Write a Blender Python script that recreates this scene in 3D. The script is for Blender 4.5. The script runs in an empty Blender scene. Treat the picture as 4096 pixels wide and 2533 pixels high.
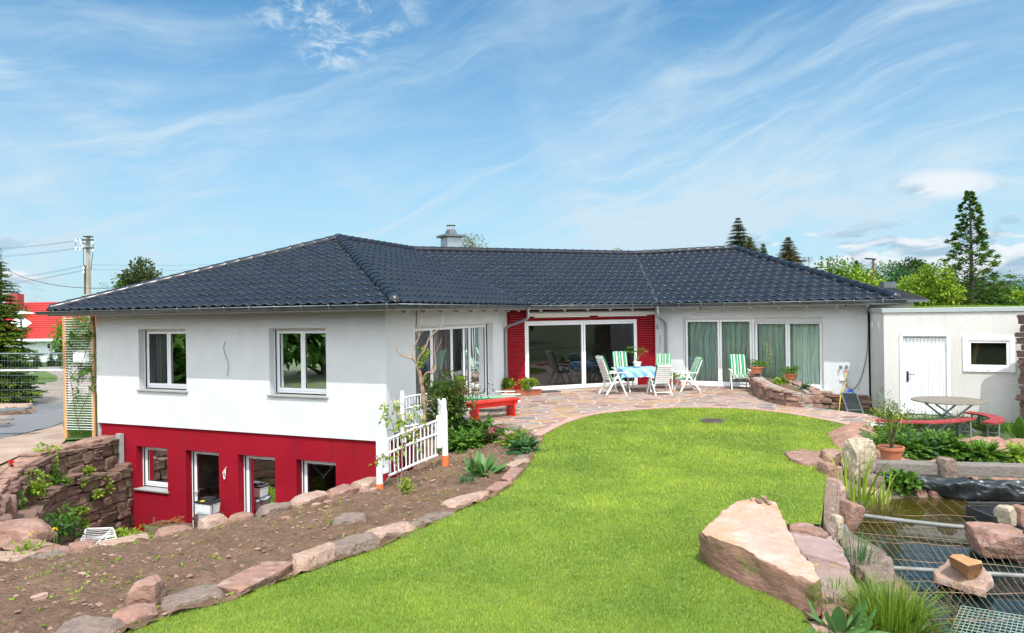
import bpy, bmesh, math, random
import numpy as np
from mathutils import Vector, Matrix, noise
from mathutils.geometry import delaunay_2d_cdt
R = math.radians
scene = bpy.context.scene
COL = scene.collection

# ------------------------------------------------------------------ camera
FPX, ROLL, V0, EYE = 2760.0, 0.0148, -14.0, 2.48
cd = bpy.data.cameras.new('camera')
cam = bpy.data.objects.new('camera', cd); COL.objects.link(cam)
cam.location = (0, 0, EYE)
cam.rotation_euler = (R(90), ROLL, 0)
cd.sensor_width = 36.0; cd.sensor_fit = 'HORIZONTAL'
cd.lens = FPX / 4096 * 36
cd.shift_y = V0 / 4096
cd.clip_start = 0.1; cd.clip_end = 5000
scene.camera = cam
scene.view_settings.view_transform = 'Standard'
scene.view_settings.look = 'None'
scene.view_settings.exposure = 0.50
scene.view_settings.gamma = 1.0
scene.cycles.max_bounces = 8
scene.cycles.transparent_max_bounces = 12

# ------------------------------------------------------------------ sun
SUN_EL = R(58.0)
SUN_H = (0.125, -0.992)
sd_ = bpy.data.lights.new('sun', 'SUN'); sd_.energy = 3.3; sd_.angle = R(0.53); sd_.color = (1.0, 0.965, 0.90)
sun = bpy.data.objects.new('sun', sd_); COL.objects.link(sun)
sv = Vector((SUN_H[0]*math.cos(SUN_EL), SUN_H[1]*math.cos(SUN_EL), math.sin(SUN_EL)))
sun.rotation_euler = sv.to_track_quat('Z', 'Y').to_euler()
sun.location = (5, -20, 40)

# ------------------------------------------------------------------ world
W = bpy.data.worlds.new('World'); scene.world = W; W.use_nodes = True
nt = W.node_tree; nt.nodes.clear()
def wn(t, **k):
    n = nt.nodes.new(t)
    for a, b in k.items(): setattr(n, a, b)
    return n
def wl(a, b): nt.links.new(a, b)
def wmath(op, a, b=None, c=None, clamp=False):
    n = wn('ShaderNodeMath', operation=op, use_clamp=clamp)
    for i, v in enumerate((a, b, c)):
        if v is None: continue
        if isinstance(v, (int, float)): n.inputs[i].default_value = v
        else: wl(v, n.inputs[i])
    return n.outputs[0]
sky = wn('ShaderNodeTexSky', sky_type='NISHITA', sun_disc=False)
sky.sun_elevation = SUN_EL; sky.sun_rotation = math.atan2(SUN_H[0], SUN_H[1])
sky.altitude = 700; sky.air_density = 1.25; sky.dust_density = 0.5; sky.ozone_density = 2.2
tc = wn('ShaderNodeTexCoord'); sep = wn('ShaderNodeSeparateXYZ'); wl(tc.outputs['Generated'], sep.inputs[0])
dx, dy, dz = sep.outputs
zc = wmath('MAXIMUM', dz, 0.0)
den = wmath('ADD', zc, 0.12)
px_ = wmath('DIVIDE', dx, den); py_ = wmath('DIVIDE', dy, den)
cp = wn('ShaderNodeCombineXYZ'); wl(px_, cp.inputs[0]); wl(py_, cp.inputs[1])
def mapped(src, rot, scale, loc=(0, 0, 0)):
    m = wn('ShaderNodeMapping'); wl(src, m.inputs[0])
    m.inputs['Rotation'].default_value = rot; m.inputs['Scale'].default_value = scale; m.inputs['Location'].default_value = loc
    return m.outputs[0]
def wnoise(vec, scale, detail=6, rough=0.55, dist=0.0):
    n = wn('ShaderNodeTexNoise'); n.inputs['Scale'].default_value = scale; n.inputs['Detail'].default_value = detail
    n.inputs['Roughness'].default_value = rough; n.inputs['Distortion'].default_value = dist; wl(vec, n.inputs['Vector'])
    return n.outputs[0]
def wrange(v, a, b, c=0.0, d=1.0, smooth=True):
    n = wn('ShaderNodeMapRange'); n.interpolation_type = 'SMOOTHSTEP' if smooth else 'LINEAR'
    for i, x in enumerate((a, b, c, d)): n.inputs[i + 1].default_value = x
    wl(v, n.inputs[0]); return n.outputs[0]
# thin streaky cirrus, in cloud-plane coordinates
gen = tc.outputs['Generated']
warp = wn('ShaderNodeTexNoise'); warp.inputs['Scale'].default_value = 2.6; warp.inputs['Detail'].default_value = 3; wl(gen, warp.inputs['Vector'])
wv = wn('ShaderNodeVectorMath', operation='MULTIPLY_ADD'); wl(warp.outputs['Color'], wv.inputs[0]); wv.inputs[1].default_value = (.10, .10, .16); wl(gen, wv.inputs[2])
def streak(ang, sc, scale, lo, hi, loc=(0, 0, 0), det=9, rough=.6, src=None):
    r = mapped(src or wv.outputs[0], (0, R(ang), 0), (1, 1, 1)); return wrange(wnoise(mapped(r, (0, 0, 0), sc, loc), scale, det, rough, .35), lo, hi)
c1 = streak(17, (1, 1, 4.2), 2.3, .42, .72, (0.3, 0, .9))
c2 = streak(-14, (1.4, 1, 2.6), 2.6, .46, .78, (4.3, 0, 2.2))
c3 = streak(21, (1, 1, 9), 2.6, .50, .76, (1.1, 0, 3.1), 11, .66)
c4 = streak(8, (1, 1, 16), 3.2, .48, .78, (2.1, 0, .6), 11, .66)
cir = wmath('ADD', wmath('ADD', wmath('MULTIPLY', c1, 0.55), wmath('MULTIPLY', c4, .24)), wmath('ADD', wmath('MULTIPLY', c2, 0.42), wmath('MULTIPLY', c3, 0.46)), clamp=True)
# blue gap above the middle-left of the view, milkier on both sides
def blob(cx_, cz_, rx, rz):
    yy = wmath('MAXIMUM', dy, 0.05)
    u = wmath('DIVIDE', wmath('SUBTRACT', wmath('DIVIDE', dx, yy), cx_), rx)
    v = wmath('DIVIDE', wmath('SUBTRACT', wmath('DIVIDE', dz, yy), cz_), rz)
    r2 = wmath('ADD', wmath('MULTIPLY', u, u), wmath('MULTIPLY', v, v))
    return wrange(r2, 0.0, 1.0, 1.0, 0.0)
gap = blob(-0.10, 0.36, 0.42, 0.26)
cir = wmath('MULTIPLY', cir, wmath('SUBTRACT', 1.0, wmath('MULTIPLY', gap, 0.35)))
# small puffy patch, high up left of centre
pn = wrange(wnoise(mapped(tc.outputs['Generated'], (0, 0, 0), (1.0, 1, 1.9)), 22, 10, 0.68, 0.6), 0.47, 0.66)
puff = wmath('MULTIPLY', pn, wmath('MAXIMUM', blob(-0.25, 0.435, 0.16, 0.055), blob(-0.25, 0.385, 0.075, 0.04)))
# low bank of small cumulus close to the horizon
lown = wnoise(mapped(tc.outputs['Generated'], (0, 0, 0), (1, 1, 3.0), (0.4, 0, 0.1)), 11, 9, 0.60, 0.5)
band = wmath('MULTIPLY', wrange(dz, 0.0, 0.02), wrange(dz, 0.05, 0.13, 1.0, 0.0))
side = wrange(dx, 0.02, 0.42, 0.0, 1.0)
sideL = wrange(dx, -0.62, -0.5, 0.7, 0.0)
cum_amt = wmath('MULTIPLY', band, wmath('ADD', wmath('ADD', side, sideL), 0.12))
cum = wmath('MULTIPLY', wrange(wmath('ADD', lown, wmath('MULTIPLY', cum_amt, 0.20)), 0.60, 0.68), wmath('MINIMUM', wmath('MULTIPLY', cum_amt, 1.6), 1.0))
pn2 = wrange(wnoise(mapped(tc.outputs['Generated'], (0, 0, 0), (1, 1, 2.2), (0.7, 0.2, 0)), 12, 8, 0.6, 0.4), 0.34, 0.50)
lone = wmath('MULTIPLY', pn2, blob(0.635, 0.178, 0.10, 0.027))
lone = wmath('MULTIPLY', lone, 0.9)
cum = wmath('MAXIMUM', cum, lone)
# light and grey sides of the cumulus
shade = wnoise(mapped(tc.outputs['Generated'], (0, 0, 0), (1, 1, 3.0), (0.4, 0, 0.125)), 11, 4, 0.5, 0.5)
grey = wrange(shade, 0.44, 0.60)
cumcol = wn('ShaderNodeMix', data_type='RGBA'); wl(grey, cumcol.inputs['Factor'])
SKYG = 1.0
cumcol.inputs['A'].default_value = (6.6, 6.8, 7.0, 1); cumcol.inputs['B'].default_value = (2.7, 3.9, 5.0, 1)
# sky colour: a touch richer blue, milkier towards the horizon
hs = wn('ShaderNodeHueSaturation'); wl(sky.outputs[0], hs.inputs['Color'])
hs.inputs['Saturation'].default_value = 1.0; hs.inputs['Value'].default_value = 1.0
tint = wn('ShaderNodeMix', data_type='RGBA', blend_type='MULTIPLY'); tint.inputs['Factor'].default_value = 1.0
wl(hs.outputs[0], tint.inputs['A']); tint.inputs['B'].default_value = (0.32, 0.88, 1.10, 1)
m1 = wn('ShaderNodeMix', data_type='RGBA'); wl(wmath('ADD', wmath('MULTIPLY', cir, 0.85), wrange(dz, 0.0, 0.50, 0.76, 0.03, True), clamp=True), m1.inputs['Factor'])
wl(tint.outputs['Result'], m1.inputs['A']); m1.inputs['B'].default_value = (4.4, 5.65, 6.5, 1)
m2 = wn('ShaderNodeMix', data_type='RGBA'); wl(wmath('MULTIPLY', puff, 0.75), m2.inputs['Factor']); wl(m1.outputs['Result'], m2.inputs['A']); m2.inputs['B'].default_value = (5.0, 6.0, 6.7, 1)
m3 = wn('ShaderNodeMix', data_type='RGBA'); wl(wmath('MULTIPLY', cum, 0.85), m3.inputs['Factor']); wl(m2.outputs['Result'], m3.inputs['A']); wl(cumcol.outputs['Result'], m3.inputs['B'])
# added glow in the unseen sky behind the camera, fills the shaded walls
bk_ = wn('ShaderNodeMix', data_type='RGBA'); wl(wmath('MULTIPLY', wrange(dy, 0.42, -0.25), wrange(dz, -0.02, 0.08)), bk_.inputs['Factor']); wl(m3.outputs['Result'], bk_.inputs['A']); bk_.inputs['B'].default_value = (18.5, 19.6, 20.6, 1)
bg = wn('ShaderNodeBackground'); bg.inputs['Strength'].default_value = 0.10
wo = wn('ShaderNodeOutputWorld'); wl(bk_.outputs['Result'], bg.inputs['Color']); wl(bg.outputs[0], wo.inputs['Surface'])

# ------------------------------------------------------------------ helpers
def at(px, py, z=0.0):
    """world point on the height z seen at a pixel of the 4096 x 2533 photograph"""
    dxp, dyp = px - 2048, py - 1266.5
    c, s = math.cos(ROLL), math.sin(ROLL)
    u = dxp*c - dyp*s; v = dxp*s + dyp*c - V0
    Y = (EYE - z) * FPX / v
    return Vector((u/FPX*Y, Y, z))
def atY(px, py, Y):
    dxp, dyp = px - 2048, py - 1266.5
    c, s = math.cos(ROLL), math.sin(ROLL)
    u = dxp*c - dyp*s; v = dxp*s + dyp*c - V0
    return Vector((u/FPX*Y, Y, EYE - v/FPX*Y))
class MB:
    def __init__(s): s.v = []; s.f = []; s.m = []; s.cm = 0
    def add(s, vs, fs):
        o = len(s.v); s.v += [tuple(p) for p in vs]; s.f += [tuple(i+o for i in f) for f in fs]; s.m += [s.cm]*len(fs); return s
    def quad(s, *p): return s.add(p, [tuple(range(len(p)))])
    def box(s, c, d, rz=0, M=None):
        x, y, z = d[0]/2, d[1]/2, d[2]/2
        vs = [Vector((a*x, b*y, e*z)) for e in (-1, 1) for b in (-1, 1) for a in (-1, 1)]
        m = Matrix.Translation(c) @ (M if M else Matrix.Rotation(rz, 4, 'Z'))
        return s.add([m @ v for v in vs], [(0, 2, 3, 1), (4, 5, 7, 6), (0, 1, 5, 4), (2, 6, 7, 3), (0, 4, 6, 2), (1, 3, 7, 5)])
    def bar(s, a, b, w, h, up=(0, 0, 1)):
        """rectangular bar from a to b; h measured along up"""
        a, b = Vector(a), Vector(b); t = (b-a).normalized(); u = Vector(up); u = (u - t*u.dot(t))
        if u.length < 1e-4: u = Vector((1, 0, 0)); u = u - t*u.dot(t)
        u.normalize(); r = t.cross(u)
        vs = []
        for p in (a, b):
            for i, j in ((-1, -1), (1, -1), (1, 1), (-1, 1)): vs.append(p + r*(i*w/2) + u*(j*h/2))
        return s.add(vs, [(0, 1, 2, 3), (7, 6, 5, 4), (0, 4, 5, 1), (1, 5, 6, 2), (2, 6, 7, 3), (3, 7, 4, 0)])
    def tube(s, pts, r, n=8, caps=True):
        pts = [Vector(p) for p in pts]; rs = r if isinstance(r, (list, tuple)) else [r]*len(pts)
        o = []; prev = None
        for i, p in enumerate(pts):
            t = (pts[min(i+1, len(pts)-1)] - pts[max(i-1, 0)])
            if t.length < 1e-9: t = Vector((0, 0, 1))
            t.normalize()
            a = prev if prev else (Vector((0, 0, 1)) if abs(t.z) < .9 else Vector((1, 0, 0)))
            a = (a - t*a.dot(t)).normalized(); prev = a; b = t.cross(a)
            o += [p + (a*math.cos(k*2*math.pi/n) + b*math.sin(k*2*math.pi/n))*rs[i] for k in range(n)]
        fs = [(i*n+k, i*n+(k+1) % n, (i+1)*n+(k+1) % n, (i+1)*n+k) for i in range(len(pts)-1) for k in range(n)]
        if caps: fs += [tuple(range(n))[::-1], tuple((len(pts)-1)*n+k for k in range(n))]
        return s.add(o, fs)
    def lathe(s, c, prof, n=20):
        o = []
        for r, z in prof: o += [(c[0]+r*math.cos(k*2*math.pi/n), c[1]+r*math.sin(k*2*math.pi/n), c[2]+z) for k in range(n)]
        fs = [(i*n+k, i*n+(k+1) % n, (i+1)*n+(k+1) % n, (i+1)*n+k) for i in range(len(prof)-1) for k in range(n)]
        if prof[0][0] > 1e-6: fs.append(tuple(range(n))[::-1])
        if prof[-1][0] > 1e-6: fs.append(tuple((len(prof)-1)*n+k for k in range(n)))
        return s.add(o, fs)
    def prism(s, poly, z0, z1):
        n = len(poly)
        vs = [(p[0], p[1], z0) for p in poly] + [(p[0], p[1], z1) for p in poly]
        return s.add(vs, [tuple(range(n))[::-1], tuple(range(n, 2*n))] + [(i, (i+1) % n, n+(i+1) % n, n+i) for i in range(n)])
    def build(s, name, mat, parent=None, smooth=False, bevel=0, local=False):
        me = bpy.data.meshes.new(name)
        off = Vector((0, 0, 0))
        if parent is not None and not local:
            q = parent
            while q is not None: off += q.location; q = q.parent
        me.from_pydata([tuple(Vector(v)-off) for v in s.v], [], s.f)
        mats = mat if isinstance(mat, (list, tuple)) else [mat]
        for m in mats: me.materials.append(m)
        if len(mats) > 1: me.polygons.foreach_set('material_index', s.m)
        if smooth: me.polygons.foreach_set('use_smooth', [True]*len(me.polygons))
        bm = bmesh.new(); bm.from_mesh(me); bmesh.ops.recalc_face_normals(bm, faces=bm.faces)
        if bevel: bmesh.ops.bevel(bm, geom=[e for e in bm.edges if len(e.link_faces) == 2 and e.calc_face_angle(0) > .5], offset=bevel, segments=2, affect='EDGES', profile=.6)
        bm.to_mesh(me); bm.free(); me.update()
        if smooth:
            try: me.set_sharp_from_angle(angle=R(46))
            except Exception: pass
        o = bpy.data.objects.new(name, me); COL.objects.link(o)
        if parent is not None: o.parent = parent
        return o
def npmesh(name, verts, faces, mat, parent=None, smooth=False, attr=None):
    """faces: int array (n,3) or (n,4)"""
    me = bpy.data.meshes.new(name); verts = np.asarray(verts, dtype=np.float32); faces = np.asarray(faces, dtype=np.int32)
    n, k = faces.shape
    me.vertices.add(len(verts)); me.vertices.foreach_set('co', verts.ravel())
    me.loops.add(n*k); me.loops.foreach_set('vertex_index', faces.ravel())
    me.polygons.add(n); me.polygons.foreach_set('loop_start', np.arange(0, n*k, k, dtype=np.int32)); me.polygons.foreach_set('loop_total', np.full(n, k, dtype=np.int32))
    if smooth: me.polygons.foreach_set('use_smooth', np.ones(n, dtype=bool))
    me.materials.append(mat); me.update(calc_edges=True)
    if attr is not None:
        a = me.attributes.new('tone', 'FLOAT', 'POINT'); a.data.foreach_set('value', np.asarray(attr, dtype=np.float32))
    o = bpy.data.objects.new(name, me); COL.objects.link(o)
    if parent is not None: o.parent = parent
    return o
def tag(o, label=None, cat=None, group=None, kind=None):
    if label: o['label'] = label
    if cat: o['category'] = cat
    if group: o['group'] = group
    if kind: o['kind'] = kind
    return o
def thing(name, label, cat, loc=(0, 0, 0), rz=0, group=None):
    o = bpy.data.objects.new(name, None); COL.objects.link(o); o.empty_display_size = .2
    o.location = loc; o.rotation_euler = (0, 0, rz)
    return tag(o, label, cat, group)
def copy_tree(o, parent=None):
    c = o.copy(); COL.objects.link(c); c.parent = parent
    for ch in [x for x in bpy.data.objects if x.parent == o]: copy_tree(ch, c)
    return c
def seg_dist(p, a, b):
    ax, ay = a[0], a[1]; vx, vy = b[0]-ax, b[1]-ay
    t = max(0, min(1, ((p[0]-ax)*vx+(p[1]-ay)*vy)/(vx*vx+vy*vy+1e-12)))
    return math.hypot(p[0]-ax-t*vx, p[1]-ay-t*vy), t
def inpoly(p, poly):
    x, y = p[0], p[1]; c = False; j = len(poly)-1
    for i in range(len(poly)):
        xi, yi = poly[i][0], poly[i][1]; xj, yj = poly[j][0], poly[j][1]
        if (yi > y) != (yj > y) and x < (xj-xi)*(y-yi)/(yj-yi)+xi: c = not c
        j = i
    return c
def sstep(a, b, x):
    t = max(0., min(1., (x-a)/(b-a))); return t*t*(3-2*t)
def spline(pts, n=8, closed=False):
    P = [Vector(p) for p in pts]; out = []; N = len(P)
    for i in range(N if closed else N-1):
        a, b, c, d = (P[(i-1) % N], P[i], P[(i+1) % N], P[(i+2) % N]) if closed else (P[max(i-1, 0)], P[i], P[i+1], P[min(i+2, N-1)])
        for k in range(n):
            t = k/n
            out.append(.5*((2*b)+(c-a)*t+(2*a-5*b+4*c-d)*t*t+(3*b-a-3*c+d)*t**3))
    if not closed: out.append(P[-1])
    return out

# ------------------------------------------------------------------ materials
MATS = {}
def mat(name, col, rough=0.7, col2=None, nscale=6.0, contrast=(0.35, 0.65), bump=None, spec=0.5, metal=0.0, detail=5, stretch=None, col3=None, n3=1.0, coat=0.0, trans=0.0, tone=False, sheen=0.0, c3range=(0.5, 0.7)):
    if name in MATS: return MATS[name]
    m = bpy.data.materials.new(name); m.use_nodes = True; t = m.node_tree; N = t.nodes; L = t.links
    b = N['Principled BSDF']; b.inputs['Roughness'].default_value = rough; b.inputs['Metallic'].default_value = metal
    b.inputs['Specular IOR Level'].default_value = spec; b.inputs['Coat Weight'].default_value = coat
    def c4(c): return (c[0], c[1], c[2], 1)
    b.inputs['Base Color'].default_value = c4(col)
    tcn = N.new('ShaderNodeTexCoord'); src = tcn.outputs['Object']
    if stretch:
        mp = N.new('ShaderNodeMapping'); mp.inputs['Scale'].default_value = stretch; L.new(src, mp.inputs[0]); src = mp.outputs[0]
    out = None
    if col2:
        nz = N.new('ShaderNodeTexNoise'); nz.inputs['Scale'].default_value = nscale; nz.inputs['Detail'].default_value = detail; nz.inputs['Roughness'].default_value = .6; L.new(src, nz.inputs['Vector'])
        mr = N.new('ShaderNodeMapRange'); mr.inputs[1].default_value = contrast[0]; mr.inputs[2].default_value = contrast[1]; L.new(nz.outputs[0], mr.inputs[0])
        mx = N.new('ShaderNodeMix'); mx.data_type = 'RGBA'; L.new(mr.outputs[0], mx.inputs['Factor']); mx.inputs['A'].default_value = c4(col); mx.inputs['B'].default_value = c4(col2); out = mx.outputs['Result']
    if col3:
        nz = N.new('ShaderNodeTexNoise'); nz.inputs['Scale'].default_value = n3; nz.inputs['Detail'].default_value = 6; nz.inputs['Roughness'].default_value = .65; L.new(src, nz.inputs['Vector'])
        mr = N.new('ShaderNodeMapRange'); mr.inputs[1].default_value = c3range[0]; mr.inputs[2].default_value = c3range[1]; L.new(nz.outputs[0], mr.inputs[0])
        mx = N.new('ShaderNodeMix'); mx.data_type = 'RGBA'; L.new(mr.outputs[0], mx.inputs['Factor'])
        if out: L.new(out, mx.inputs['A'])
        else: mx.inputs['A'].default_value = c4(col)
        mx.inputs['B'].default_value = c4(col3); out = mx.outputs['Result']
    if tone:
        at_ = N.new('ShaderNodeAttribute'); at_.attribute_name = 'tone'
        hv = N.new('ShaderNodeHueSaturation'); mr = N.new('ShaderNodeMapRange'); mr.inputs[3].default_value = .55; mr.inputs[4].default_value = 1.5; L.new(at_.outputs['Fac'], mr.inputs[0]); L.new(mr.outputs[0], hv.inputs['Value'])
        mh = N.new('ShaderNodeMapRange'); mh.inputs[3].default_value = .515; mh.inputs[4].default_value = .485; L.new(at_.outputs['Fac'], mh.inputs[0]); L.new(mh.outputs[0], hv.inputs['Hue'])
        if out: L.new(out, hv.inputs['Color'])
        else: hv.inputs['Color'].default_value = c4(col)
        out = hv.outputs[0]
    if out: L.new(out, b.inputs['Base Color'])
    if bump:
        bs, bst, bd = bump
        nz = N.new('ShaderNodeTexNoise'); nz.inputs['Scale'].default_value = bs; nz.inputs['Detail'].default_value = 6; nz.inputs['Roughness'].default_value = .6; L.new(src, nz.inputs['Vector'])
        bp = N.new('ShaderNodeBump'); bp.inputs['Strength'].default_value = bst; bp.inputs['Distance'].default_value = bd; L.new(nz.outputs[0], bp.inputs['Height']); L.new(bp.outputs[0], b.inputs['Normal'])
    if trans:
        # leaves: part of the light passes through the blade
        tr = N.new('ShaderNodeBsdfTranslucent'); ms = N.new('ShaderNodeMixShader'); ms.inputs[0].default_value = trans
        if out: L.new(out, tr.inputs[0])
        else: tr.inputs[0].default_value = c4(col)
        L.new(b.outputs[0], ms.inputs[1]); L.new(tr.outputs[0], ms.inputs[2]); L.new(ms.outputs[0], N['Material Output'].inputs[0])
    MATS[name] = m; return m

M_white = mat('white_render', (0.62, 0.65, 0.665), .9, col2=(0.67, 0.695, 0.705), nscale=1.3, bump=(70, .9, .02), spec=.2, col3=(.58, .595, .59), n3=.35, c3range=(.55, .8))
M_garage = mat('garage_render', (0.555, 0.545, 0.52), .9, col2=(0.60, 0.59, 0.565), nscale=1.1, bump=(70, .9, .02), spec=.2)
M_red = mat('red_render', (0.25, 0.006, 0.017), .9, col2=(0.30, 0.009, 0.022), nscale=.9, bump=(80, .9, .015), spec=.1, col3=(.24, .012, .016), n3=.5, c3range=(.55, .8))
M_redboard = mat('red_boards', (0.21, 0.004, 0.010), .8, col2=(0.26, 0.006, 0.013), nscale=3, stretch=(1, 1, 6), spec=.15, bump=(60, .1, .004))
M_pvc = mat('white_plastic', (0.80, 0.81, 0.83), .3, spec=.5, col2=(.76, .77, .79), nscale=4)
M_seal = mat('rubber_seal', (0.02, 0.02, 0.025), .6)
M_granite = mat('granite', (0.22, 0.23, 0.23), .6, col2=(0.36, 0.37, 0.36), nscale=140, contrast=(.4, .6), bump=(60, .2, .004))
M_zinc = mat('zinc', (0.085, 0.105, 0.115), .40, col2=(0.14, 0.165, 0.175), nscale=5, metal=.6, detail=8)
M_galv = mat('galvanised', (0.30, 0.35, 0.38), .42, col2=(0.22, 0.26, 0.285), nscale=38, metal=.6, contrast=(.3, .7))
M_tile = mat('glazed_tile', (0.006, 0.0085, 0.014), .27, col2=(0.012, 0.015, 0.023), nscale=2.5, spec=.5, bump=(9, .12, .02), col3=(.018, .021, .026), n3=1.1, c3range=(.5, .8))
M_soffit = mat('soffit_wood', (0.30, 0.30, 0.29), .8)
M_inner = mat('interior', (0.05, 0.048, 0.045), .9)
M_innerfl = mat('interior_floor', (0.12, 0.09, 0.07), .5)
M_curt = mat('grey_curtain', (0.42, 0.42, 0.44), .9, col2=(.34, .34, .37), nscale=3, stretch=(6, 6, .5), trans=.25)
def glass_mat(name, tint, refl=1.0):
    m = bpy.data.materials.new(name); m.use_nodes = True; t = m.node_tree; N = t.nodes; L = t.links; N.remove(N['Principled BSDF'])
    tr = N.new('ShaderNodeBsdfTransparent'); tr.inputs[0].default_value = (*tint, 1)
    gl = N.new('ShaderNodeBsdfGlossy'); gl.inputs['Roughness'].default_value = .01; gl.inputs['Color'].default_value = (.95*refl, .98*refl, refl, 1)
    nz = N.new('ShaderNodeTexNoise'); nz.inputs['Scale'].default_value = .9; bp = N.new('ShaderNodeBump'); bp.inputs['Strength'].default_value = .05; bp.inputs['Distance'].default_value = .02
    L.new(nz.outputs[0], bp.inputs['Height']); L.new(bp.outputs[0], gl.inputs['Normal'])
    fr = N.new('ShaderNodeFresnel'); fr.inputs[0].default_value = 1.75
    ms = N.new('ShaderNodeMixShader'); L.new(fr.outputs[0], ms.inputs[0]); L.new(tr.outputs[0], ms.inputs[1]); L.new(gl.outputs[0], ms.inputs[2]); L.new(ms.outputs[0], N['Material Output'].inputs[0])
    return m
def add_streaks(m, col, amt=.5, lo=.52, hi=.75):
    # rain streaks and faint grime, stretched down the wall
    N = m.node_tree.nodes; L = m.node_tree.links; b = N['Principled BSDF']; tcn = N.new('ShaderNodeTexCoord'); mp = N.new('ShaderNodeMapping'); mp.inputs['Scale'].default_value = (2.6, 2.6, .22); L.new(tcn.outputs['Object'], mp.inputs[0])
    nz = N.new('ShaderNodeTexNoise'); nz.inputs['Scale'].default_value = 1.6; nz.inputs['Detail'].default_value = 8; nz.inputs['Roughness'].default_value = .65; L.new(mp.outputs[0], nz.inputs['Vector'])
    mr = N.new('ShaderNodeMapRange'); mr.inputs[1].default_value = lo; mr.inputs[2].default_value = hi; mr.inputs[4].default_value = amt; L.new(nz.outputs[0], mr.inputs[0])
    mx = N.new('ShaderNodeMix'); mx.data_type = 'RGBA'; L.new(mr.outputs[0], mx.inputs['Factor']); L.new(b.inputs['Base Color'].links[0].from_socket, mx.inputs['A']); mx.inputs['B'].default_value = (*col, 1); L.new(mx.outputs['Result'], b.inputs['Base Color'])
add_streaks(M_white, (.52, .53, .51), .28); add_streaks(M_garage, (.44, .42, .38), .35); add_streaks(M_red, (.17, .012, .018), .7)
M_glass = glass_mat('window_glass', (.78, .84, .81))
# ================================================================== HOUSE
TH = R(22.4); MR = R(20.7); RR = R(-27.5); OV = 0.78
V2 = lambda x, y: Vector((x, y, 0))
fd = V2(-math.cos(TH), math.sin(TH)); sd = V2(math.sin(TH), math.cos(TH))
md = V2(math.cos(MR), math.sin(MR)); rd = V2(math.cos(RR), math.sin(RR))
nf = V2(-math.sin(TH), -math.cos(TH)); ns = V2(math.cos(TH), -math.sin(TH))
nm = V2(math.sin(MR), -math.cos(MR)); nr = V2(math.sin(RR), -math.cos(RR))
pB = V2(-2.78, 15.1); pA = pB + fd*9.10; pC = pB + sd*6.92; pD = pC + md*5.28; pE = pD + rd*6.45
WID = 9.1
def corner(p, n1, n2, o): return p + (n1+n2)*(o/(1+n1.dot(n2)))
pA2 = pA + sd*(WID+3); pE2 = pE - nr*WID; pC2 = corner(pC, ns, nm, -WID); pD2 = corner(pD, nm, nr, -WID)
pA2 = pA - nf*0 + sd*((pC2-pA).dot(sd))
house = thing('bungalow', 'white rendered angled bungalow with dark glazed tile roof and deep red basement storey', 'house', (2.0, 20.0, 0))
def hit(P, d, px, py):
    """where the ray through a photo pixel meets the vertical wall plane through P along d: distance along d, height"""
    q = atY(px, py, 1.0); e = Vector((0, 0, EYE)); r = q - e
    n = V2(-d.y, d.x); k = (P - V2(0, 0)).dot(n)/r.dot(n); h = e + r*k
    return (h-P).dot(d), h.z
def wall(P, d, nrm, L, z0, z1, ops, th, name, m, parent, back=True):
    """wall of length L from P along d, outward normal nrm, with openings (s0,s1,za,zb)"""
    mb = MB()
    ss = sorted({0.0, L, *[o[0] for o in ops], *[o[1] for o in ops]}); zs = sorted({z0, z1, *[o[2] for o in ops], *[o[3] for o in ops]})
    def pt(s, z, o): return P + d*s - nrm*o + Vector((0, 0, z))
    def solid(i, j):
        if not (0 <= i < len(ss)-1 and 0 <= j < len(zs)-1): return False
        s = (ss[i]+ss[i+1])/2; z = (zs[j]+zs[j+1])/2
        return not any(o[0] < s < o[1] and o[2] < z < o[3] for o in ops)
    for i in range(len(ss)-1):
        for j in range(len(zs)-1):
            a, b, c, e = ss[i], ss[i+1], zs[j], zs[j+1]
            if solid(i, j):
                mb.quad(pt(a, c, 0), pt(b, c, 0), pt(b, e, 0), pt(a, e, 0)); mb.quad(pt(b, c, th), pt(a, c, th), pt(a, e, th), pt(b, e, th))
                if not solid(i-1, j): mb.quad(pt(a, c, 0), pt(a, e, 0), pt(a, e, th), pt(a, c, th))
                if not solid(i+1, j): mb.quad(pt(b, c, 0), pt(b, c, th), pt(b, e, th), pt(b, e, 0))
                if not solid(i, j-1): mb.quad(pt(a, c, 0), pt(a, c, th), pt(b, c, th), pt(b, c, 0))
                if not solid(i, j+1): mb.quad(pt(a, e, 0), pt(b, e, 0), pt(b, e, th), pt(a, e, th))
    return mb.build(name, m, parent)
HEAD = 2.20; WT = 2.84
def S(P, d, px, py): return hit(P, d, px, py)
# --- openings measured on the walls
w2 = (S(pB, fd, 1302, 1312)[0], S(pB, fd, 1075, 1312)[0], 0.60, HEAD)
w1 = (S(pB, fd, 742.5, 1316)[0], S(pB, fd, 553, 1316)[0], 0.60, HEAD)
ws = (S(pB, sd, 1660, 1308)[0], S(pB, sd, 1971.4, 1289)[0], 0.02, HEAD)
bh = -0.86; bfl = -2.93
pBb = pB - nf*0.05
bo = [(S(pBb, fd, 1342, 1829)[0], S(pBb, fd, 1184.5, 1829)[0], bfl, bh), (S(pBb, fd, 1099, 1814)[0], S(pBb, fd, 951, 1814)[0], bfl, bh),
      (S(pBb, fd, 874, 1793)[0], S(pBb, fd, 741.5, 1793)[0], bfl, bh), (S(pBb, fd, 668.5, 1785)[0], S(pBb, fd, 544.6, 1785)[0], -2.0, bh)]
wr = (S(pD, rd, 2731, 1274)[0], S(pD, rd, 3292.5, 1267)[0], 0.02, HEAD+.02)
dm = (S(pC, md, 2097, 1287)[0], S(pC, md, 2545, 1280)[0], 0.02, HEAD)
T = .36
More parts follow.
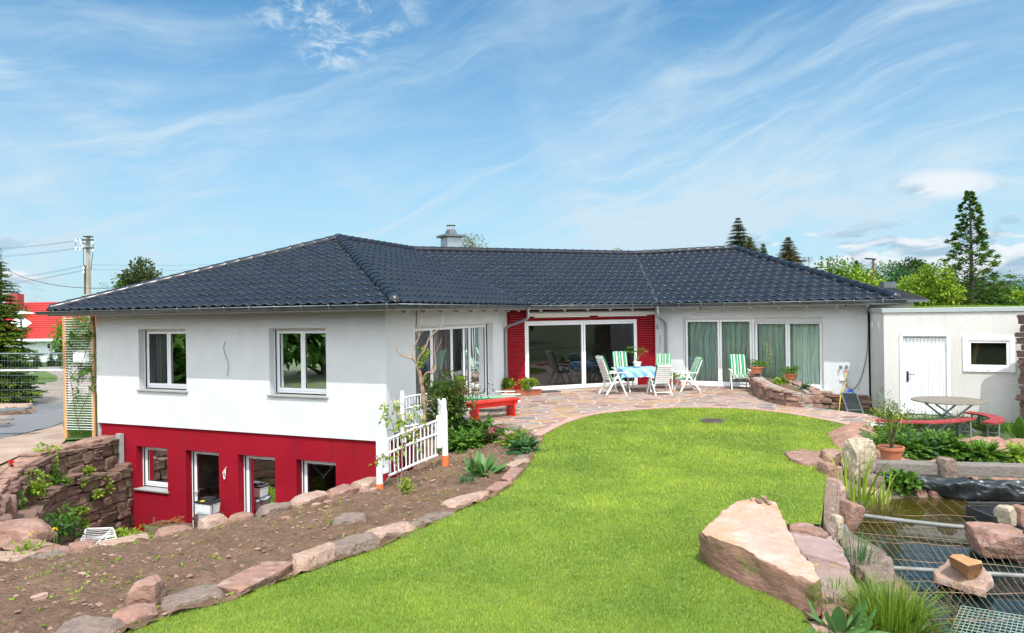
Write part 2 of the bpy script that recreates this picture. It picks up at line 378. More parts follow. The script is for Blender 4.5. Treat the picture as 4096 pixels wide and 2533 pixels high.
wall(pB, fd, nf, 9.10, -0.30, WT, [w1, w2], T, 'wall', M_white, house)
wall(pB+sd*T, sd, ns, 6.92+.2-T, -0.30, WT, [(ws[0]-T, ws[1]-T, ws[2], ws[3])], T, 'wall', M_white, house)
wall(pC, md, nm, 5.28, -0.30, WT, [dm], T, 'wall', M_white, house)
wall(pD-rd*.1, rd, nr, 6.55, -0.12, WT, [(wr[0]+.1, wr[1]+.1, wr[2], wr[3])], T, 'wall', M_white, house)
wall(pBb+fd*.05, fd, nf, 8.97, -3.3, -.30, [(o[0]-.05, o[1]-.05, o[2], o[3]) for o in bo], T, 'basement_wall', M_red, house)
wall(pBb-ns*.05+sd*T, sd, ns, 6.5, -3.3, -.30, [], T, 'basement_wall', M_red, house)
mb = MB()
for a, b in ((pA, pA2), (pA2, pC2), (pC2, pD2), (pD2, pE2), (pE2, pE)):
    mb.quad(a+Vector((0, 0, -3.2)), b+Vector((0, 0, -3.2)), b+Vector((0, 0, WT)), a+Vector((0, 0, WT)))
mb.build('rear_wall', M_white, house)
# floors and ceiling inside, and a cross wall that closes each room
def poly3(pts, z): return [(p.x, p.y, z) for p in pts]
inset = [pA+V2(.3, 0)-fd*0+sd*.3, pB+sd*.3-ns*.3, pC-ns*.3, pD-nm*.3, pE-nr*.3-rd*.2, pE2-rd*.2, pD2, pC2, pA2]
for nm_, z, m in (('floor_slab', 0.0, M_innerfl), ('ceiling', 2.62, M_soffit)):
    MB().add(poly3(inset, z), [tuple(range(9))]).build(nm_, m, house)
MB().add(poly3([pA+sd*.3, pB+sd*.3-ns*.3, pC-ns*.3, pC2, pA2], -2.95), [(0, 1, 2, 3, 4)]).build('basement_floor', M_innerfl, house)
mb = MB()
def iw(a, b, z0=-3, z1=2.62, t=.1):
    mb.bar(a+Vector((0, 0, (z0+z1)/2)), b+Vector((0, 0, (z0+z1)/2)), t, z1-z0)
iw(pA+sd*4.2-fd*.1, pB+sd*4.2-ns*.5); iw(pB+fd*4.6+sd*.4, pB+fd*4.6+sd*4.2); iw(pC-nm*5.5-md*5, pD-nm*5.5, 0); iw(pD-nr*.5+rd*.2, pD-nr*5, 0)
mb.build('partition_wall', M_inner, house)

# --- windows
def window(P, d, n, op, depth, splits, sill=True, name='window', fw=.06, curtain=None, doors=False, rail=True, cmat=None, seal_left=True, stub=None):
    """frame mesh with panes as children; splits = list of (s0,s1) sash ranges in metres along d"""
    s0, s1, z0, z1 = op
    def pt(s, z, o): return P + d*s - n*o + Vector((0, 0, z))
    mb = MB()
    def rect(a, b, c, e, o0, o1):
        vs = [pt(s, z, o) for o in (o0, o1) for z in (c, e) for s in (a, b)]
        mb.add(vs, [(0, 1, 3, 2), (4, 6, 7, 5), (0, 4, 5, 1), (2, 3, 7, 6), (0, 2, 6, 4), (1, 5, 7, 3)])
    zb = z0 + (.06 if sill else .0)
    D0, D1 = depth, depth+.07
    rect(s0, s0+fw, zb, z1, D0, D1); rect(s1-fw, s1, zb, z1, D0, D1)
    rect(s0+fw, s1-fw, z1-fw, z1, D0, D1); rect(s0+fw, s1-fw, zb, zb+fw*.8, D0, D1)
    glass = []
    for k, (a, b) in enumerate(splits):
        sw = .062
        lo = zb+fw*.8+.004; hi = z1-fw-.004
        bt = sw*1.15
        rect(a, a+sw, lo, hi, D0-.012, D1-.004); rect(b-sw, b, lo, hi, D0-.012, D1-.004)
        rect(a+sw, b-sw, hi-sw, hi, D0-.012, D1-.004); rect(a+sw, b-sw, lo, lo+bt, D0-.012, D1-.004)
        glass.append((a+sw, b-sw, lo+bt, hi-sw))
    w = mb.build(name, M_pvc, house, bevel=.006)
    for a, b, c, e in glass:
        MB().quad(pt(a-.005, c-.005, D0+.02), pt(b+.005, c-.005, D0+.02), pt(b+.005, e+.005, D0+.02), pt(a-.005, e+.005, D0+.02)).build('pane', M_glass, w)
    for a, b, c, e in glass:
        mb = MB(); g = .008
        for (x0, x1, y0, y1) in ((a, a+g, c, e), (b-g, b, c, e), (a+g, b-g, e-g, e), (a+g, b-g, c, c+g)):
            rect(x0, x1, y0, y1, D0+.004, D0+.016)
        mb.build('seal', M_seal, w)
    if rail:   # guide rails of the roller shutter, with their dark brush line
        for a, b, c, e in ((s0+.001, s0+.028, zb+.002, z1-.001), (s1-.028, s1-.001, zb+.002, z1-.001), (s0+.03, s1-.03, z1-.03, z1-.001)):
            mb = MB(); rect(a, b, c, e, D0-.05, D0-.014); mb.build('shutter_rail', M_pvc, w)
        for a, b in ((s0+.029, s0+.036), (s1-.036, s1-.029)):
            mb = MB(); rect(a, b, zb+.01, z1-.03, D0-.045, D0-.0135); mb.build('rail_brush', M_seal, w)
    if sill:
        mb = MB(); rect(s0-.05, s1+.05, z0, z0+.035, -.055, depth+.01); mb.build('sill', M_granite, w, bevel=.004)
    if curtain:
        for a, b in curtain:
            vs = []; fs = []; N_ = max(8, int((b-a)*70))
            for i in range(N_+1):
                s = a+(b-a)*i/N_; o = depth+.2+.035*math.sin(i*.62)+.02*math.sin(i*.27+1)
                vs += [pt(s, z0+.06, o), pt(s, z1, o)]
                if i: fs.append((2*i-2, 2*i, 2*i+1, 2*i-1))
            MB().add(vs, fs).build('curtain', cmat or M_curt, w, smooth=True)
    return w
def mid(op, fw=.06): m = (op[0]+op[1])/2; return [(op[0]+fw, m-.002), (m+.002, op[1]-fw)]
window(pB, fd, nf, w2, .22, mid(w2), curtain=[(w2[1]-.5, w2[1]-.05)])
window(pB, fd, nf, w1, .22, mid(w1), curtain=[(w1[1]-.45, w1[1]-.05)])
# basement
for k, o in enumerate(bo):
    sil = k == 3
    w = window(pBb, fd, nf, o, .24, [(o[0]+.06, o[1]-.06)], sill=sil, name='basement_window' if sil else 'basement_door')
    if k == 2:
        p = pBb+fd*(o[1]-.10)-nf*.20+Vector((0, 0, -1.95))
        MB().box(p, (.03, .02, .14), TH*-1).bar(p+nf*.03+Vector((0, 0, .03)), p+nf*.03-fd*.12+Vector((0, 0, .03)), .02, .02).build('door_handle', M_pvc, w)
# long window in the side wall: four lights
a, b = ws[0]+.06, ws[1]-.06; q = (b-a)/4
window(pB, sd, ns, ws, .22, [(a+q*i+.002, a+q*(i+1)-.002) for i in range(4)], sill=False, name='corner_window', curtain=[(a+.1, a+q*.8), (a+q*1.2, a+2.0*q), (a+2.1*q, a+2.6*q), (a+3.2*q, b)])
# sliding door of the middle range
m_ = (dm[0]+dm[1])/2+.02
wdoor = window(pC, md, nm, dm, -.03, [(dm[0]+.06, m_-.01), (m_+.01, dm[1]-.06)], sill=False, name='sliding_door', rail=False)
# curtained windows of the right range
M_greencurt = mat('pale_green_curtain', (0.80, 0.93, 0.86), .9, trans=.2, col2=(.68, .84, .76), nscale=2, stretch=(8, 8, .4))
def add_waves(m):
    N = m.node_tree.nodes; L = m.node_tree.links; b = N['Principled BSDF']
    tcn = N.new('ShaderNodeTexCoord'); mp = N.new('ShaderNodeMapping'); mp.inputs['Rotation'].default_value = (0, 0, RR*-1); L.new(tcn.outputs['Object'], mp.inputs[0])
    w = N.new('ShaderNodeTexWave'); w.wave_type = 'BANDS'; w.bands_direction = 'X'; w.inputs['Scale'].default_value = 1.9; w.inputs['Distortion'].default_value = 5.5; w.inputs['Detail'].default_value = 1; w.inputs['Detail Scale'].default_value = .55
    mp.inputs['Scale'].default_value = (1, 1, .8); L.new(mp.outputs[0], w.inputs['Vector'])
    r = N.new('ShaderNodeMapRange'); r.inputs[1].default_value = .965; r.inputs[2].default_value = .995; L.new(w.outputs['Fac'], r.inputs[0])
    src = b.inputs['Base Color'].links[0].from_socket
    mx = N.new('ShaderNodeMix'); mx.data_type = 'RGBA'; L.new(r.outputs[0], mx.inputs['Factor']); L.new(src, mx.inputs['A']); mx.inputs['B'].default_value = (.30, .22, .22, 1); L.new(mx.outputs['Result'], b.inputs['Base Color'])
    for n in N:
        if n.type == 'BSDF_TRANSLUCENT': L.new(mx.outputs['Result'], n.inputs[0])
add_waves(M_greencurt)
def sR(px): return S(pD, rd, px, 1350)[0]
e0, e1, e2, e3, e4, e5 = wr[0]+.05, sR(2873), sR(3010), sR(3148), sR(3288), wr[1]-.05
wl_ = (wr[0], sR(3011), wr[2], wr[3]); wr_ = (sR(3011), wr[1], wr[2], wr[3])
window(pD, rd, nr, wl_, .16, [(wl_[0]+.055, e1+.01), (e1+.02, wl_[1]-.055)], sill=False, name='terrace_door', curtain=[(wl_[0]+.05, wl_[1]-.04)], cmat=M_greencurt)
wrr = window(pD, rd, nr, wr_, .16, [(wr_[0]+.055, e3), (e3+.01, wr_[1]-.055)], sill=False, name='terrace_door', curtain=[(wr_[0]+.04, wr_[1]-.04)], cmat=M_greencurt)
mb = MB()   # part-lowered roller shutter
for i in range(5):
    z = HEAD-.0-i*.042
    mb.bar(pD+rd*(wr_[0]+.02)-nr*.12+Vector((0, 0, z)), pD+rd*(wr_[1]-.02)-nr*.12+Vector((0, 0, z)), .014, .037)
mb.build('roller_shutter', mat('shutter', (.55, .57, .58), .4), wrr)
MB().box(pD+rd*((wr_[0]+wr_[1])/2+.05)+nr*.02+Vector((0, 0, -.045)), (wr_[1]-wr_[0]+.35, .36, .07), RR).build('stone_sill', mat('sandstone_sill', (.36, .30, .25), .9, col2=(.28, .22, .18), bump=(14, .5, .02)), house, bevel=.01)
p = pD+rd*(e1-.03)-nr*.13+Vector((0, 0, 1.08)); MB().box(p, (.035, .03, .17), RR).build('door_handle', M_pvc, house)
# --- red board cladding
mb = MB(); zt = 2.60; nb = int(zt/.078)
for (a0, a1, z0, z1) in ((.02, dm[0]-.003, -.02, zt), (dm[1]+.12, 5.24, -.02, zt), (dm[0]-.003, dm[1]+.12, HEAD+.02, zt)):
    z = z0
    hh = .078
    while z < z1-.01:
        h = min(hh, z1-z)-.009
        mb.bar(pC+md*a0+nm*.022+Vector((0, 0, z+h/2)), pC+md*a1+nm*.022+Vector((0, 0, z+h/2)), .036, h)
        z += hh
mb.bar(pC+md*(dm[1]+.06)+nm*.03+Vector((0, 0, 0)), pC+md*(dm[1]+.06)+nm*.03+Vector((0, 0, HEAD+.02)), .11, .05, up=nm)
mb.bar(pC+md*.01+nm*.03+Vector((0, 0, -.05)), pC+md*.01+nm*.03+Vector((0, 0, zt)), .05, .06, up=nm)
mb.bar(pC+md*5.265+nm*.03+Vector((0, 0, -.05)), pC+md*5.265+nm*.03+Vector((0, 0, zt)), .05, .06, up=nm)
mb.build('board_cladding', M_redboard, house, bevel=.003)
# --- awning cassette
mb = MB(); a = pC+md*(dm[0]+.0)+nm*.20+Vector((0, 0, 2.44)); b = pC+md*5.2+nm*.20+Vector((0, 0, 2.44))
mb.tube([a, a+md*.02, b-md*.02, b], [.03, .082, .082, .03], 16)
aw = mb.build('awning', mat('awning_case', (.62, .61, .56), .35), house, smooth=True)
mb = MB(); dn = Vector((0, 0, -.10)); L_ = (b-a).length
mb.bar(a+md*.25+dn, a+md*(L_*.47)+dn, .06, .035); mb.bar(a+md*(L_*.54)+dn, a+md*(L_*.93)+dn, .06, .035)
for k in (.06, .45, .9): mb.box(a+md*(L_*k)+Vector((0, 0, -.02))-nm*.10, (.08, .12, .12), MR)
mb.build('awning_arm', mat('awning_arm', (.72, .71, .66), .4), aw)
# --- roof
SL = (4.83-2.74)/5.33; EZ = 2.74
eA = corner(pA, nf, -ns, OV); eB = corner(pB, nf, ns, OV); eC = corner(pC, ns, nm, OV); eD = corner(pD, nm, nr, OV); eE = corner(pE, nr, rd, OV)
eA2 = corner(pA2, sd, -ns, OV); eC2 = corner(pC2, -ns, -nm, OV); eD2 = corner(pD2, -nm, -nr, OV); eE2 = corner(pE2, -nr, rd, OV)
HW = 5.33
P1 = corner(eB, nf, ns, -HW); R1 = corner(eC, ns, nm, -HW); R2 = corner(eD, nm, nr, -HW); P2 = corner(eE, nr, rd, -HW)
RZ = EZ+HW*SL
def tile_face(a, b, nrm, poly, name, parent, shift=0):
    """glazed interlocking tiles over the roof plane that rises from eave a-b away from nrm; poly = plan polygon"""
    u = (b-a).normalized(); ca = 1/math.sqrt(1+SL*SL); vdir = Vector((-nrm.x*ca, -nrm.y*ca, SL*ca)); w = u.cross(vdir)
    if w.z < 0: w = -w
    tw, cl = .30, .4095
    us = [(p-a).dot(u) for p in poly]; u0 = math.floor(min(us)/tw)*tw; u1 = max(us); nt_ = int(math.ceil((u1-u0)/tw))
    prof = [(0, .0), (.06, .010), (.12, .026), (.20, .034), (.30, .036), (.40, .033), (.48, .022), (.56, .005), (.66, -.003), (.86, -.003)]
    U = []; H = []
    for i in range(nt_):
        for f_, h in prof: U.append(u0+(i+f_)*tw); H.append(h)
    U.append(u0+nt_*tw); H.append(.002); U = np.array(U); H = np.array(H); n = len(U)
    nc = 14; V = []; F = []
    rng = np.random.RandomState(5)
    for j in range(nc):
        v0 = j*cl - .04
        rows = [(v0+.004, -.012, .6), (v0, .010, 1), (v0+.006, .022, 1), (v0+.024, .028, 1), (v0+cl+.01, -.004, 1)]
        jit = np.repeat(rng.uniform(-.004, .004, nt_), len(prof)); jit = np.append(jit, 0)
        o = len(V)
        for (vv, hh, hs) in rows:
            for k in range(n): V.append(a + u*float(U[k]) + vdir*vv + w*float(H[k]*hs+hh+jit[k]) + Vector((0, 0, EZ)))
        for r_ in range(len(rows)-1):
            for k in range(n-1): F.append((o+r_*n+k, o+r_*n+k+1, o+(r_+1)*n+k+1, o+(r_+1)*n+k))
    me = bpy.data.meshes.new(name); off = parent.matrix_world.translation if False else house.location
    me.from_pydata([tuple(v-off) for v in V], [], F); me.materials.append(M_tile)
    bm = bmesh.new(); bm.from_mesh(me)
    cen = sum(poly, Vector())/len(poly)
    for i in range(len(poly)):
        p, q_ = poly[i], poly[(i+1) % len(poly)]
        if abs((p-a).dot(nrm)) < 1e-3 and abs((q_-a).dot(nrm)) < 1e-3: continue
        e = (q_-p).normalized(); nn = V2(-e.y, e.x)
        if (cen-p).dot(nn) > 0: nn = -nn
        bmesh.ops.bisect_plane(bm, geom=bm.verts[:]+bm.edges[:]+bm.faces[:], plane_co=p-off, plane_no=nn, clear_outer=True)
    for f in bm.faces: f.smooth = True
    bm.normal_update(); bm.to_mesh(me); bm.free()
    me.polygons.foreach_set('use_smooth', [True]*len(me.polygons))
    try: me.set_sharp_from_angle(angle=R(50))
    except Exception: pass
    o = bpy.data.objects.new(name, me); COL.objects.link(o); o.parent = parent
    return o
Z = lambda p, z: Vector((p.x, p.y, z))
off = house.location
mb = MB()
lo = .03
for poly in ((eA, eB, P1), (eB, eC, R1, P1), (eC, eD, R2, R1), (eD, eE, P2, R2), (eE, eE2, P2), (eE2, eD2, R2, P2), (eD2, eC2, R1, R2), (eC2, eA2, P1, R1), (eA2, eA, P1)):
    mb.add([Z(p, (RZ if p in (P1, R1, R2, P2) else EZ)-lo-.01) for p in poly], [tuple(range(len(poly)))])
    mb.add([Z(p, (RZ if p in (P1, R1, R2, P2) else EZ)-.16) for p in poly], [tuple(range(len(poly)))[::-1]])
roof = mb.build('roof', [M_tile], house)
MBs = MB()
for p, q_ in ((eA, eB), (eB, eC), (eC, eD), (eD, eE), (eE, eE2), (eA2, eA)): MBs.quad(Z(p, EZ-.17), Z(q_, EZ-.17), Z(q_, EZ-.03), Z(p, EZ-.03))
MBs.build('fascia', M_soffit, house)
for a, b, n_, poly in ((eA, eB, nf, (eA, eB, P1)), (eB, eC, ns, (eB, eC, R1, P1)), (eC, eD, nm, (eC, eD, R2, R1)), (eD, eE, nr, (eD, eE, P2, R2)), (eE, eE2, rd, (eE, eE2, P2))):
    tile_face(a, b, n_, list(poly), 'tiling', roof)
# ridge and hip caps
def caps(mb, a, b, r=.125, L0=.36, start_round=True):
    d = (b-a); n = max(1, round(d.length/L0)); d = d/n; dl = d.normalized(); up = Vector((0, 0, 1)); up = (up-dl*up.dot(dl)).normalized(); sdv = dl.cross(up)
    for i in range(n):
        p = a+d*i; q_ = a+d*(i+1)+dl*.03
        secs = [(p, r+.012), (p+dl*.03, r+.014), (p+dl*.05, r+.004), (q_, r-.008)]
        if i == 0 and start_round: secs = [(p-dl*.10, .035), (p-dl*.075, .075), (p-dl*.03, r)] + secs
        o = len(mb.v); K = 11
        for (c, rr) in secs:
            for k in range(K):
                t = math.pi*1.44*(k/(K-1))-math.pi*.22
                mb.v.append(tuple(c + sdv*math.cos(t)*rr + up*math.sin(t)*rr*.92))
        for s_ in range(len(secs)-1):
            for k in range(K-1): mb.f.append((o+s_*K+k, o+s_*K+k+1, o+(s_+1)*K+k+1, o+(s_+1)*K+k)); mb.m.append(0)
        mb.f.append(tuple(o+k for k in range(K))[::-1]); mb.m.append(0)
mb = MB(); up_ = .02
for a, b in ((eA, P1), (eB, P1), (eE, P2)): caps(mb, Z(a, EZ+.015)+(Z(b, RZ)-Z(a, EZ)).normalized()*.10, Z(b, RZ+up_))
caps(mb, Z(R1, RZ+up_), Z(P1, RZ+up_), start_round=False); caps(mb, Z(R1, RZ+up_), Z(R2, RZ+up_), start_round=False); caps(mb, Z(R2, RZ+up_), Z(P2, RZ+up_), start_round=False)
o_ = mb.build('ridge_tiles', M_tile, roof, smooth=True)
try: o_.data.set_sharp_from_angle(angle=R(45))
except Exception: pass
mb = MB()
for p in (P1, P2): mb.lathe((p.x, p.y, RZ+.0), [(.15, 0), (.15, .06), (.12, .12), (.06, .145), (0.001, .15)], 16)
mb.build('ridge_cap', M_tile, roof, smooth=True)
# valley flashings
for e, r_ in ((eC, R1), (eD, R2)):
    s_ = (r_-e).normalized().cross(Vector((0, 0, 1)))*.05
    MB().quad(Z(e, EZ+.03)-s_, Z(e, EZ+.03)+s_, Z(r_, RZ+.03)+s_, Z(r_, RZ+.03)-s_).build('valley_flashing', mat('dark_flashing', (.035, .045, .055), .5), roof)
# gutter
def gutter_run(mb, mk, pts, z, r=.078):
    K = 9
    for i in range(len(pts)-1):
        a, b = pts[i], pts[i+1]
        o = len(mb.v)
        for end, p in enumerate((a, b)):
            # mitre direction
            if 0 < i+end < len(pts)-1:
                d0 = (pts[i+end]-pts[i+end-1]).normalized(); d1 = (pts[i+end+1]-pts[i+end]).normalized()
                n0 = V2(d0.y, -d0.x); n1 = V2(d1.y, -d1.x); mi = (n0+n1)/(1+n0.dot(n1))
            else:
                d0 = (b-a).normalized(); mi = V2(d0.y, -d0.x)
            for k in range(K):
                t = math.pi*k/(K-1); c = math.cos(t)*r; zz = -math.sin(t)*r*1.05
                mb.v.append((p.x+mi.x*(r*.75+c), p.y+mi.y*(r*.75+c), z+zz))
            for c, zz in ((r*.75+r+.016, .006), (r*.75+r+.018, -.014)): mb.v.append((p.x+mi.x*c, p.y+mi.y*c, z+zz))
        n = K+2
        for k in range(K-1): mb.f.append((o+k, o+k+1, o+n+k+1, o+n+k)); mb.m.append(0)
        mb.f.append((o, o+n, o+n+K, o+K)); mb.f.append((o+K, o+n+K, o+n+K+1, o+K+1)); mb.m += [0, 0]
        d = (b-a); Ln = d.length; d.normalize(); n_ = V2(d.y, -d.x)
        for q in range(1, int(Ln/.72)+1):
            p = a+d*(q*.72); arc = []
            for k in range(7):
                t = math.pi*(k/6)*.98; arc.append(p+n_*(r*.75+math.cos(t)*(r+.006))+Vector((0, 0, z-math.sin(t)*(r+.006)*1.05)))
            arc = [p+n_*(r*.75+r+.012)+Vector((0, 0, z+.022)), p+n_*(r*.75+r+.016)+Vector((0, 0, z+.004))]+arc+[p-n_*.03+Vector((0, 0, z+.02))]
            bb_ = MB(); mk.append(bb_)
            for k in range(len(arc)-1): bb_.bar(arc[k], arc[k+1], .028, .005, up=n_)
mb = MB(); mk = []; GZ = 2.695
gutter_run(mb, mk, [eA-nf*.0-ns*.28+nf*0, eB, eC, eD, eE+rd*.18], GZ)
g = mb.build('gutter', M_zinc, house, smooth=True); g.modifiers.new('t', 'SOLIDIFY').thickness = .004
for bb_ in mk: bb_.build('gutter_bracket', M_galv, g)
MB().box(Z(eE+rd*.18+nr*.05, GZ-.03), (.008, .13, .075), RR).box(Z(eA-ns*.28+nf*.05, GZ-.03), (.008, .13, .075), -TH).build('gutter_end', M_zinc, g)
# downpipes
def downpipe(top, foot, n_, name='downpipe'):
    mb = MB(); z = GZ-.06
    wallp = foot+n_*.06
    a = top+Vector((0, 0, z)); pts = [Z(a, z), Z(a, z-.12)]
    mb.lathe((a.x, a.y, z-.16), [(.042, 0), (.045, .05), (.075, .13), (.078, .17)], 14)
    path = spline([Z(a, z-.14), Z(a, z-.24), Z(a.lerp(wallp, .12), z-.36), Z(a.lerp(wallp, .88), z-.56), Z(wallp, z-.70), Z(wallp, z-.85)], 5)
    path = [Vector((p.x, p.y, p.z)) for p in path]
    mb.tube(path+[Z(wallp, -.08)], .043, 14, caps=False)
    for zz in (1.85, .5): mb.lathe((wallp.x, wallp.y, zz), [(.044, 0), (.05, .005), (.05, .03), (.044, .035)], 14)
    return mb.build(name, M_galv, house, smooth=True)
downpipe(eC+(ns+nm)*.03, pC-sd*.30, ns)
downpipe(eD+(nm+nr)*.03, pD+rd*.42, nr)
# rafter tails under the gutter
for a, b, n_ in ((eB, eC, ns), (eC, eD, nm), (eD, eE, nr)):
    d = (b-a); Ln = d.length; d.normalize()
    for q in range(int(Ln/.8)):
        p = a+d*(.5+q*.8); MB().bar(Z(p-n_*.05, EZ-.20), Z(p-n_*.7, EZ-.20+.65*SL), .06, .07).build('rafter', M_soffit, house)
# chimney
ch = atY(1805, 1000, 27.3); cxy = V2(ch.x, ch.y)
mb = MB(); rz_ = MR+.18
mb.box((ch.x, ch.y, 4.90), (.62, .62, 1.2), rz_)
chim = mb.build('chimney', M_galv, house)
MB().box((ch.x, ch.y, 5.545), (.88, .88, .09), rz_).build('cover_plate', M_zinc, chim, bevel=.01)
M4 = Matrix.Rotation(rz_, 4, 'Z'); 
def frust(mb, c, w0, w1, z0, z1):
    vs = [Vector(c)+M4 @ Vector((a*w0, b*w0, z0)) for a, b in ((-1, -1), (1, -1), (1, 1), (-1, 1))]+[Vector(c)+M4 @ Vector((a*w1, b*w1, z1)) for a, b in ((-1, -1), (1, -1), (1, 1), (-1, 1))]
    mb.add(vs, [(0, 1, 2, 3), (7, 6, 5, 4), (0, 4, 5, 1), (1, 5, 6, 2), (2, 6, 7, 3), (3, 7, 4, 0)])
mb = MB(); frust(mb, (ch.x, ch.y, 5.592), .20, .14, 0, .20); mb.build('flue_hood', M_zinc, chim)
MB().lathe((ch.x, ch.y, 5.79), [(.13, 0), (.13, .025)], 16).build('flue_ring', mat('red_ring', (.55, .03, .03), .5), chim)
mb = MB()
for k in range(4):
    t = k*math.pi/2+.5; mb.tube([(ch.x+.15*math.cos(t), ch.y+.15*math.sin(t), 5.77), (ch.x+.16*math.cos(t), ch.y+.16*math.sin(t), 5.98)], .006, 5)
mb.lathe((ch.x, ch.y, 5.975), [(.20, 0), (.19, .012), (.001, .03)], 20); mb.build('rain_cap', M_zinc, chim)
# soldered bits on the walls: loose cables and sockets left by the electrician
M_dark = mat('dark_plastic', (.02, .02, .022), .5); M_cable = mat('grey_cable', (.10, .11, .12), .6)
def on(P, d, n_, px, py, o=.01):
    s, z = hit(P, d, px, py); return P+d*s+n_*o+Vector((0, 0, z))
def cable(P, d, n_, pts, r, m, o=.012, name='cable'):
    return MB().tube(spline([on(P, d, n_, x, y, o) for x, y in pts], 5), r, 6).build(name, m, house, smooth=True)
cable(pB, fd, nf, [(903, 1366), (898, 1395), (912, 1440), (917, 1462), (913, 1503)], .006, M_cable, .03, 'loose_cable')
cable(pBb, fd, nf, [(911, 1867), (902, 1885), (896, 1893), (907, 1875), (907, 1900), (904, 1915), (900, 1900), (906, 1885)], .009, M_pvc, .05, 'loose_cable')
cable(pB, sd, ns, [(1664, 1238), (1663, 1270), (1661, 1312)], .008, M_dark, .02)
cable(pC, -sd, ns, [(2008, 1312), (2003, 1345), (2002, 1390), (2006, 1408)], .006, M_pvc, .03, 'loose_cable')
cable(pD, rd, nr, [(2629, 1300), (2631, 1310), (2630, 1317)], .012, M_dark, .03, 'loose_cable')
cable(pD, rd, nr, [(3373, 1306), (3368, 1320), (3369, 1336)], .008, M_pvc, .03, 'loose_cable')
cable(pD, rd, nr, [(3470, 1240), (3472, 1320), (3466, 1420), (3440, 1520), (3412, 1556), (3388, 1545), (3378, 1524)], .009, M_dark, .03)
cable(pD, rd, nr, [(3473, 1222), (3475, 1400), (3478, 1580)], .012, M_dark, .02)
p = on(pD, rd, nr, 3372, 1518, .02); MB().box(p, (.16, .05, .09), RR).build('wall_socket', M_pvc, house, bevel=.008)
for px in (3363, 3386):
    p = on(pD, rd, nr, px, 1467, .0)
    mb = MB(); mb.tube([p, p+nr*.025], .045, 14); mb.tube([p+nr*.02, p+nr*.12], .018, 10); mb.tube([p+nr*.10, p+nr*.10+Vector((0, 0, -.07))], .014, 8); mb.box(p+nr*.09+Vector((0, 0, .03)), (.08, .02, .015), RR)
    mb.build('water_tap', M_galv, house, smooth=False)
for px in (3234, 3386, 2816):
    p = on(pD, rd, nr, px, 1222, .5); p.z = 2.60
    MB().lathe(p, [(.02, -.07), (.03, -.06), (.03, -.02), (.018, 0)], 10).build('eave_lamp', M_dark, house)
# sandstone plinth below the right range
# ================================================================== GARAGE
pF = V2(9.42, 17.5); gn = V2(math.sin(RR), -math.cos(RR)); gd = rd.copy()
GT = 2.38; GB = -.55; GL = 7.5
garage = thing('garage', 'flat roofed cream garage with white sheet metal door and grass on its roof', 'garage', (pF.x+1, pF.y, 0))
def G(s, z, o=0): return pF+gd*s+gn*o+Vector((0, 0, z))
def gh(px, py): return hit(pF, gd, px, py)
dz1 = gh(3700, 1345)[1]; d0 = gh(3606, 1450)[0]; d1 = gh(3794, 1450)[0]; dz0 = -.22
wx0, wx1 = gh(3850, 1400)[0], gh(4060, 1400)[0]; wz1 = gh(3950, 1344)[1]; wz0 = gh(3950, 1488)[1]
wall(pF, gd, gn, GL, GB, GT, [(d0, d1, dz0, dz1), (wx0+.13, wx1-.13, wz0+.13, wz1-.13)], .25, 'wall', M_garage, garage)
pFE = pE+rd*.02+nr*.0
mb = MB(); mb.bar(Z(pF-gn*.12+gd*.001, 0), Z(pF+gd*.0, 0), .01, .01)
mb = MB()
q0, q1 = pF, pE+rd*.05
mb.quad(Z(q0, GB), Z(q0, GT), Z(q1, GT), Z(q1, GB)); r0 = pF+gd*GL; bk = -gn*7
mb.quad(Z(q1, GB), Z(q1, GT), Z(q1+bk, GT), Z(q1+bk, GB)); mb.quad(Z(r0, GB), Z(r0+bk, GB), Z(r0+bk, GT), Z(r0, GT)); mb.quad(Z(q1+bk, GB), Z(q1+bk, GT), Z(r0+bk, GT), Z(r0+bk, GB))
mb.build('side_wall', M_garage, garage)
mb = MB(); mb.add([Z(p, GT+.02) for p in (q0, r0, r0+bk, q1+bk, q1)], [(0, 1, 2, 3, 4)]); mb.build('flat_roof', M_zinc, garage)
mb = MB(); dl = (q1-q0).normalized(); nl = V2(-dl.y, dl.x)
if nl.x > 0: nl = -nl
c0 = corner(q0, gn, nl, .035)
for a, b, zt_, zb_ in ((c0, r0+gn*.035, GT+.06, GT-.03), (c0, q1+nl*.035, GT+.06, GT-.03)):
    e = (b-a).normalized(); 
    mb.bar(Z(a, (zt_+zb_)/2), Z(b, (zt_+zb_)/2), .012, zt_-zb_)
mb.build('roof_edge', mat('roof_edge', (.38, .43, .43), .4, metal=.4), garage)
mb = MB(); mb.bar(Z(c0-gn*.12, GT+.068), Z(r0-gn*.09, GT+.068), .26, .012); mb.bar(Z(c0-nl*.1, GT+.0665), Z(q1-nl*.09, GT+.0665), .24, .012); mb.build('roof_coping', mat('coping', (.62, .64, .64), .4), garage)
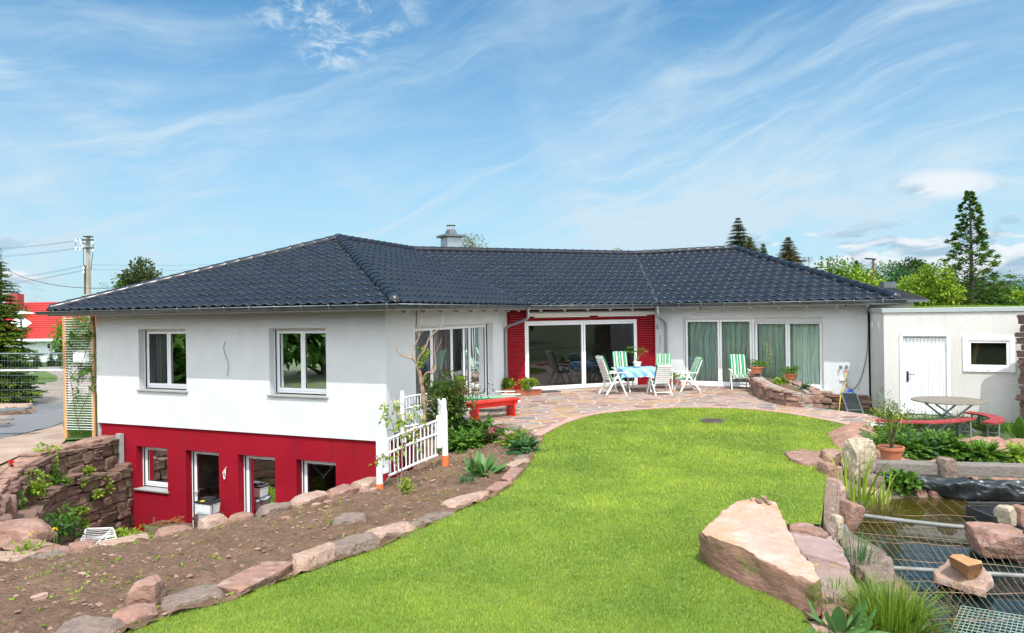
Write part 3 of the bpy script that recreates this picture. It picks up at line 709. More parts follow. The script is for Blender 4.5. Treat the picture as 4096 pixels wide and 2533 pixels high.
# door leaf of ribbed sheet
mb = MB(); n = 12; W_ = d1-d0
for i in range(n):
    a = d0+.035+(W_-.07)*i/n; b = d0+.035+(W_-.07)*(i+1)/n
    mb.bar(G(a+.006, (dz0+dz1)/2, -.055), G(b-.006, (dz0+dz1)/2, -.055), .03, dz1-dz0-.07)
mb.bar(G(d0+.03, (dz0+dz1)/2, -.078), G(d1-.03, (dz0+dz1)/2, -.078), .02, dz1-dz0-.06)
gdo = mb.build('garage_door', mat('white_sheet', (.78, .80, .82), .35), garage, bevel=.004)
mb = MB(); mb.bar(G(d0-.03, dz1+.035, .01), G(d1+.03, dz1+.035, .01), .06, .075)
for s_ in (d0+.0, d1-.0): mb.bar(G(s_, dz0, .0), G(s_, dz1, .0), .075, .06, up=gn)
mb.build('door_frame', M_pvc, gdo)
p = G(d0+.13, (dz0+dz1)/2-.02, -.03); mb = MB(); mb.box(p, (.05, .02, .26), RR); mb.tube([p+Vector((0, 0, .06)), p+gn*.05+Vector((0, 0, .06)), p+gn*.05+gd*.15+Vector((0, 0, .06))], .011, 8); mb.build('door_handle', M_dark, gdo)
mb = MB(); mb.box(G(d1-.04, dz1-.3, -.02), (.02, .02, .18), RR); mb.box(G(d1-.04, dz0+.35, -.02), (.02, .02, .18), RR); mb.build('hinge', M_galv, gdo)
# window
mb = MB()
def fr(a, b, c, e, w_, o0, o1):
    for (s0, s1, z0, z1) in ((a, a+w_, c, e), (b-w_, b, c, e), (a+w_, b-w_, e-w_, e), (a+w_, b-w_, c, c+w_)):
        vs = [G(s, z, o) for o in (o0, o1) for z in (z0, z1) for s in (s0, s1)]
        mb.add(vs, [(0, 1, 3, 2), (4, 6, 7, 5), (0, 4, 5, 1), (2, 3, 7, 6), (0, 2, 6, 4), (1, 5, 7, 3)])
fr(wx0, wx1, wz0, wz1, .11, .0, .035)
fr(wx0+.112, wx1-.112, wz0+.112, wz1-.112, .055, -.05, .015)
gw = mb.build('window', M_pvc, garage, bevel=.005)
MB().quad(G(wx0+.16, wz0+.16, -.02), G(wx1-.16, wz0+.16, -.02), G(wx1-.16, wz1-.16, -.02), G(wx0+.16, wz1-.16, -.02)).build('pane', M_glass, gw)
for k in (.2, .5, .8): MB().box(G(wx0+(wx1-wx0)*k, wz0+.055, .04), (.09, .014, .022), RR).build('drain_cap', M_pvc, gw)
MB().bar(G(wx1-.85, wz0-.2, -.6), G(wx1-.62, wz1, -.6), .06, .09).build('roof_prop', mat('inner_timber', (.35, .17, .06), .8), garage)
for px in (3487, 3516):
    s_ = (px-3474)/(3532-3474); q = q1.lerp(q0, s_*.96); MB().bar(Z(q+nl*.006, 2.0), Z(q+nl*.006+dl*.16, 2.0), .02, .17).build('vent_grille', M_pvc, garage)
# sedum and grass on the roof
# ================================================================== GROUND
Lpx = [(491, 2533), (638, 2474), (736, 2446), (908, 2403), (1160, 2308), (1325, 2250), (1500, 2194), (1675, 2114), (1843, 2035), (1965, 1990), (2031, 1940), (2102, 1868), (2141, 1802), (2166, 1745)]
Lw = [at(*p) for p in Lpx]; Lw = [Vector((-7.0, 1.2, 0)), Vector((-4.6, 3.6, 0))] + Lw
Cpx = [(2166, 1745), (2257, 1698), (2356, 1666), (2475, 1648), (2654, 1635), (2775, 1633), (2957, 1637), (3116, 1652), (3275, 1678), (3427, 1710)]
Cw = spline([at(*p) for p in Cpx], 5)
Rpx = [(3427, 1714), (3415, 1760), (3395, 1803), (3296, 1806), (3240, 1830), (3309, 1905), (3307, 1963), (3292, 2026), (3284, 2097), (3152, 2097), (3120, 2130), (3140, 2300), (3200, 2440), (3227, 2476), (3286, 2526), (3340, 2640)]
Rw = [at(*p) for p in Rpx]
Uw = [Vector(p) for p in ((-15, 11.5, -1.0), (-9.4, 10.6, -1.0), (-7.6, 10.0, -.97))] + [at(184, 2234, -.92), at(491, 2176, -.8), at(693, 2139, -.68), at(963, 2084, -.54), at(1233, 2017, -.44), at(1472, 1955, -.33), Vector((-1.75, 12.0, -.22)), Vector((-1.7, 13.4, -.15)), Vector((-2.2, 15.0, -.12))]
ARC = [pBb+fd*8.42, Vector((-10.85, 16.2, 0)), Vector((-10.35, 14.3, 0)), Vector((-9.5, 12.6, 0)), Vector((-8.3, 11.2, 0)), Vector((-7.0, 10.35, 0))]
ARCs = spline(ARC, 6)
PIT = [(p.x, p.y) for p in ARCs] + [(p.x, p.y+.12) for p in Uw[3:]] + [(-2.5, 15.4), (pB+sd*6.5).to_2d()[:], (pA+sd*6.5).to_2d()[:], (pA+sd*.2).to_2d()[:]]
BED = [(p.x, p.y) for p in Lw] + [at(2050, 1722).to_2d()[:], at(1930, 1700).to_2d()[:], at(1800, 1665).to_2d()[:], at(1690, 1640).to_2d()[:], (-1.55, 15.8), (-2.35, 15.2)] + [(p.x, p.y) for p in reversed(Uw)] + [(-15, 2)]
WZ = -.45
POND = [at(x, y, WZ) for x, y in ((3560, 1992), (3480, 2035), (3425, 2085), (3390, 2140), (3470, 2185), (3545, 2215), (3575, 2290), (3600, 2340), (3680, 2400), (3700, 2480), (3690, 2600))] + [Vector((4.2, 4.2, 0)), Vector((9.5, 4.0, 0)), Vector((9.8, 9.9, 0))] + [at(4096, 2000, WZ), at(3850, 1998, WZ), at(3700, 1990, WZ)]
PONDp = [(p.x, p.y) for p in POND]
SHAFT = [(p.x, p.y) for p in (at(3270, 1636), at(3453, 1663), at(3530, 1672))] + [(pF+gn*.3).to_2d()[:], (pE+rd*.1).to_2d()[:], (pD+rd*4.9).to_2d()[:]]
def pd(p, pts): return min(seg_dist(p, pts[i], pts[i+1])[0] for i in range(len(pts)-1))
def pdz(p, pts):
    best = (1e9, 0)
    for i in range(len(pts)-1):
        d, t = seg_dist(p, pts[i], pts[i+1])
        if d < best[0]: best = (d, pts[i].z+(pts[i+1].z-pts[i].z)*t)
    return best
def HB(x, y):
    dU, zU = pdz((x, y), Uw); dL = pd((x, y), Lw); t = dL/(dL+dU+1e-6)
    return zU*t**1.25
BANK = [(p.x, p.y) for p in Rw[1:]]+[(5.0, 4.0), (9.8, 3.8), (9.8, 12), (5.6, 12.4), (5.6, 14)]
def H(x, y):
    p = (x, y)
    if inpoly(p, PIT): return -3.12
    if y < 17 and inpoly(p, BED): return HB(x, y)
    if x > 1.8:
        if y < 12 and inpoly(p, PONDp):
            d = pd(p, PONDp+[PONDp[0]]); return -.42-min(d*1.3, .8)
        if inpoly(p, SHAFT): return -.5
        if y < 12 and inpoly(p, BANK):
            a_ = pd(p, Rw); b_ = pd(p, PONDp+[PONDp[0]]); return -.10-.28*sstep(0, 1, a_/(a_+b_+1e-6))*(1 if y < 11.0 else .6)
        if x > 4.6 and y > 3:
            rd_ = pd(p, [q for q in Rw[:9]]) if y < 16 else 3
            z = -.28
            m = math.exp(-((y-13.2-(x-6)*-.15)/1.0)**2)*.20*sstep(5.2, 6.4, x)
            z = z*sstep(0, .8, rd_)*(1 if y > 8 else .45)+m
            if y > 20: z = -.28-.01*(y-20)
            return z
    far = -.72-.03*(min(max(y, 16), 85)-16)
    if x < -5: 
        if y > 9.5 or x < -15: return far if y > 12 else -1.0+.1*max(0, y-9.5)
    if y > 30:
        t = sstep(-10, 40, x); return far*(1-t)+(-.6-.008*min(y, 150))*t
    return 0.0 if y > 3 else -.02
def atH(px, py, z=-.9):
    for _ in range(12):
        q = at(px, py, z); z = .5*z+.5*H(q.x, q.y)
    return Vector((q.x, q.y, H(q.x, q.y)))
def axis(lo, hi, st, far):
    a = list(np.arange(lo, hi+1e-6, st)); s = st; x = lo; left = []
    while x > -far: s *= 1.35; x -= s; left.append(x)
    s = st; x = hi; right = []
    while x < far: s *= 1.35; x += s; right.append(x)
    return left[::-1]+a+right
xs = axis(-17, 12, .2, 3000); ys = axis(1, 27, .2, 3000)
def HG(x, y):
    p = (x, y)
    if -13 < x < 0 and 8 < y < 24 and (inpoly(p, PIT) or pd(p, [Vector((*q, 0)) for q in PIT+[PIT[0]]]) < .42): return -3.14
    if y < 17 and -16 < x < 7 and (inpoly(p, BED) or inpoly(p, LAWNp)): return H(x, y)-.3
    if y < 24 and x > 1 and pd(p, [Vector((*q, 0)) for q in PONDp+[PONDp[0]]]) < .5: return H(x, y)-.3
    return H(x, y)-.012
LAWNp = [(p.x, p.y) for p in Lw]+[(p.x, p.y) for p in Cw]+[(p.x, p.y) for p in Rw]+[(4.0, 1.2)]
V = [(x, y, HG(x, y)) for y in ys for x in xs]; nx = len(xs)
F = [(j*nx+i, j*nx+i+1, (j+1)*nx+i+1, (j+1)*nx+i) for j in range(len(ys)-1) for i in range(nx-1)]
M_ground = mat('rough_ground', (.045, .085, .018), .95, col2=(.07, .085, .03), nscale=.8, contrast=(.4, .6), bump=(9, .6, .06))
ground = npmesh('ground', V, F, M_ground, smooth=True); tag(ground, kind='structure')
def sheet(name, poly, m, off=.004, res=.3, amp=0, fr=3.0, hf=None, kind='structure', smooth=True, ridge=0, keep=None):
    poly = [tuple(p[:2]) for p in poly]
    # densify the outline
    out = []
    for i in range(len(poly)):
        a = Vector(poly[i]); b = Vector(poly[(i+1) % len(poly)]); n = max(1, int((b-a).length/res))
        out += [a.lerp(b, k/n) for k in range(n)]
    xs_ = [p.x for p in out]; ys_ = [p.y for p in out]; pts = []
    rnd = random.Random(3)
    y = min(ys_)
    while y < max(ys_):
        x = min(xs_)
        while x < max(xs_):
            q = Vector((x+rnd.uniform(-.3, .3)*res, y+rnd.uniform(-.3, .3)*res))
            if inpoly(q, out): pts.append(q)
            x += res
        y += res
    n = len(out); hf = hf or H
    vs, es, fs, *_ = delaunay_2d_cdt(out+pts, [(i, (i+1) % n) for i in range(n)], [], 1, 1e-4)
    W_ = []
    for v in vs:
        z = hf(v.x, v.y)+off
        if amp: z += amp*(noise.fractal(Vector((v.x*fr, v.y*fr, 0)), .8, 2.1, 5))
        if ridge: z += ridge*max(0, noise.noise(Vector((v.x*9, v.y*9, 4)))-.05)*2
        W_.append((v.x, v.y, z))
    o = npmesh(name, W_, np.array([f for f in fs if len(f) == 3]), m, smooth=smooth)
    bm = bmesh.new(); bm.from_mesh(o.data)
    bmesh.ops.recalc_face_normals(bm, faces=bm.faces)
    if sum(f.normal.z for f in bm.faces) < 0: bmesh.ops.reverse_faces(bm, faces=bm.faces)
    bm.to_mesh(o.data); bm.free()
    if kind: o['kind'] = kind
    return o
flat0 = lambda x, y: 0.0
# lawn
M_lawn = mat('lawn_turf', (.11, .20, .018), .95, col2=(.17, .25, .03), nscale=1.1, contrast=(.4, .65), bump=(60, .8, .03), col3=(.16, .22, .02), n3=14)
LAWN = [(p.x, p.y) for p in Lw]+[(p.x, p.y) for p in Cw]+[(p.x, p.y) for p in Rw]+[(4.0, 1.2)]
LAWN = [LAWN[0]]+[LAWN[i] for i in range(1, len(LAWN)) if (Vector(LAWN[i])-Vector(LAWN[i-1])).length > .01]
lawn = sheet('lawn', LAWN, M_lawn, off=.0, res=.4, hf=flat0)
# terrace
def flag_mat():
    m = bpy.data.materials.new('flagstones'); m.use_nodes = True; t = m.node_tree; N = t.nodes; L = t.links; b = N['Principled BSDF']
    tcn = N.new('ShaderNodeTexCoord'); mp = N.new('ShaderNodeMapping'); L.new(tcn.outputs['Object'], mp.inputs[0]); mp.inputs['Rotation'].default_value = (0, 0, .25); mp.inputs['Scale'].default_value = (2.0, 2.75, 1)
    nz = N.new('ShaderNodeTexNoise'); nz.inputs['Scale'].default_value = 1.4; nz.inputs['Detail'].default_value = 3; L.new(mp.outputs[0], nz.inputs['Vector'])
    ad = N.new('ShaderNodeVectorMath'); ad.operation = 'MULTIPLY_ADD'; L.new(nz.outputs['Color'], ad.inputs[0]); ad.inputs[1].default_value = (.22, .22, 0); L.new(mp.outputs[0], ad.inputs[2])
    ve = N.new('ShaderNodeTexVoronoi'); ve.feature = 'DISTANCE_TO_EDGE'; ve.voronoi_dimensions = '2D'; ve.inputs['Scale'].default_value = 1; ve.inputs['Randomness'].default_value = .95; L.new(ad.outputs[0], ve.inputs['Vector'])
    vc = N.new('ShaderNodeTexVoronoi'); vc.voronoi_dimensions = '2D'; vc.inputs['Scale'].default_value = 1; vc.inputs['Randomness'].default_value = .95; L.new(ad.outputs[0], vc.inputs['Vector'])
    sp = N.new('ShaderNodeSeparateColor'); L.new(vc.outputs['Color'], sp.inputs[0])
    cr = N.new('ShaderNodeValToRGB'); cr.color_ramp.interpolation = 'CONSTANT'; e = cr.color_ramp.elements
    cols = [(.24, .15, .13), (.20, .155, .145), (.28, .19, .165), (.19, .11, .09), (.26, .16, .10), (.235, .195, .18), (.30, .20, .17), (.17, .14, .14), (.31, .19, .11), (.25, .165, .15)]
    e[0].position = 0; e[0].color = (*cols[0], 1); e[1].position = .1; e[1].color = (*cols[1], 1)
    for i in range(2, 10): x = e.new(i/10); x.color = (*cols[i], 1)
    L.new(sp.outputs[0], cr.inputs[0])
    n2 = N.new('ShaderNodeTexNoise'); n2.inputs['Scale'].default_value = 5; n2.inputs['Detail'].default_value = 9; L.new(tcn.outputs['Object'], n2.inputs['Vector'])
    m1 = N.new('ShaderNodeMix'); m1.data_type = 'RGBA'; m1.blend_type = 'MULTIPLY'; m1.inputs['Factor'].default_value = 1; L.new(cr.outputs[0], m1.inputs['A'])
    r2 = N.new('ShaderNodeMapRange'); r2.inputs[1].default_value = .3; r2.inputs[2].default_value = .7; r2.inputs[3].default_value = .78; r2.inputs[4].default_value = 1.25; L.new(n2.outputs[0], r2.inputs[0]); L.new(r2.outputs[0], m1.inputs['B'])
    r = N.new('ShaderNodeMapRange'); r.inputs[1].default_value = .035; r.inputs[2].default_value = .05; L.new(ve.outputs['Distance'], r.inputs[0])
    mx = N.new('ShaderNodeMix'); mx.data_type = 'RGBA'; L.new(r.outputs[0], mx.inputs['Factor']); mx.inputs['A'].default_value = (.44, .35, .26, 1); L.new(m1.outputs['Result'], mx.inputs['B']); L.new(mx.outputs['Result'], b.inputs['Base Color'])
    b.inputs['Roughness'].default_value = .75
    bp = N.new('ShaderNodeBump'); bp.inputs['Strength'].default_value = .6; bp.inputs['Distance'].default_value = .01
    hm = N.new('ShaderNodeMath'); hm.operation = 'MULTIPLY_ADD'; L.new(n2.outputs[0], hm.inputs[0]); hm.inputs[1].default_value = .5; L.new(r.outputs[0], hm.inputs[2]); L.new(hm.outputs[0], bp.inputs['Height']); L.new(bp.outputs[0], b.inputs['Normal'])
    return m
M_flag = flag_mat()
ins = [pD+rd*4.9, pD+rd*.05, pC+md*5.2, pC+md*.1, pC-sd*.1, pB+sd*.75]
TERR = [(p.x, p.y) for p in Cw]+[at(3544, 1682).to_2d()[:], at(3479, 1661).to_2d()[:], at(3396, 1650).to_2d()[:], at(3267, 1634).to_2d()[:]]+[(p.x, p.y) for p in ins]+[at(1690, 1640).to_2d()[:], at(1800, 1665).to_2d()[:], at(1930, 1700).to_2d()[:], at(2050, 1722).to_2d()[:]]
sheet('terrace', TERR, M_flag, off=.012, res=.6, hf=flat0, smooth=False)
M_pinkkerb = mat('pink_kerb', (.36, .20, .165), .85, col2=(.42, .27, .23), nscale=7, bump=(25, .4, .01))
mb = MB(); outer = Cw; L_ = len(outer)
kin = []
for i, p in enumerate(outer):
    t = (outer[min(i+1, L_-1)]-outer[max(i-1, 0)]).normalized(); kin.append(p+V2(-t.y, t.x)*.17)
d_acc = 0
for i in range(L_-1):
    a, b, c, e = outer[i], outer[i+1], kin[i+1], kin[i]
    n = max(1, round((b-a).length/.24))
    for k in range(n):
        t0, t1 = k/n+.012, (k+1)/n-.012
        q = [a.lerp(b, t0), a.lerp(b, t1), e.lerp(c, t1), e.lerp(c, t0)]; mb.prism([(v.x, v.y) for v in q], -.08, .022)
tag(mb.build('terrace_edging', M_pinkkerb, bevel=.004), kind='structure')
# soil bed
M_soil = mat('bed_soil', (.205, .120, .072), .97, col2=(.118, .066, .038), nscale=3.2, contrast=(.35, .7), bump=(22, 1.0, .09), col3=(.27, .18, .115), n3=7, detail=10, c3range=(.55, .75))
BEDs = [(p.x+.05, p.y-.02) for p in Lw]+BED[len(Lw):]
sheet('soil_bed', BEDs, M_soil, off=.010, res=.060, amp=.036, fr=4.5, ridge=.045, hf=HB)
# courtyard floor
M_court = mat('courtyard_dirt', (.20, .16, .13), .95, col2=(.12, .09, .06), nscale=3, bump=(20, .8, .03))
sheet('courtyard_floor', PIT, M_court, off=.02, res=.5, hf=lambda x, y: -3.12)
# red earth mound near the shed
M_redsoil = mat('red_earth', (.34, .185, .135), .95, col2=(.25, .125, .09), nscale=2.0, contrast=(.35, .7), bump=(14, 1, .06), col3=(.42, .27, .21), n3=6)
mo = [(5.75, 13.6), (6.3, 14.5), (8.2, 14.2), (10.5, 13.9), (13, 13), (13, 10), (8.6, 10.6), (6.2, 11.35), (5.6, 12.2)]
sheet('red_earth', mo, M_redsoil, off=.01, res=.12, amp=.09, fr=1.5, ridge=.03)
M_bank = mat('pond_bank', (.17, .13, .10), .95, col2=(.10, .10, .05), nscale=2.5, bump=(16, .9, .05))
bk = [(p.x-.28, p.y) for p in Rw[1:]]+[(5.0, 4.0), (9.8, 3.8), (9.8, 12), (5.6, 12.4), (5.6, 14)]
sheet('pond_bank', bk, M_bank, off=.006, res=.16, amp=.02, hf=lambda x, y: min(H(x, y), -.07))
def water_mat():
    m = bpy.data.materials.new('pond_water'); m.use_nodes = True; t = m.node_tree; N = t.nodes; L = t.links; b = N['Principled BSDF']
    b.inputs['Base Color'].default_value = (.022, .024, .008, 1); b.inputs['Roughness'].default_value = .02; b.inputs['IOR'].default_value = 1.33; b.inputs['Specular IOR Level'].default_value = .5
    tcn = N.new('ShaderNodeTexCoord'); n = N.new('ShaderNodeTexNoise'); n.inputs['Scale'].default_value = .9; n.inputs['Detail'].default_value = 4; L.new(tcn.outputs['Object'], n.inputs['Vector'])
    mx = N.new('ShaderNodeMix'); mx.data_type = 'RGBA'; mx.inputs['A'].default_value = (.006, .018, .018, 1); mx.inputs['B'].default_value = (.040, .032, .006, 1)
    sp = N.new('ShaderNodeSeparateXYZ'); L.new(tcn.outputs['Object'], sp.inputs[0]); r = N.new('ShaderNodeMapRange'); r.inputs[1].default_value = 7.6; r.inputs[2].default_value = 9.6; L.new(sp.outputs[1], r.inputs[0])
    L.new(r.outputs[0], mx.inputs['Factor']); L.new(mx.outputs['Result'], b.inputs['Base Color'])
    n2 = N.new('ShaderNodeTexNoise'); n2.inputs['Scale'].default_value = 2.2; n2.inputs['Detail'].default_value = 2; L.new(tcn.outputs['Object'], n2.inputs['Vector'])
    bp = N.new('ShaderNodeBump'); bp.inputs['Strength'].default_value = .12; bp.inputs['Distance'].default_value = .02; L.new(n2.outputs[0], bp.inputs['Height']); L.new(bp.outputs[0], b.inputs['Normal'])
    return m
wm = [(3.2, 3.9), (10, 3.8), (10, 10.9), (6.2, 11.0), (4.2, 10.2), (4.3, 8)]
sheet('pond_water', wm, water_mat(), off=0, res=1.0, hf=lambda x, y: WZ, smooth=False)
# left side: drive, road and lawns
M_gravel = mat('gravel_drive', (.26, .215, .18), .95, col2=(.18, .15, .125), nscale=.9, bump=(22, .8, .03), col3=(.30, .26, .22), n3=16)
M_greygravel = mat('grey_gravel', (.125, .13, .135), .95, col2=(.19, .195, .20), nscale=26, bump=(40, 1, .03), contrast=(.4, .6))
M_grass2 = mat('rough_grass', (.085, .15, .018), .95, col2=(.05, .105, .012), nscale=1.6, bump=(24, 1, .06), col3=(.13, .17, .03), n3=7)
M_asph = mat('asphalt', (.24, .21, .185), .95, col2=(.18, .16, .14), nscale=2, bump=(60, .5, .01))
def lsheet(name, px, m, off, res=.6, **k): return sheet(name, [atH(*p).to_2d()[:] for p in px], m, off=off, res=res, **k)
far_l = sheet('meadow', [(-260, 38), (-13, 24), (-8, 36), (0, 60), (20, 220), (-260, 220)], M_grass2, off=.004, res=9)
lsheet('road', [(-400, 1490), (150, 1470), (262, 1462), (420, 1456), (420, 1475), (262, 1500), (150, 1510), (-400, 1560)], M_asph, .012, res=2)
lsheet('driveway', [(-500, 1560), (100, 1525), (262, 1490), (420, 1478), (420, 1640), (262, 1700), (170, 1740), (0, 1830), (-500, 1900)], M_gravel, .010, res=.6)
lsheet('grass_verge', [(-500, 1640), (0, 1555), (90, 1500), (180, 1485), (228, 1505), (226, 1525), (130, 1540), (20, 1552), (-500, 1680)], M_grass2, .03, res=.6)
lsheet('footpath', [(-500, 1770), (0, 1752), (60, 1748), (200, 1716), (262, 1700), (262, 1765), (235, 1790), (140, 1808), (60, 1835), (0, 1862), (-500, 2040)], mat('pale_dirt', (.36, .27, .21), .95, col2=(.27, .19, .145), nscale=2, bump=(18, .6, .02)), .028, res=.3)
lsheet('gravel_patch', [(-60, 1720), (90, 1640), (160, 1618), (262, 1612), (262, 1690), (200, 1712), (60, 1745), (-60, 1775)], M_greygravel, .03, res=.3, amp=.02)
lsheet('grass_strip', [(250, 1700), (270, 1625), (300, 1590), (420, 1580), (400, 1760), (262, 1765)], M_grass2, .035, res=.3, amp=.02)
# ================================================================== STONES AND STONE WALLS
M_sand = mat('red_sandstone', (.30, .170, .128), .92, col2=(.19, .105, .078), nscale=4, contrast=(.38, .64), bump=(9, 1, .07), col3=(.37, .26, .215), n3=6, detail=9)
M_sand2 = mat('grey_sandstone', (.165, .12, .10), .92, col2=(.25, .18, .145), nscale=4, contrast=(.4, .6), bump=(9, 1, .07), col3=(.085, .08, .05), n3=5, detail=9)
M_sandpale = mat('pale_sandstone', (.38, .255, .195), .92, col2=(.27, .165, .12), nscale=4, contrast=(.4, .62), bump=(9, 1, .07), col3=(.43, .34, .29), n3=7, detail=9)
M_wallst = mat('wall_sandstone', (.195, .11, .088), .93, col2=(.12, .072, .056), nscale=2.6, bump=(12, 1, .03), col3=(.085, .082, .035), n3=1.6, detail=9)
M_mortar = mat('mortar', (.30, .27, .23), .95, col2=(.22, .20, .17), nscale=9, bump=(40, .6, .01))
M_gap = mat('wall_core', (.05, .036, .03), 1)
def fbm(x, y, z, o=4): return noise.fractal(Vector((x, y, z)), .9, 2.1, o)
def rock(name, label, cat, c, size, rz=0, seed=0, m=None, group=None, sub=4, cuts=9, amp=.05, tilt=(0, 0), parent=None, flat=.86):
    """angular stone: a sphere cut by random planes, then roughened; c = centre of its underside"""
    rnd = random.Random(seed*7+11); bm = bmesh.new(); bmesh.ops.create_icosphere(bm, subdivisions=sub, radius=1)
    pl = [(Vector((0, 0, 1)), .55), (Vector((0, 0, -1)), .6), (Vector((rnd.uniform(-.2, .2), 1, rnd.uniform(-.3, .3))).normalized(), .62), (Vector((rnd.uniform(-.2, .2), -1, rnd.uniform(-.3, .3))).normalized(), .62),
          (Vector((1, rnd.uniform(-.4, .4), rnd.uniform(-.3, .3))).normalized(), .72), (Vector((-1, rnd.uniform(-.4, .4), rnd.uniform(-.3, .3))).normalized(), .72)]
    for _ in range(cuts): 
        v = Vector((rnd.gauss(0, 1), rnd.gauss(0, 1), rnd.gauss(0, .8))).normalized(); pl.append((v, rnd.uniform(.66, .86)))
    for v in bm.verts:
        p = v.co
        for n_, d in pl:
            k = p.dot(n_)-d
            if k > 0: p = p-n_*k*.93
        v.co = p
    mx = [max(abs(v.co[i]) for v in bm.verts) for i in range(3)]
    S_ = Vector((size[0]/2/mx[0], size[1]/2/mx[1], size[2]/2/mx[2])); s = seed*3.7; ms = min(size)
    for v in bm.verts:
        p = Vector((v.co.x*S_.x, v.co.y*S_.y, v.co.z*S_.z)); n_ = v.co.normalized()
        k = ms*amp*(fbm(p.x/ms*1.6+s, p.y/ms*1.6, p.z/ms*1.6, 5)+.35*fbm(p.x/ms*7+s, p.y/ms*7, p.z/ms*10, 3))
        v.co = p+n_*k
    M = Matrix.Rotation(rz, 4, 'Z') @ Matrix.Rotation(tilt[0], 4, 'X') @ Matrix.Rotation(tilt[1], 4, 'Y'); bm.transform(M)
    zm = min(v.co.z for v in bm.verts)
    for v in bm.verts: v.co.z -= zm
    for f in bm.faces: f.smooth = True
    me = bpy.data.meshes.new(name); bm.to_mesh(me); bm.free(); me.materials.append(m or M_sand)
    try: me.set_sharp_from_angle(angle=R(38))
    except Exception: pass
    o = bpy.data.objects.new(name, me); COL.objects.link(o); o.location = c
    if parent is not None: o.parent = parent
    else: tag(o, label, cat, group)
    return o
def slab(name, label, cat, top, thick, m=None, group=None, amp=.02, grow=.03, seed=0, bottom=None, dome=.0, sub=3):
    """stone lofted from a top outline (list of world points) down to its underside"""
    n = len(top); c = sum(top, Vector())/n
    bot = bottom or [Vector((p.x+(p.x-c.x)*grow, p.y+(p.y-c.y)*grow, p.z-thick)) for p in top]
    bm = bmesh.new(); T = [bm.verts.new(p) for p in top]; B = [bm.verts.new(p) for p in bot]; cb = bm.verts.new(sum(bot, Vector())/n)
    for i in range(n):
        j = (i+1) % n; bm.faces.new((B[j], B[i], cb)); bm.faces.new((T[j], T[i], B[i], B[j]))
    tf = bm.faces.new(T); bmesh.ops.recalc_face_normals(bm, faces=bm.faces)
    bmesh.ops.bevel(bm, geom=[e for e in bm.edges if (e.verts[0] in T and e.verts[1] in T)], offset=min(.03, thick*.3), segments=2, affect='EDGES', profile=.6)
    bmesh.ops.triangulate(bm, faces=[f for f in bm.faces if len(f.verts) > 4], ngon_method='EAR_CLIP')
    for _ in range(sub+1):
        bmesh.ops.subdivide_edges(bm, edges=[e for e in bm.edges if e.calc_length() > .05], cuts=1, use_grid_fill=True)
        bmesh.ops.triangulate(bm, faces=[f for f in bm.faces if len(f.verts) > 4])
    bm.normal_update(); s = seed*5.1
    for v in bm.verts:
        p = v.co; v.co = p+v.normal*amp*(fbm(p.x*4+s, p.y*4, p.z*6, 5)+.5*fbm(p.x*14+s, p.y*14, p.z*20, 3))
    for f in bm.faces: f.smooth = True
    ctr = Vector((c.x, c.y, min(p.z for p in bot)))
    for v in bm.verts: v.co -= ctr
    me = bpy.data.meshes.new(name); bm.to_mesh(me); bm.free(); me.materials.append(m or M_sand)
    try: me.set_sharp_from_angle(angle=R(42))
    except Exception: pass
    o = bpy.data.objects.new(name, me); COL.objects.link(o); o.location = ctr; tag(o, label, cat, group); return o
def block(mb, c, t, n, L_, h, d, rnd, k=5):
    """one rough walling stone: chipped box in frame (t along, n outward, z up)"""
    s = rnd.uniform(0, 99); idx = {}; g = (-1, -.84, -.3, .3, .84, 1); sk = [rnd.uniform(-.2, .2) for _ in range(4)]; tl = rnd.uniform(-.2, .2)
    def vid(i, j, l):
        key = (i, j, l)
        if key not in idx:
            q = Vector((g[i], g[j], g[l])); ne = sum(abs(abs(x)-1) < 1e-6 for x in q)
            if ne == 2: q *= .955
            if ne == 3: q *= .90
            r = fbm(q.x*1.1+s, q.y*1.1, q.z*1.1, 5)
            q.x += (sk[0]*q.z+sk[1]*r)*min(1, h/L_*1.5); q.z += sk[2]*q.x*.9+r*.10
            p = c+t*(q.x*L_/2)+n*(q.y*d/2+r*.045+q.z*tl*h*.4+.018*fbm(q.x*3+s, q.y*3, q.z*3, 3))+Vector((0, 0, q.z*h/2)); idx[key] = len(mb.v); mb.v.append(tuple(p))
        return idx[key]
    rg = range(5); k = 5
    for a in rg:
        for b in rg:
            for f in ((vid(a, k, b), vid(a+1, k, b), vid(a+1, k, b+1), vid(a, k, b+1)), (vid(a, b, k), vid(a+1, b, k), vid(a+1, b+1, k), vid(a, b+1, k)), (vid(a, b, 0), vid(a+1, b, 0), vid(a+1, b+1, 0), vid(a, b+1, 0)),
                      (vid(0, a, b), vid(0, a+1, b), vid(0, a+1, b+1), vid(0, a, b+1)), (vid(k, a, b), vid(k, a+1, b), vid(k, a+1, b+1), vid(k, a, b+1))):
                mb.f.append(f); mb.m.append(mb.cm)
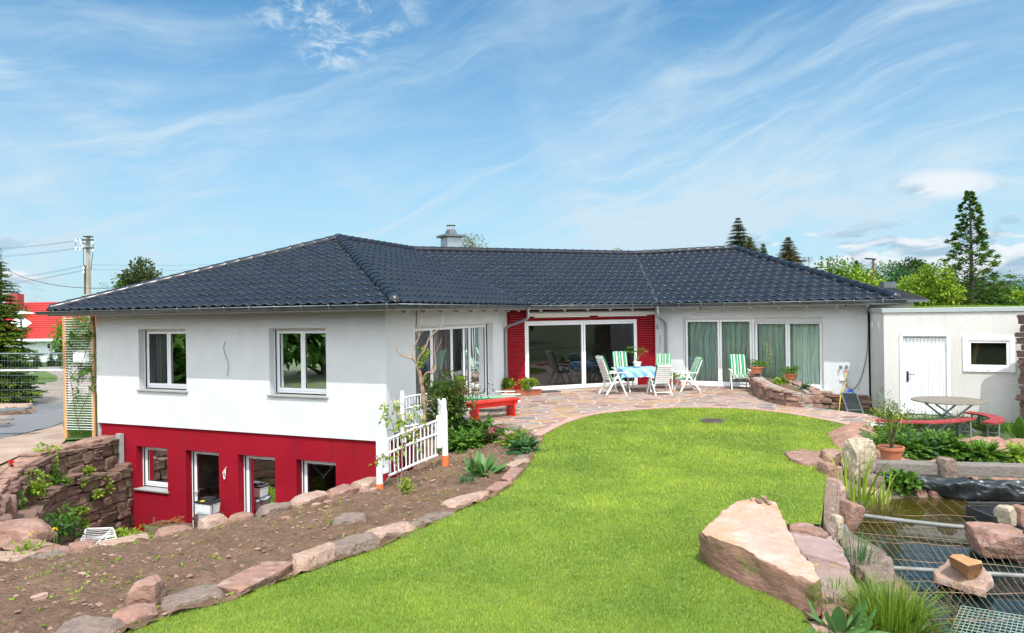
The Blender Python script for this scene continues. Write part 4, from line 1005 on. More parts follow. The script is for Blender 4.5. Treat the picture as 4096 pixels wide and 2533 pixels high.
def stone_wall(mb, path, zb, zt, side=1, ch=.2, lw=(.22, .6), d=.3, seed=1, k=4, gap=.012):
    """courses of rough stones along path; zb, zt functions of distance; side +1 = stones face to the left of the path"""
    rnd = random.Random(seed); P = path; acc = [0]
    for i in range(1, len(P)): acc.append(acc[-1]+(P[i]-P[i-1]).length)
    def pt(s):
        s = max(0, min(acc[-1]-1e-5, s)); i = max(j for j in range(len(P)-1) if acc[j] <= s); t = (s-acc[i])/(acc[i+1]-acc[i]); tt = (P[i+1]-P[i]).normalized()
        q = P[i].lerp(P[i+1], t); return Vector((q.x, q.y, 0)), Vector((tt.x, tt.y, 0)).normalized()
    z = min(zb(0), zb(acc[-1]))
    zmax = max(zt(s) for s in np.linspace(0, acc[-1], 12))
    while z < zmax-.03:
        h = ch*rnd.uniform(.65, 1.45); s = -rnd.uniform(0, .2)
        while s < acc[-1]:
            L_ = rnd.uniform(*lw); m_ = s+L_/2
            if m_ > acc[-1]: break
            top = zt(m_); hh = min(h, top-z)
            if hh > .05 and z+hh > zb(m_):
                q, t = pt(m_); n = Vector((-t.y, t.x, 0))*side
                if rnd.random() < .18 and hh > .16:
                    for zz in (z+hh*.25, z+hh*.75): block(mb, q+n*rnd.uniform(-.02, .03)+Vector((0, 0, zz)), t, n, L_-gap, hh/2-gap, d, rnd, k)
                else: block(mb, q+n*rnd.uniform(-.05, .06)+Vector((0, 0, z+hh/2+rnd.uniform(-.018, .018))), t, n, L_-gap, (hh-gap)*rnd.uniform(.9, 1.04), d, rnd, k)
            s += L_
        z += h
    return acc[-1], pt
def core(mb, path, zb, zt, w, side=1, inset=.05):
    n = len(path); 
    for i in range(n-1):
        a, b = path[i], path[i+1]; t = (b-a).normalized(); q = V2(-t.y, t.x)*side
        for (u, v) in ((a, b),):
            A, B_, C_, D_ = u+q*inset*-1, v+q*inset*-1, v-q*w, u-q*w
            vs = [Vector((p.x, p.y, zb)) for p in (A, B_, C_, D_)]+[Vector((p.x, p.y, zt((i+(0 if p in (A, D_) else 1))))) for p in (A, B_, C_, D_)]
            mb.add(vs, [(0, 1, 5, 4), (1, 2, 6, 5), (2, 3, 7, 6), (3, 0, 4, 7), (4, 5, 6, 7)])
# --- curved retaining wall of the courtyard (left)
apath = [Vector((p.x, p.y, 0)) for p in spline(ARC+[Vector((-6.2, 10.25, 0))], 6)]
La = sum((apath[i+1]-apath[i]).length for i in range(len(apath)-1))
ztop = lambda s: -.64-.34*sstep(.0, 1, s/La)-.10*math.sin(s*1.7)*.5
rw = thing('retaining_wall', 'curved dry stone wall of mossy red sandstone holding up the drive beside the basement', 'wall', (-10.6, 14, -3.1))
mb = MB(); stone_wall(mb, apath, lambda s: -3.15, ztop, side=1, ch=.235, lw=(.24, .62), d=.34, seed=4)
rwall_stones = mb.build('wall_stone', M_wallst, rw, smooth=True)
mb = MB(); core(mb, apath, -3.15, lambda i: -.72-.34*i/len(apath), .5, 1, .03); mb.build('wall_core', M_gap, rw)
mb = MB(); off_p = [apath[i]-V2(-(apath[min(i+1, len(apath)-1)]-apath[max(i-1, 0)]).normalized().y, (apath[min(i+1, len(apath)-1)]-apath[max(i-1, 0)]).normalized().x)*.22 for i in range(len(apath))]
stone_wall(mb, off_p, lambda s: -1.06, lambda s: ztop(s)+.10, side=1, ch=.19, lw=(.3, .75), d=.5, seed=9)
mb.build('cap_stone', M_sand, rw, smooth=True)
# lower tier ledge
lp = [apath[i]+V2(-(apath[min(i+1, len(apath)-1)]-apath[max(i-1, 0)]).normalized().y, (apath[min(i+1, len(apath)-1)]-apath[max(i-1, 0)]).normalized().x)*(.32+.10*math.sin(i*.5)) for i in range(len(apath))]
mb = MB(); stone_wall(mb, lp, lambda s: -3.15, lambda s: -1.25-.25*s/La-.12*math.sin(s*2.1), side=1, ch=.23, lw=(.28, .65), d=.36, seed=14)
mb.build('lower_tier', M_wallst, rw, smooth=True)
MB().prism([(-10.52, 18.22), (-10.35, 18.12), (-10.28, 18.2), (-10.45, 18.3)], -3.1, -.55).build('concrete_strip', mat('concrete', (.33, .33, .32), .9, col2=(.25, .25, .24), nscale=5, bump=(30, .4, .01)), rw, bevel=.01)
# --- bank below the near edge of the courtyard
up_ = [Vector((p.x, p.y, p.z)) for p in Uw[2:]]
mb = MB(); vs = []
dens = spline(up_, 5); nn_ = len(dens)
for i, p in enumerate(dens):
    t = (dens[min(i+1, nn_-1)]-dens[max(i-1, 0)]); t.z = 0; t.normalize(); q = V2(-t.y, t.x)
    for k in range(8):
        f = k/7; a = p+q*(-.12+f*.45)+Vector((0, 0, 0)); z = (p.z-.02)*(1-f)+(-3.15)*f
        vs.append(a+Vector((0, 0, z-p.z))+q*.06*fbm(a.x*3, a.y*3, z*3, 3))
mb.add(vs, [(i*8+k, i*8+k+1, (i+1)*8+k+1, (i+1)*8+k) for i in range(nn_-1) for k in range(7)])
bank = mb.build('courtyard_bank', M_soil, smooth=True); tag(bank, kind='structure')
# --- stones along the upper edge of the bed
sm = {'p': M_sandpale, 'r': M_sand, 'g': M_sand2}
def edge_stone(x0, x1, yb, z, h, w, m, label, cat='stone', group='rough stones edging the soil bed', seed=0, dy_=.2, tiltx=0, cuts=9):
    a, b = at(x0, yb if not isinstance(yb, tuple) else yb[0], z), at(x1, yb if not isinstance(yb, tuple) else yb[1], z)
    c = (a+b)/2; d = b-a
    return rock('edging_stone', label, cat, (c.x, c.y+w*dy_, z-h*.35), (d.length*1.04, w, h*1.35), math.atan2(d.y, d.x), seed, sm[m], group, tilt=(tiltx, 0), cuts=cuts, amp=.06)
near = [(-60, 100, (2262, 2262), -.97, .13, .5, 'p', 'flat pale pink stone at the left end of the row above the basement pit'),
 (104, 262, (2262, 2240), -.90, .12, .4, 'g', 'thin dark grey stone, third from the left edge in the row above the pit'),
 (255, 372, (2232, 2205), -.86, .16, .4, 'r', 'reddish stone just left of the white drying rack above the pit'),
 (372, 600, (2215, 2180), -.78, .13, .5, 'p', 'long flat stone in front of the white drying rack'),
 (600, 782, (2185, 2150), -.68, .20, .42, 'r', 'brown pink stone in front of the rusty iron and low crate'),
 (782, 906, (2150, 2115), -.60, .24, .42, 'p', 'rounded stone in front of the steel drum'),
 (908, 1012, (2108, 2100), -.56, .18, .4, 'r', 'stone right of the steel drum at the foot of the second basement door'),
 (1012, 1162, (2090, 2060), -.50, .22, .42, 'g', 'grey mossy stone in front of the third basement window door'),
 (1158, 1308, (2062, 2010), -.45, .22, .42, 'p', 'big blocky pink stone below the fourth basement opening'),
 (1304, 1424, (2015, 1985), -.38, .20, .42, 'r', 'rounded pink stone below the bare red wall right of the openings'),
 (1420, 1505, (1985, 1950), -.33, .20, .4, 'p', 'last stone of the upper row beside the first white fence post')]
for i, (x0, x1, yb, z, h, w, m, lab) in enumerate(near): edge_stone(x0, x1, yb, z, h*.85, w, m, lab, seed=i+1, group='stones along the upper edge of the soil bed')
lower = [(215, 462, (2560, 2560), .0, .14, .6, 'g', 'large flat mossy stone at the bottom edge of the photo'),
 (462, 640, (2520, 2455), .0, .16, .34, 'r', 'pink stone wedge resting on the lawn edge near the bottom left'),
 (545, 655, (2460, 2400), -.05, .36, .34, 'r', 'upright pointed pink stone standing in the lower left of the bed'),
 (636, 905, (2455, 2370), .0, .12, .45, 'g', 'long low stone flush with the lawn left of the upright one'),
 (900, 1160, (2395, 2275), .0, .15, .42, 'r', 'long brown stone with cracked top along the lawn edge'),
 (1160, 1352, (2300, 2222), .0, .21, .36, 'p', 'pale tilted slab leaning on the lawn edge'),
 (1335, 1508, (2245, 2180), .0, .20, .36, 'g', 'dark grey green stone along the lawn edge'),
 (1470, 1660, (2180, 2120), .0, .17, .34, 'p', 'pale pink stone right of the dark grey green one'),
 (1640, 1800, (2118, 2058), .0, .08, .34, 'g', 'low brown stone mostly sunk at the lawn edge'),
 (1785, 1960, (2040, 1985), .0, .13, .34, 'p', 'flat stone below the broad leaved plant clump'),
 (1960, 2035, (1985, 1940), .0, .12, .3, 'r', 'small stone right of the broad leaved plant clump'),
 (2020, 2078, (1945, 1890), .0, .15, .26, 'r', 'narrow upright reddish stone where the lawn edge turns'),
 (2036, 2104, (1885, 1848), .0, .12, .28, 'p', 'flat topped stone below the round green leaf plant'),
 (2060, 2128, (1852, 1818), .0, .08, .26, 'g', 'thin grey brown stone at the lawn edge below the upper plants'),
 (2120, 2160, (1810, 1765), .0, .10, .2, 'r', 'small stone at the corner of lawn and terrace')]
for i, (x0, x1, yb, z, h, w, m, lab) in enumerate(lower): edge_stone(x0, x1, yb, z-.03, h*.72, w*.85, m, lab, seed=i+31, group='stones along the lawn edge of the soil bed', dy_=.0)
rock('bed_stone', 'dark flat stone lying loose in the middle of the soil bed', 'stone', at(1400, 2120, -.18), (.42, .30, .17), .15, 77, M_sand2, tilt=(.1, -.06))
# scattered clods and pebbles
rnd = random.Random(12); prot = [rock('pebble', None, None, (0, 0, -50), (.07, .055, .04), 0, 200+i, (M_sandpale, M_sand, M_sand2, M_sandpale)[i], sub=2, cuts=4, amp=.1) for i in range(4)]
vs, fs = [], []
cl = MB(); rnd = random.Random(5)
while len(cl.f) < 26000:
    x = rnd.uniform(-8, .5); y = rnd.uniform(4.5, 15)
    if not inpoly((x, y), BED): continue
    s = .008+.03*rnd.random()**4; z = H(x, y)+.014+s*.3; q = []
    for a in ((1, 0, 0), (0, 1, 0), (-1, 0, 0), (0, -1, 0), (0, 0, .8), (0, 0, -.8)): q.append((x+a[0]*s*rnd.uniform(.6, 1.3), y+a[1]*s*rnd.uniform(.6, 1.3), z+a[2]*s*rnd.uniform(.5, 1.1)))
    cl.add(q, [(0, 1, 4), (1, 2, 4), (2, 3, 4), (3, 0, 4), (1, 0, 5), (2, 1, 5), (3, 2, 5), (0, 3, 5)])
tag(cl.build('soil_clods', mat('clods', (.27, .175, .13), .95, col2=(.16, .10, .075), nscale=5, contrast=(.45, .55), bump=(30, .5, .01)), smooth=True), kind='stuff')
k = 0
for i, (px, py, g_) in enumerate([(1265, 2040, 1), (1310, 2045, 1), (1390, 2048, 1), (1495, 2002, 1), (700, 2215, 0), (1145, 2107, 0), (620, 2500, 0), (330, 2360, 2), (160, 2500, 2)]):
    o = prot[i % 4].copy(); COL.objects.link(o); q = at(px, py, -.4); o.location = (q.x, q.y, H(q.x, q.y)); sc = (1.6, 2.2, 1.3, 1.8, 1.4)[i % 5]; o.scale = (sc*1.3, sc, sc*.8); o.rotation_euler.z = i*1.3
    o.name = 'loose_stone'; tag(o, ['leftmost of the loose stones below the pale corner block of the upper row', 'loose stone second from the left below the upper row near the fence', 'loose stone between the upper row and the dark bed stone', 'loose stone nearest to the first fence post', 'pale loose stone behind the long flat stone of the row', 'small loose stone in the middle of the bed left of the dark flat stone', 'loose stone beside the upright pointed pink stone', 'loose stone lying alone in the left half of the bed', 'loose stone in the bottom left corner of the bed'][i], 'stone', 'small loose stones on the soil bed')
for o in prot: bpy.data.objects.remove(o)
# --- boulders at the far left, above the pit
q = at(60, 2190, -.95); rock('boulder', 'wide flat pink boulder at the left edge with yellow flowers in front', 'boulder', (q.x-.15, q.y+.3, -1.1), (1.1, .75, .42), .1, 5, M_sand, cuts=6)
q = at(30, 2010, -.95); rock('boulder', 'pale angular block at the left edge behind the flat pink boulder', 'boulder', (q.x-.1, q.y, -1.35), (.5, .45, .55), .5, 8, M_sand)
q = at(170, 2220, -.95); rock('stone', 'brown slab beside the yellow flowers above the pit', 'stone', (q.x, q.y+.25, -1.15), (.8, .45, .2), .25, 9, M_sand)
q = atH(85, 1660); rock('boulder', 'big pale sandstone block by the gravel at the left edge', 'boulder', (q.x-.8, q.y+.2, q.z-.05), (2.3, .9, .42), .05, 15, M_sandpale, sub=4)
# --- the great boulder on the lawn
def q1(x, y): return (2700+.4186*x, 1900+.4186*y)
tp = [(240, 522, 0), (350, 440, 0), (470, 330, 0), (600, 235, 0), (780, 240, 0), (960, 252, 0), (995, 330, 0), (1060, 480, 0), (1140, 620, 0), (1210, 745, 0), (1335, 850, 0), (1388, 985, 0), (1330, 1035, 0), (1205, 960, 0), (930, 850, 0), (640, 690, 0), (400, 610, 0)]
top = [at(*q1(x, y), .42-.15*((y-235)/750)**.9) for x, y, z in [(x, max(y, 235), z) for x, y, z in tp]]
bpx = [(250, 835), (300, 700), (430, 620), (560, 480), (800, 470), (1000, 500), (1060, 640), (1110, 760), (1200, 900), (1290, 980), (1395, 1120), (1400, 1330), (1330, 1376), (1235, 1365), (870, 1185), (640, 1100), (350, 945)]
bot = [at(*q1(x, y), -.04) for x, y in bpx]
M_bould = mat('boulder_sandstone', (.41, .26, .20), .9, col2=(.45, .235, .135), nscale=1.7, contrast=(.4, .62), bump=(9, .8, .03), col3=(.47, .36, .315), n3=2.6, detail=9, stretch=(1, 1, 2.2))
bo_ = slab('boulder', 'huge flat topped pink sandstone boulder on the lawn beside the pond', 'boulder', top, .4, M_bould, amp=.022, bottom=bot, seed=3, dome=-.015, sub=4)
# steep faces darker brown with patches of moss, in the stone's material
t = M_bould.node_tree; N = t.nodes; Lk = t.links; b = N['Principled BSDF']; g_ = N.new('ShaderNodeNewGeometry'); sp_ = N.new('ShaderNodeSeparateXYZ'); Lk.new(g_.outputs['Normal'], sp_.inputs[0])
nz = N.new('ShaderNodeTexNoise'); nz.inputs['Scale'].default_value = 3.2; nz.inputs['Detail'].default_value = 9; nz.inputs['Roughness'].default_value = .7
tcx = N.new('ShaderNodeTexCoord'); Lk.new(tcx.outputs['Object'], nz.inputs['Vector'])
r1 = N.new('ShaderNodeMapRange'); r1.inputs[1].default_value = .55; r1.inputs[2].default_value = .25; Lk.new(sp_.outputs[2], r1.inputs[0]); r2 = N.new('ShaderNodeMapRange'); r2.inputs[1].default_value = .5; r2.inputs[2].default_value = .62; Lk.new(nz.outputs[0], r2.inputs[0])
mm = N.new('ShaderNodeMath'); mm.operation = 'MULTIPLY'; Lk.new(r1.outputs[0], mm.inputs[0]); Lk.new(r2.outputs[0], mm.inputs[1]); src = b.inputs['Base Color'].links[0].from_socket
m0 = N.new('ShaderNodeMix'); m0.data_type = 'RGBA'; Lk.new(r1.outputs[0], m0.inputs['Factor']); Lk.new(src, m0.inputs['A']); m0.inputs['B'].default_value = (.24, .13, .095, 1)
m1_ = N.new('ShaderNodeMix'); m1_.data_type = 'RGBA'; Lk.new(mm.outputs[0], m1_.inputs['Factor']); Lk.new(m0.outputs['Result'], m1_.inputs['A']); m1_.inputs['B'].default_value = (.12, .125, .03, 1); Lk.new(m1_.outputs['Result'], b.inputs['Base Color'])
for i, (x, y) in enumerate([(745, 245), (790, 252), (810, 262), (845, 240), (862, 250), (880, 262), (905, 270), (755, 238)]):
    p = at(*q1(x, y), .43); rock('pebble', ['leftmost flat pebble of the heap on the huge boulder', 'pale pebble beside the leftmost one on the huge boulder', 'pebble at the front of the heap on the huge boulder', 'topmost brown pebble of the heap on the huge boulder', 'second top pebble of the heap on the huge boulder', 'yellowish pebble right of the heap middle on the boulder', 'rightmost pebble of the heap on the huge boulder', 'small pebble at the back of the heap on the boulder'][i], 'pebble', (p.x, p.y, .425+(.02 if i in (3, 4) else 0)), (.055, .045, .03), i, 300+i, (M_sandpale, M_sand, M_sand2)[i % 3], 'pebbles heaped on the boulder', sub=2, cuts=3)
# --- flat stones between lawn and pond
def S1(pts, z): return [at(*q1(x, y), z) for x, y in pts]
def q8(x, y): return (3296+.584*x, 1650+.584*y)
def S8(pts, z): return [at(*q8(x, y), z) for x, y in pts]
slab('flat_stone', 'small brown slab at the end of the lawn behind the huge boulder', 'stone', S1([(1085, 458), (1190, 448), (1300, 440), (1350, 475), (1462, 555), (1450, 582), (1300, 545), (1100, 505)], .035), .12, M_sand, seed=5)
slab('flat_stone', 'smooth mauve slab between the huge boulder and the pond', 'stone', S1([(1095, 512), (1320, 548), (1530, 590), (1600, 690), (1672, 850), (1640, 860), (1480, 805), (1210, 745), (1120, 640)], .0), .2, mat('mauve_stone', (.30, .215, .20), .9, col2=(.25, .17, .155), nscale=1.6, bump=(14, .6, .015), col3=(.35, .27, .25), n3=5), seed=6, amp=.012)
slab('flat_stone', 'flat slab with orange lichen right of the huge boulder', 'stone', S1([(1250, 760), (1480, 812), (1640, 870), (1700, 960), (1780, 1080), (1740, 1170), (1600, 1185), (1480, 1165), (1360, 1150), (1330, 980), (1290, 850)], -.03), .2, mat('lichen_slab', (.30, .215, .185), .92, col2=(.22, .155, .135), nscale=2.4, bump=(11, .8, .02), col3=(.40, .24, .05), n3=4.5, c3range=(.60, .68)), seed=7, amp=.012)
slab('flat_stone', 'greyish rough edged slab overhanging the pond water', 'stone', S8([(100, 862), (230, 885), (330, 920), (432, 962), (470, 1060), (476, 1105), (440, 1150), (330, 1150), (235, 1060), (165, 1010), (130, 920)], -.10), .26, M_sand2, seed=8, amp=.03)
slab('flat_stone', 'red brown stone low at the water below the grey slab', 'stone', S8([(335, 1170), (420, 1148), (510, 1150), (566, 1185), (560, 1215), (480, 1232), (345, 1222)], -.30), .2, M_sand, seed=9, amp=.02)
slab('flat_stone', 'pinkish slab beside the leafy rosette at the bottom', 'stone', S1([(1395, 1225), (1500, 1205), (1640, 1200), (1700, 1240), (1650, 1330), (1480, 1350), (1400, 1365)], -.02), .16, M_sand, seed=10)
slab('flat_stone', 'pink slab in front of the tip of the huge boulder', 'stone', S1([(1262, 1385), (1360, 1372), (1470, 1385), (1488, 1440), (1460, 1490), (1340, 1480)], .02), .1, M_sandpale, seed=11)
slab('flat_stone', 'pink stone at the right edge of the lawn by the timber', 'stone', S8([(0, 445), (60, 440), (130, 470), (146, 520), (110, 545), (50, 500)], -.02), .2, M_sandpale, seed=12)
def r8(x0, x1, yb, z, h, label, m, seed, w=None, name='stone', dy=0, **k):
    a, b = at(*q8(x0, yb), z), at(*q8(x1, yb), z); L_ = (b-a).length; w = w or L_*.7
    cx_, cy_ = (a.x+b.x)/2, a.y+w*.3+dy; ex = max(.04, z-H(cx_, cy_)+.05) if H(cx_, cy_) > -.6 else .06
    return rock(name, label, 'stone', (cx_, cy_, z-ex), (L_, w, h+ex), k.pop('rz', .1), seed, m, **k)
M_lime = mat('limestone', (.44, .38, .29), .95, col2=(.27, .20, .13), nscale=4, bump=(10, 1, .06), col3=(.52, .48, .40), n3=4, detail=9)
slab('flat_stone', 'flat reddish stone set into the back right corner of the lawn', 'stone', S8([(-274, 262), (-150, 250), (-60, 262), (0, 270), (-5, 330), (-60, 348), (-150, 345), (-235, 312)], .05), .14, M_sand, seed=14)
r8(178, 362, 388, -.04, .47, 'pitted cream limestone rock standing at the corner of the lawn', M_lime, 21, w=.38, name='limestone_rock', sub=5, amp=.12, cuts=7)
r8(-5, 182, 352, -.02, .20, 'long reddish stone lying left of the limestone rock', M_sand, 22, w=.42)
r8(-6, 92, 440, -.03, .2, 'rounded pink stone below the long reddish one', M_sand, 23, w=.32)
r8(72, 134, 440, -.08, .16, 'small pale stone wedged against the pond liner', M_sandpale, 24)
r8(268, 442, 545, -.36, .24, 'dark brown rock in the folds of the pond liner', M_sand2, 25, w=.32)
r8(240, 476, 612, -.42, .15, 'pale pink slab at the back left corner of the water', M_sandpale, 26, w=.45)
r8(113, 276, 790, -.32, .30, 'large wedge of red sandstone leaning out over the pond', M_sand, 27, w=.42, tilt=(0, .28), cuts=5)
r8(74, 140, 858, -.15, .25, 'speckled beige stone beside the old timber', M_lime, 28, w=.18, amp=.03)
r8(205, 285, 1135, -.28, .12, 'small pale round stone among sedges by the water', M_lime, 29)
r8(1195, 1275, 575, -.40, .12, 'brown stone half under the end of the liner', M_sand2, 30, w=.25)
r8(1080, 1480, 975, -.35, .24, 'broad brown red boulder at the right edge of the pond', M_sand, 31, w=.62, rz=-.1, cuts=6, sub=5)
r8(1300, 1420, 1040, -.47, .12, 'pale underwater block below the broad right hand boulder', M_sandpale, 32, w=.3)
r8(1222, 1350, 745, -.28, .18, 'whitish stone sitting in the black plant basket', M_lime, 33, w=.26, amp=.03)
r8(1328, 1420, 752, -.28, .19, 'reddish stone in the black basket beside the whitish one', M_sand, 34, w=.25)
r8(1190, 1250, 0, 0, .1, 'x', M_sand, 35) if False else None
for i, (x0, x1, y) in enumerate([(625, 722, 578), (724, 825, 585), (826, 930, 588), (940, 1050, 592), (1052, 1160, 602)]):
    r8(x0, x1, y, -.44, .10, ['flat red tile edge showing under the liner, leftmost of the row', 'second red edge stone at the waterline under the liner', 'third red edge stone at the waterline under the liner', 'pointed red edge stone at the waterline under the liner', 'rightmost red edge stone at the waterline under the liner'][i], M_sand, 40+i, w=.14, group='edge stones at the back waterline', cuts=4)
slab('stone_island', 'pale pink slab resting just above the middle of the pond', 'stone', S8([(748, 1085), (800, 1045), (860, 1000), (980, 990), (1085, 1045), (1150, 1120), (1160, 1150), (1110, 1185), (1105, 1218), (1050, 1205), (960, 1180), (880, 1155), (760, 1118)], -.30), .07, M_sandpale, seed=20, amp=.01)
tt_ = [at(*q8(x, y), z) for x, y, z in ((856, 985, -.07), (880, 968, -.07), (950, 972, -.07), (1085, 1012, -.08), (1088, 1035, -.08), (985, 1052, -.08))]
bb_ = [at(*q8(x, y), -.30) for x, y in ((868, 1052), (900, 1020), (980, 1020), (1080, 1090), (1075, 1112), (985, 1142))]
slab('orange_stone', 'orange brown block of stone on the slab in the pond', 'stone', tt_, .2, mat('orange_stone', (.42, .22, .09), .9, col2=(.28, .15, .07), nscale=4, bump=(12, .9, .02), col3=(.50, .33, .19), n3=5), bottom=bb_, seed=21, amp=.012)
r8(778, 900, 380, -.02, .17, 'purplish block of stone lying on the long grey beam', M_sand2, 50, w=.26, cuts=4, dy=-.08)
for i, (x, y, s) in enumerate([(1130, 1205, .5), (830, 1630, .3), (1200, 1400, .42), (1000, 1320, .3), (620, 1345, .35)]):
    pass
# --- raised planter on the terrace
pl = thing('stone_planter', 'curved raised planter of mortared red sandstone in front of the curtained windows', 'planter', (7.3, 18.6, 0))
po = spline([Vector(p) for p in ((7.5, 21.5, 0), (7.18, 20.4, 0), (6.99, 19.2, 0), (6.95, 18.2, 0), (7.12, 17.55, 0), (7.5, 17.26, 0))], 5)
pi_ = [Vector(p) for p in ((7.62, 17.44, 0), (7.82, 18.2, 0), (7.95, 19.4, 0), (8.05, 20.9, 0))]
Lp = sum((po[i+1]-po[i]).length for i in range(len(po)-1))
mb = MB(); stone_wall(mb, po, lambda s: -.02, lambda s: .58-.24*s/Lp, side=-1, ch=.185, lw=(.28, .55), d=.24, seed=21, gap=.022)
mb.build('wall_stone', M_sand, pl, smooth=True)
mb = MB(); stone_wall(mb, pi_, lambda s: -.02, lambda s: .42, side=-1, ch=.16, lw=(.25, .5), d=.26, seed=23); mb.build('inner_wall', M_sand, pl, smooth=True)
mb = MB(); core(mb, po, -.1, lambda i: .52-.22*i/len(po), .2, -1, -.07); core(mb, pi_, -.1, lambda i: .36, .2, -1, -.07); mb.build('mortar', M_mortar, pl)
MB().add([Vector((p.x, p.y, .42-.1*i/len(po))) for i, p in enumerate(po)]+[Vector((p.x, p.y, .34)) for p in pi_], [tuple(range(len(po)+len(pi_)))]).build('soil', M_soil, pl)
# plinth under the right range
mb = MB(); pp = [pD+rd*4.35+nr*.10, pE+nr*.10+rd*.02]; stone_wall(mb, pp, lambda s: -.52, lambda s: -.08, side=-1, ch=.17, lw=(.25, .55), d=.26, seed=31); mb.build('plinth_stone', M_sand, house, smooth=True)
mb = MB(); core(mb, pp, -.6, lambda i: -.13, .2, -1, -.06); mb.build('plinth_core', M_mortar, house)
MB().quad(Z(pD+rd*.0, -.12), Z(pE, -.12), Z(pE, -.9), Z(pD, -.9)).build('foundation', M_mortar, house)
# --- rough pillar at the right edge, beside the shed window
pil = thing('stone_pillar', 'tall rough pillar of stacked red sandstone at the right edge before the shed', 'pillar', (0, 0, 0))
pc = atY(4226, 1600, 15.2); pil.location = (pc.x, pc.y, -.3); mb = MB()
a = Vector((pc.x-.42, pc.y-.35, 0)); b = Vector((pc.x+1.0, pc.y-.55, 0)); e = Vector((pc.x-.36, pc.y+.35, 0))
stone_wall(mb, [a, b], lambda s: -.4, lambda s: 2.32, side=-1, ch=.19, lw=(.25, .55), d=.3, seed=41); stone_wall(mb, [e, a], lambda s: -.4, lambda s: 2.32, side=-1, ch=.19, lw=(.3, .6), d=.3, seed=42)
mb.build('pillar_stone', M_wallst, pil, smooth=True)
MB().prism([(a.x+.08, a.y+.1), (b.x, b.y+.1), (b.x, b.y+.8), (e.x+.08, e.y)], -.4, 2.25).build('pillar_core', M_gap, pil)
# white kerb slabs at the end of the path
M_lightc = mat('light_concrete', (.50, .46, .41), .9, col2=(.42, .39, .35), nscale=5, bump=(25, .4, .01))
for i, (pts, lab) in enumerate([([(0, 0)], '')][:0]+[([(3430, 1712), (3453, 1707), (3495, 1768), (3468, 1770)], 'pale concrete kerb slab running from the path towards the potted bush'), ([(3432, 1708), (3480, 1690), (3543, 1684), (3575, 1694), (3500, 1712), (3455, 1716)], 'pale stone slab at the end of the terrace path')]):
    slab('kerb_slab', lab, 'kerb', [at(x, y, .02) for x, y in pts], .12, M_lightc, amp=.006, seed=60+i)
# ================================================================== FURNITURE ON THE TERRACE
M_wood_w = mat('white_furniture', (.74, .74, .72), .45, col2=(.66, .66, .63), nscale=6)
def stripe_mat(name, axis=0, n=1.0):
    m = bpy.data.materials.new(name); m.use_nodes = True; t = m.node_tree; N = t.nodes; L = t.links; b = N['Principled BSDF']; b.inputs['Roughness'].default_value = .9
    tcn = N.new('ShaderNodeTexCoord'); sp = N.new('ShaderNodeSeparateXYZ'); L.new(tcn.outputs['Object'], sp.inputs[0])
    mr = N.new('ShaderNodeMapRange'); mr.inputs[1].default_value = -.235; mr.inputs[2].default_value = .235; L.new(sp.outputs[axis], mr.inputs[0])
    cr = N.new('ShaderNodeValToRGB'); cr.color_ramp.interpolation = 'CONSTANT'; e = cr.color_ramp.elements
    G1, G2, Wc, K = (.02, .20, .09), (.05, .29, .15), (.58, .58, .50), (.012, .02, .016)
    seq = [(0, G1), (.06, Wc), (.10, G2), (.20, K), (.215, Wc), (.32, G1), (.36, G2), (.44, K), (.46, Wc), (.50, K), (.52, G2), (.56, G1), (.61, Wc), (.70, K), (.735, G2), (.84, G1), (.88, Wc), (.94, G1)]
    e[0].position = 0; e[0].color = (*seq[0][1], 1); e[1].position = seq[1][0]; e[1].color = (*seq[1][1], 1)
    for p, c in seq[2:]: x = e.new(p); x.color = (*c, 1)
    L.new(mr.outputs[0], cr.inputs[0]); L.new(cr.outputs[0], b.inputs['Base Color'])
    nz = N.new('ShaderNodeTexNoise'); nz.inputs['Scale'].default_value = 14; bp = N.new('ShaderNodeBump'); bp.inputs['Strength'].default_value = .4; bp.inputs['Distance'].default_value = .02; L.new(nz.outputs[0], bp.inputs['Height']); L.new(bp.outputs[0], b.inputs['Normal'])
    return m
M_stripe = stripe_mat('striped_cushion')
def cushion_mesh(path, w, th, ripple=.012, nx=12):
    """padded strip following path (list of (y,z)), width along x, quilted across"""
    P = [Vector((0, a, b)) for a, b in path]; mb = MB(); n = len(P)
    V_ = []
    acc = 0
    for i, p in enumerate(P):
        t = (P[min(i+1, n-1)]-P[max(i-1, 0)]).normalized(); q = Vector((0, -t.z, t.y)) if True else None
        if i: acc += (p-P[i-1]).length
        for side in (1, 0):
            for k in range(nx+1):
                f = k/nx*2-1; ed = 1-abs(f)**6*.7; e2 = 1 if 0 < i < n-1 else .25
                thq = th*(.5)*ed*e2*(1+.0*f)+ripple*abs(math.sin(acc/.16*math.pi))*e2*ed
                V_.append(p+Vector((f*w/2, 0, 0))+q*(thq if side else -th*.5*ed*e2))
    m = (nx+1)*2; F_ = []
    for i in range(n-1):
        for sdx, o in ((1, 0), (0, nx+1)):
            for k in range(nx):
                a = i*m+o+k; F_.append((a, a+1, a+m+1, a+m))
        for k0, k1 in ((0, nx+1), (nx, 2*nx+1)): F_.append((i*m+k0, i*m+k1, (i+1)*m+k1, (i+1)*m+k0))
    for i in (0, n-1):
        for k in range(nx): F_.append((i*m+k, i*m+k+1, i*m+nx+1+k+1, i*m+nx+1+k))
    mb.add(V_, F_); return mb
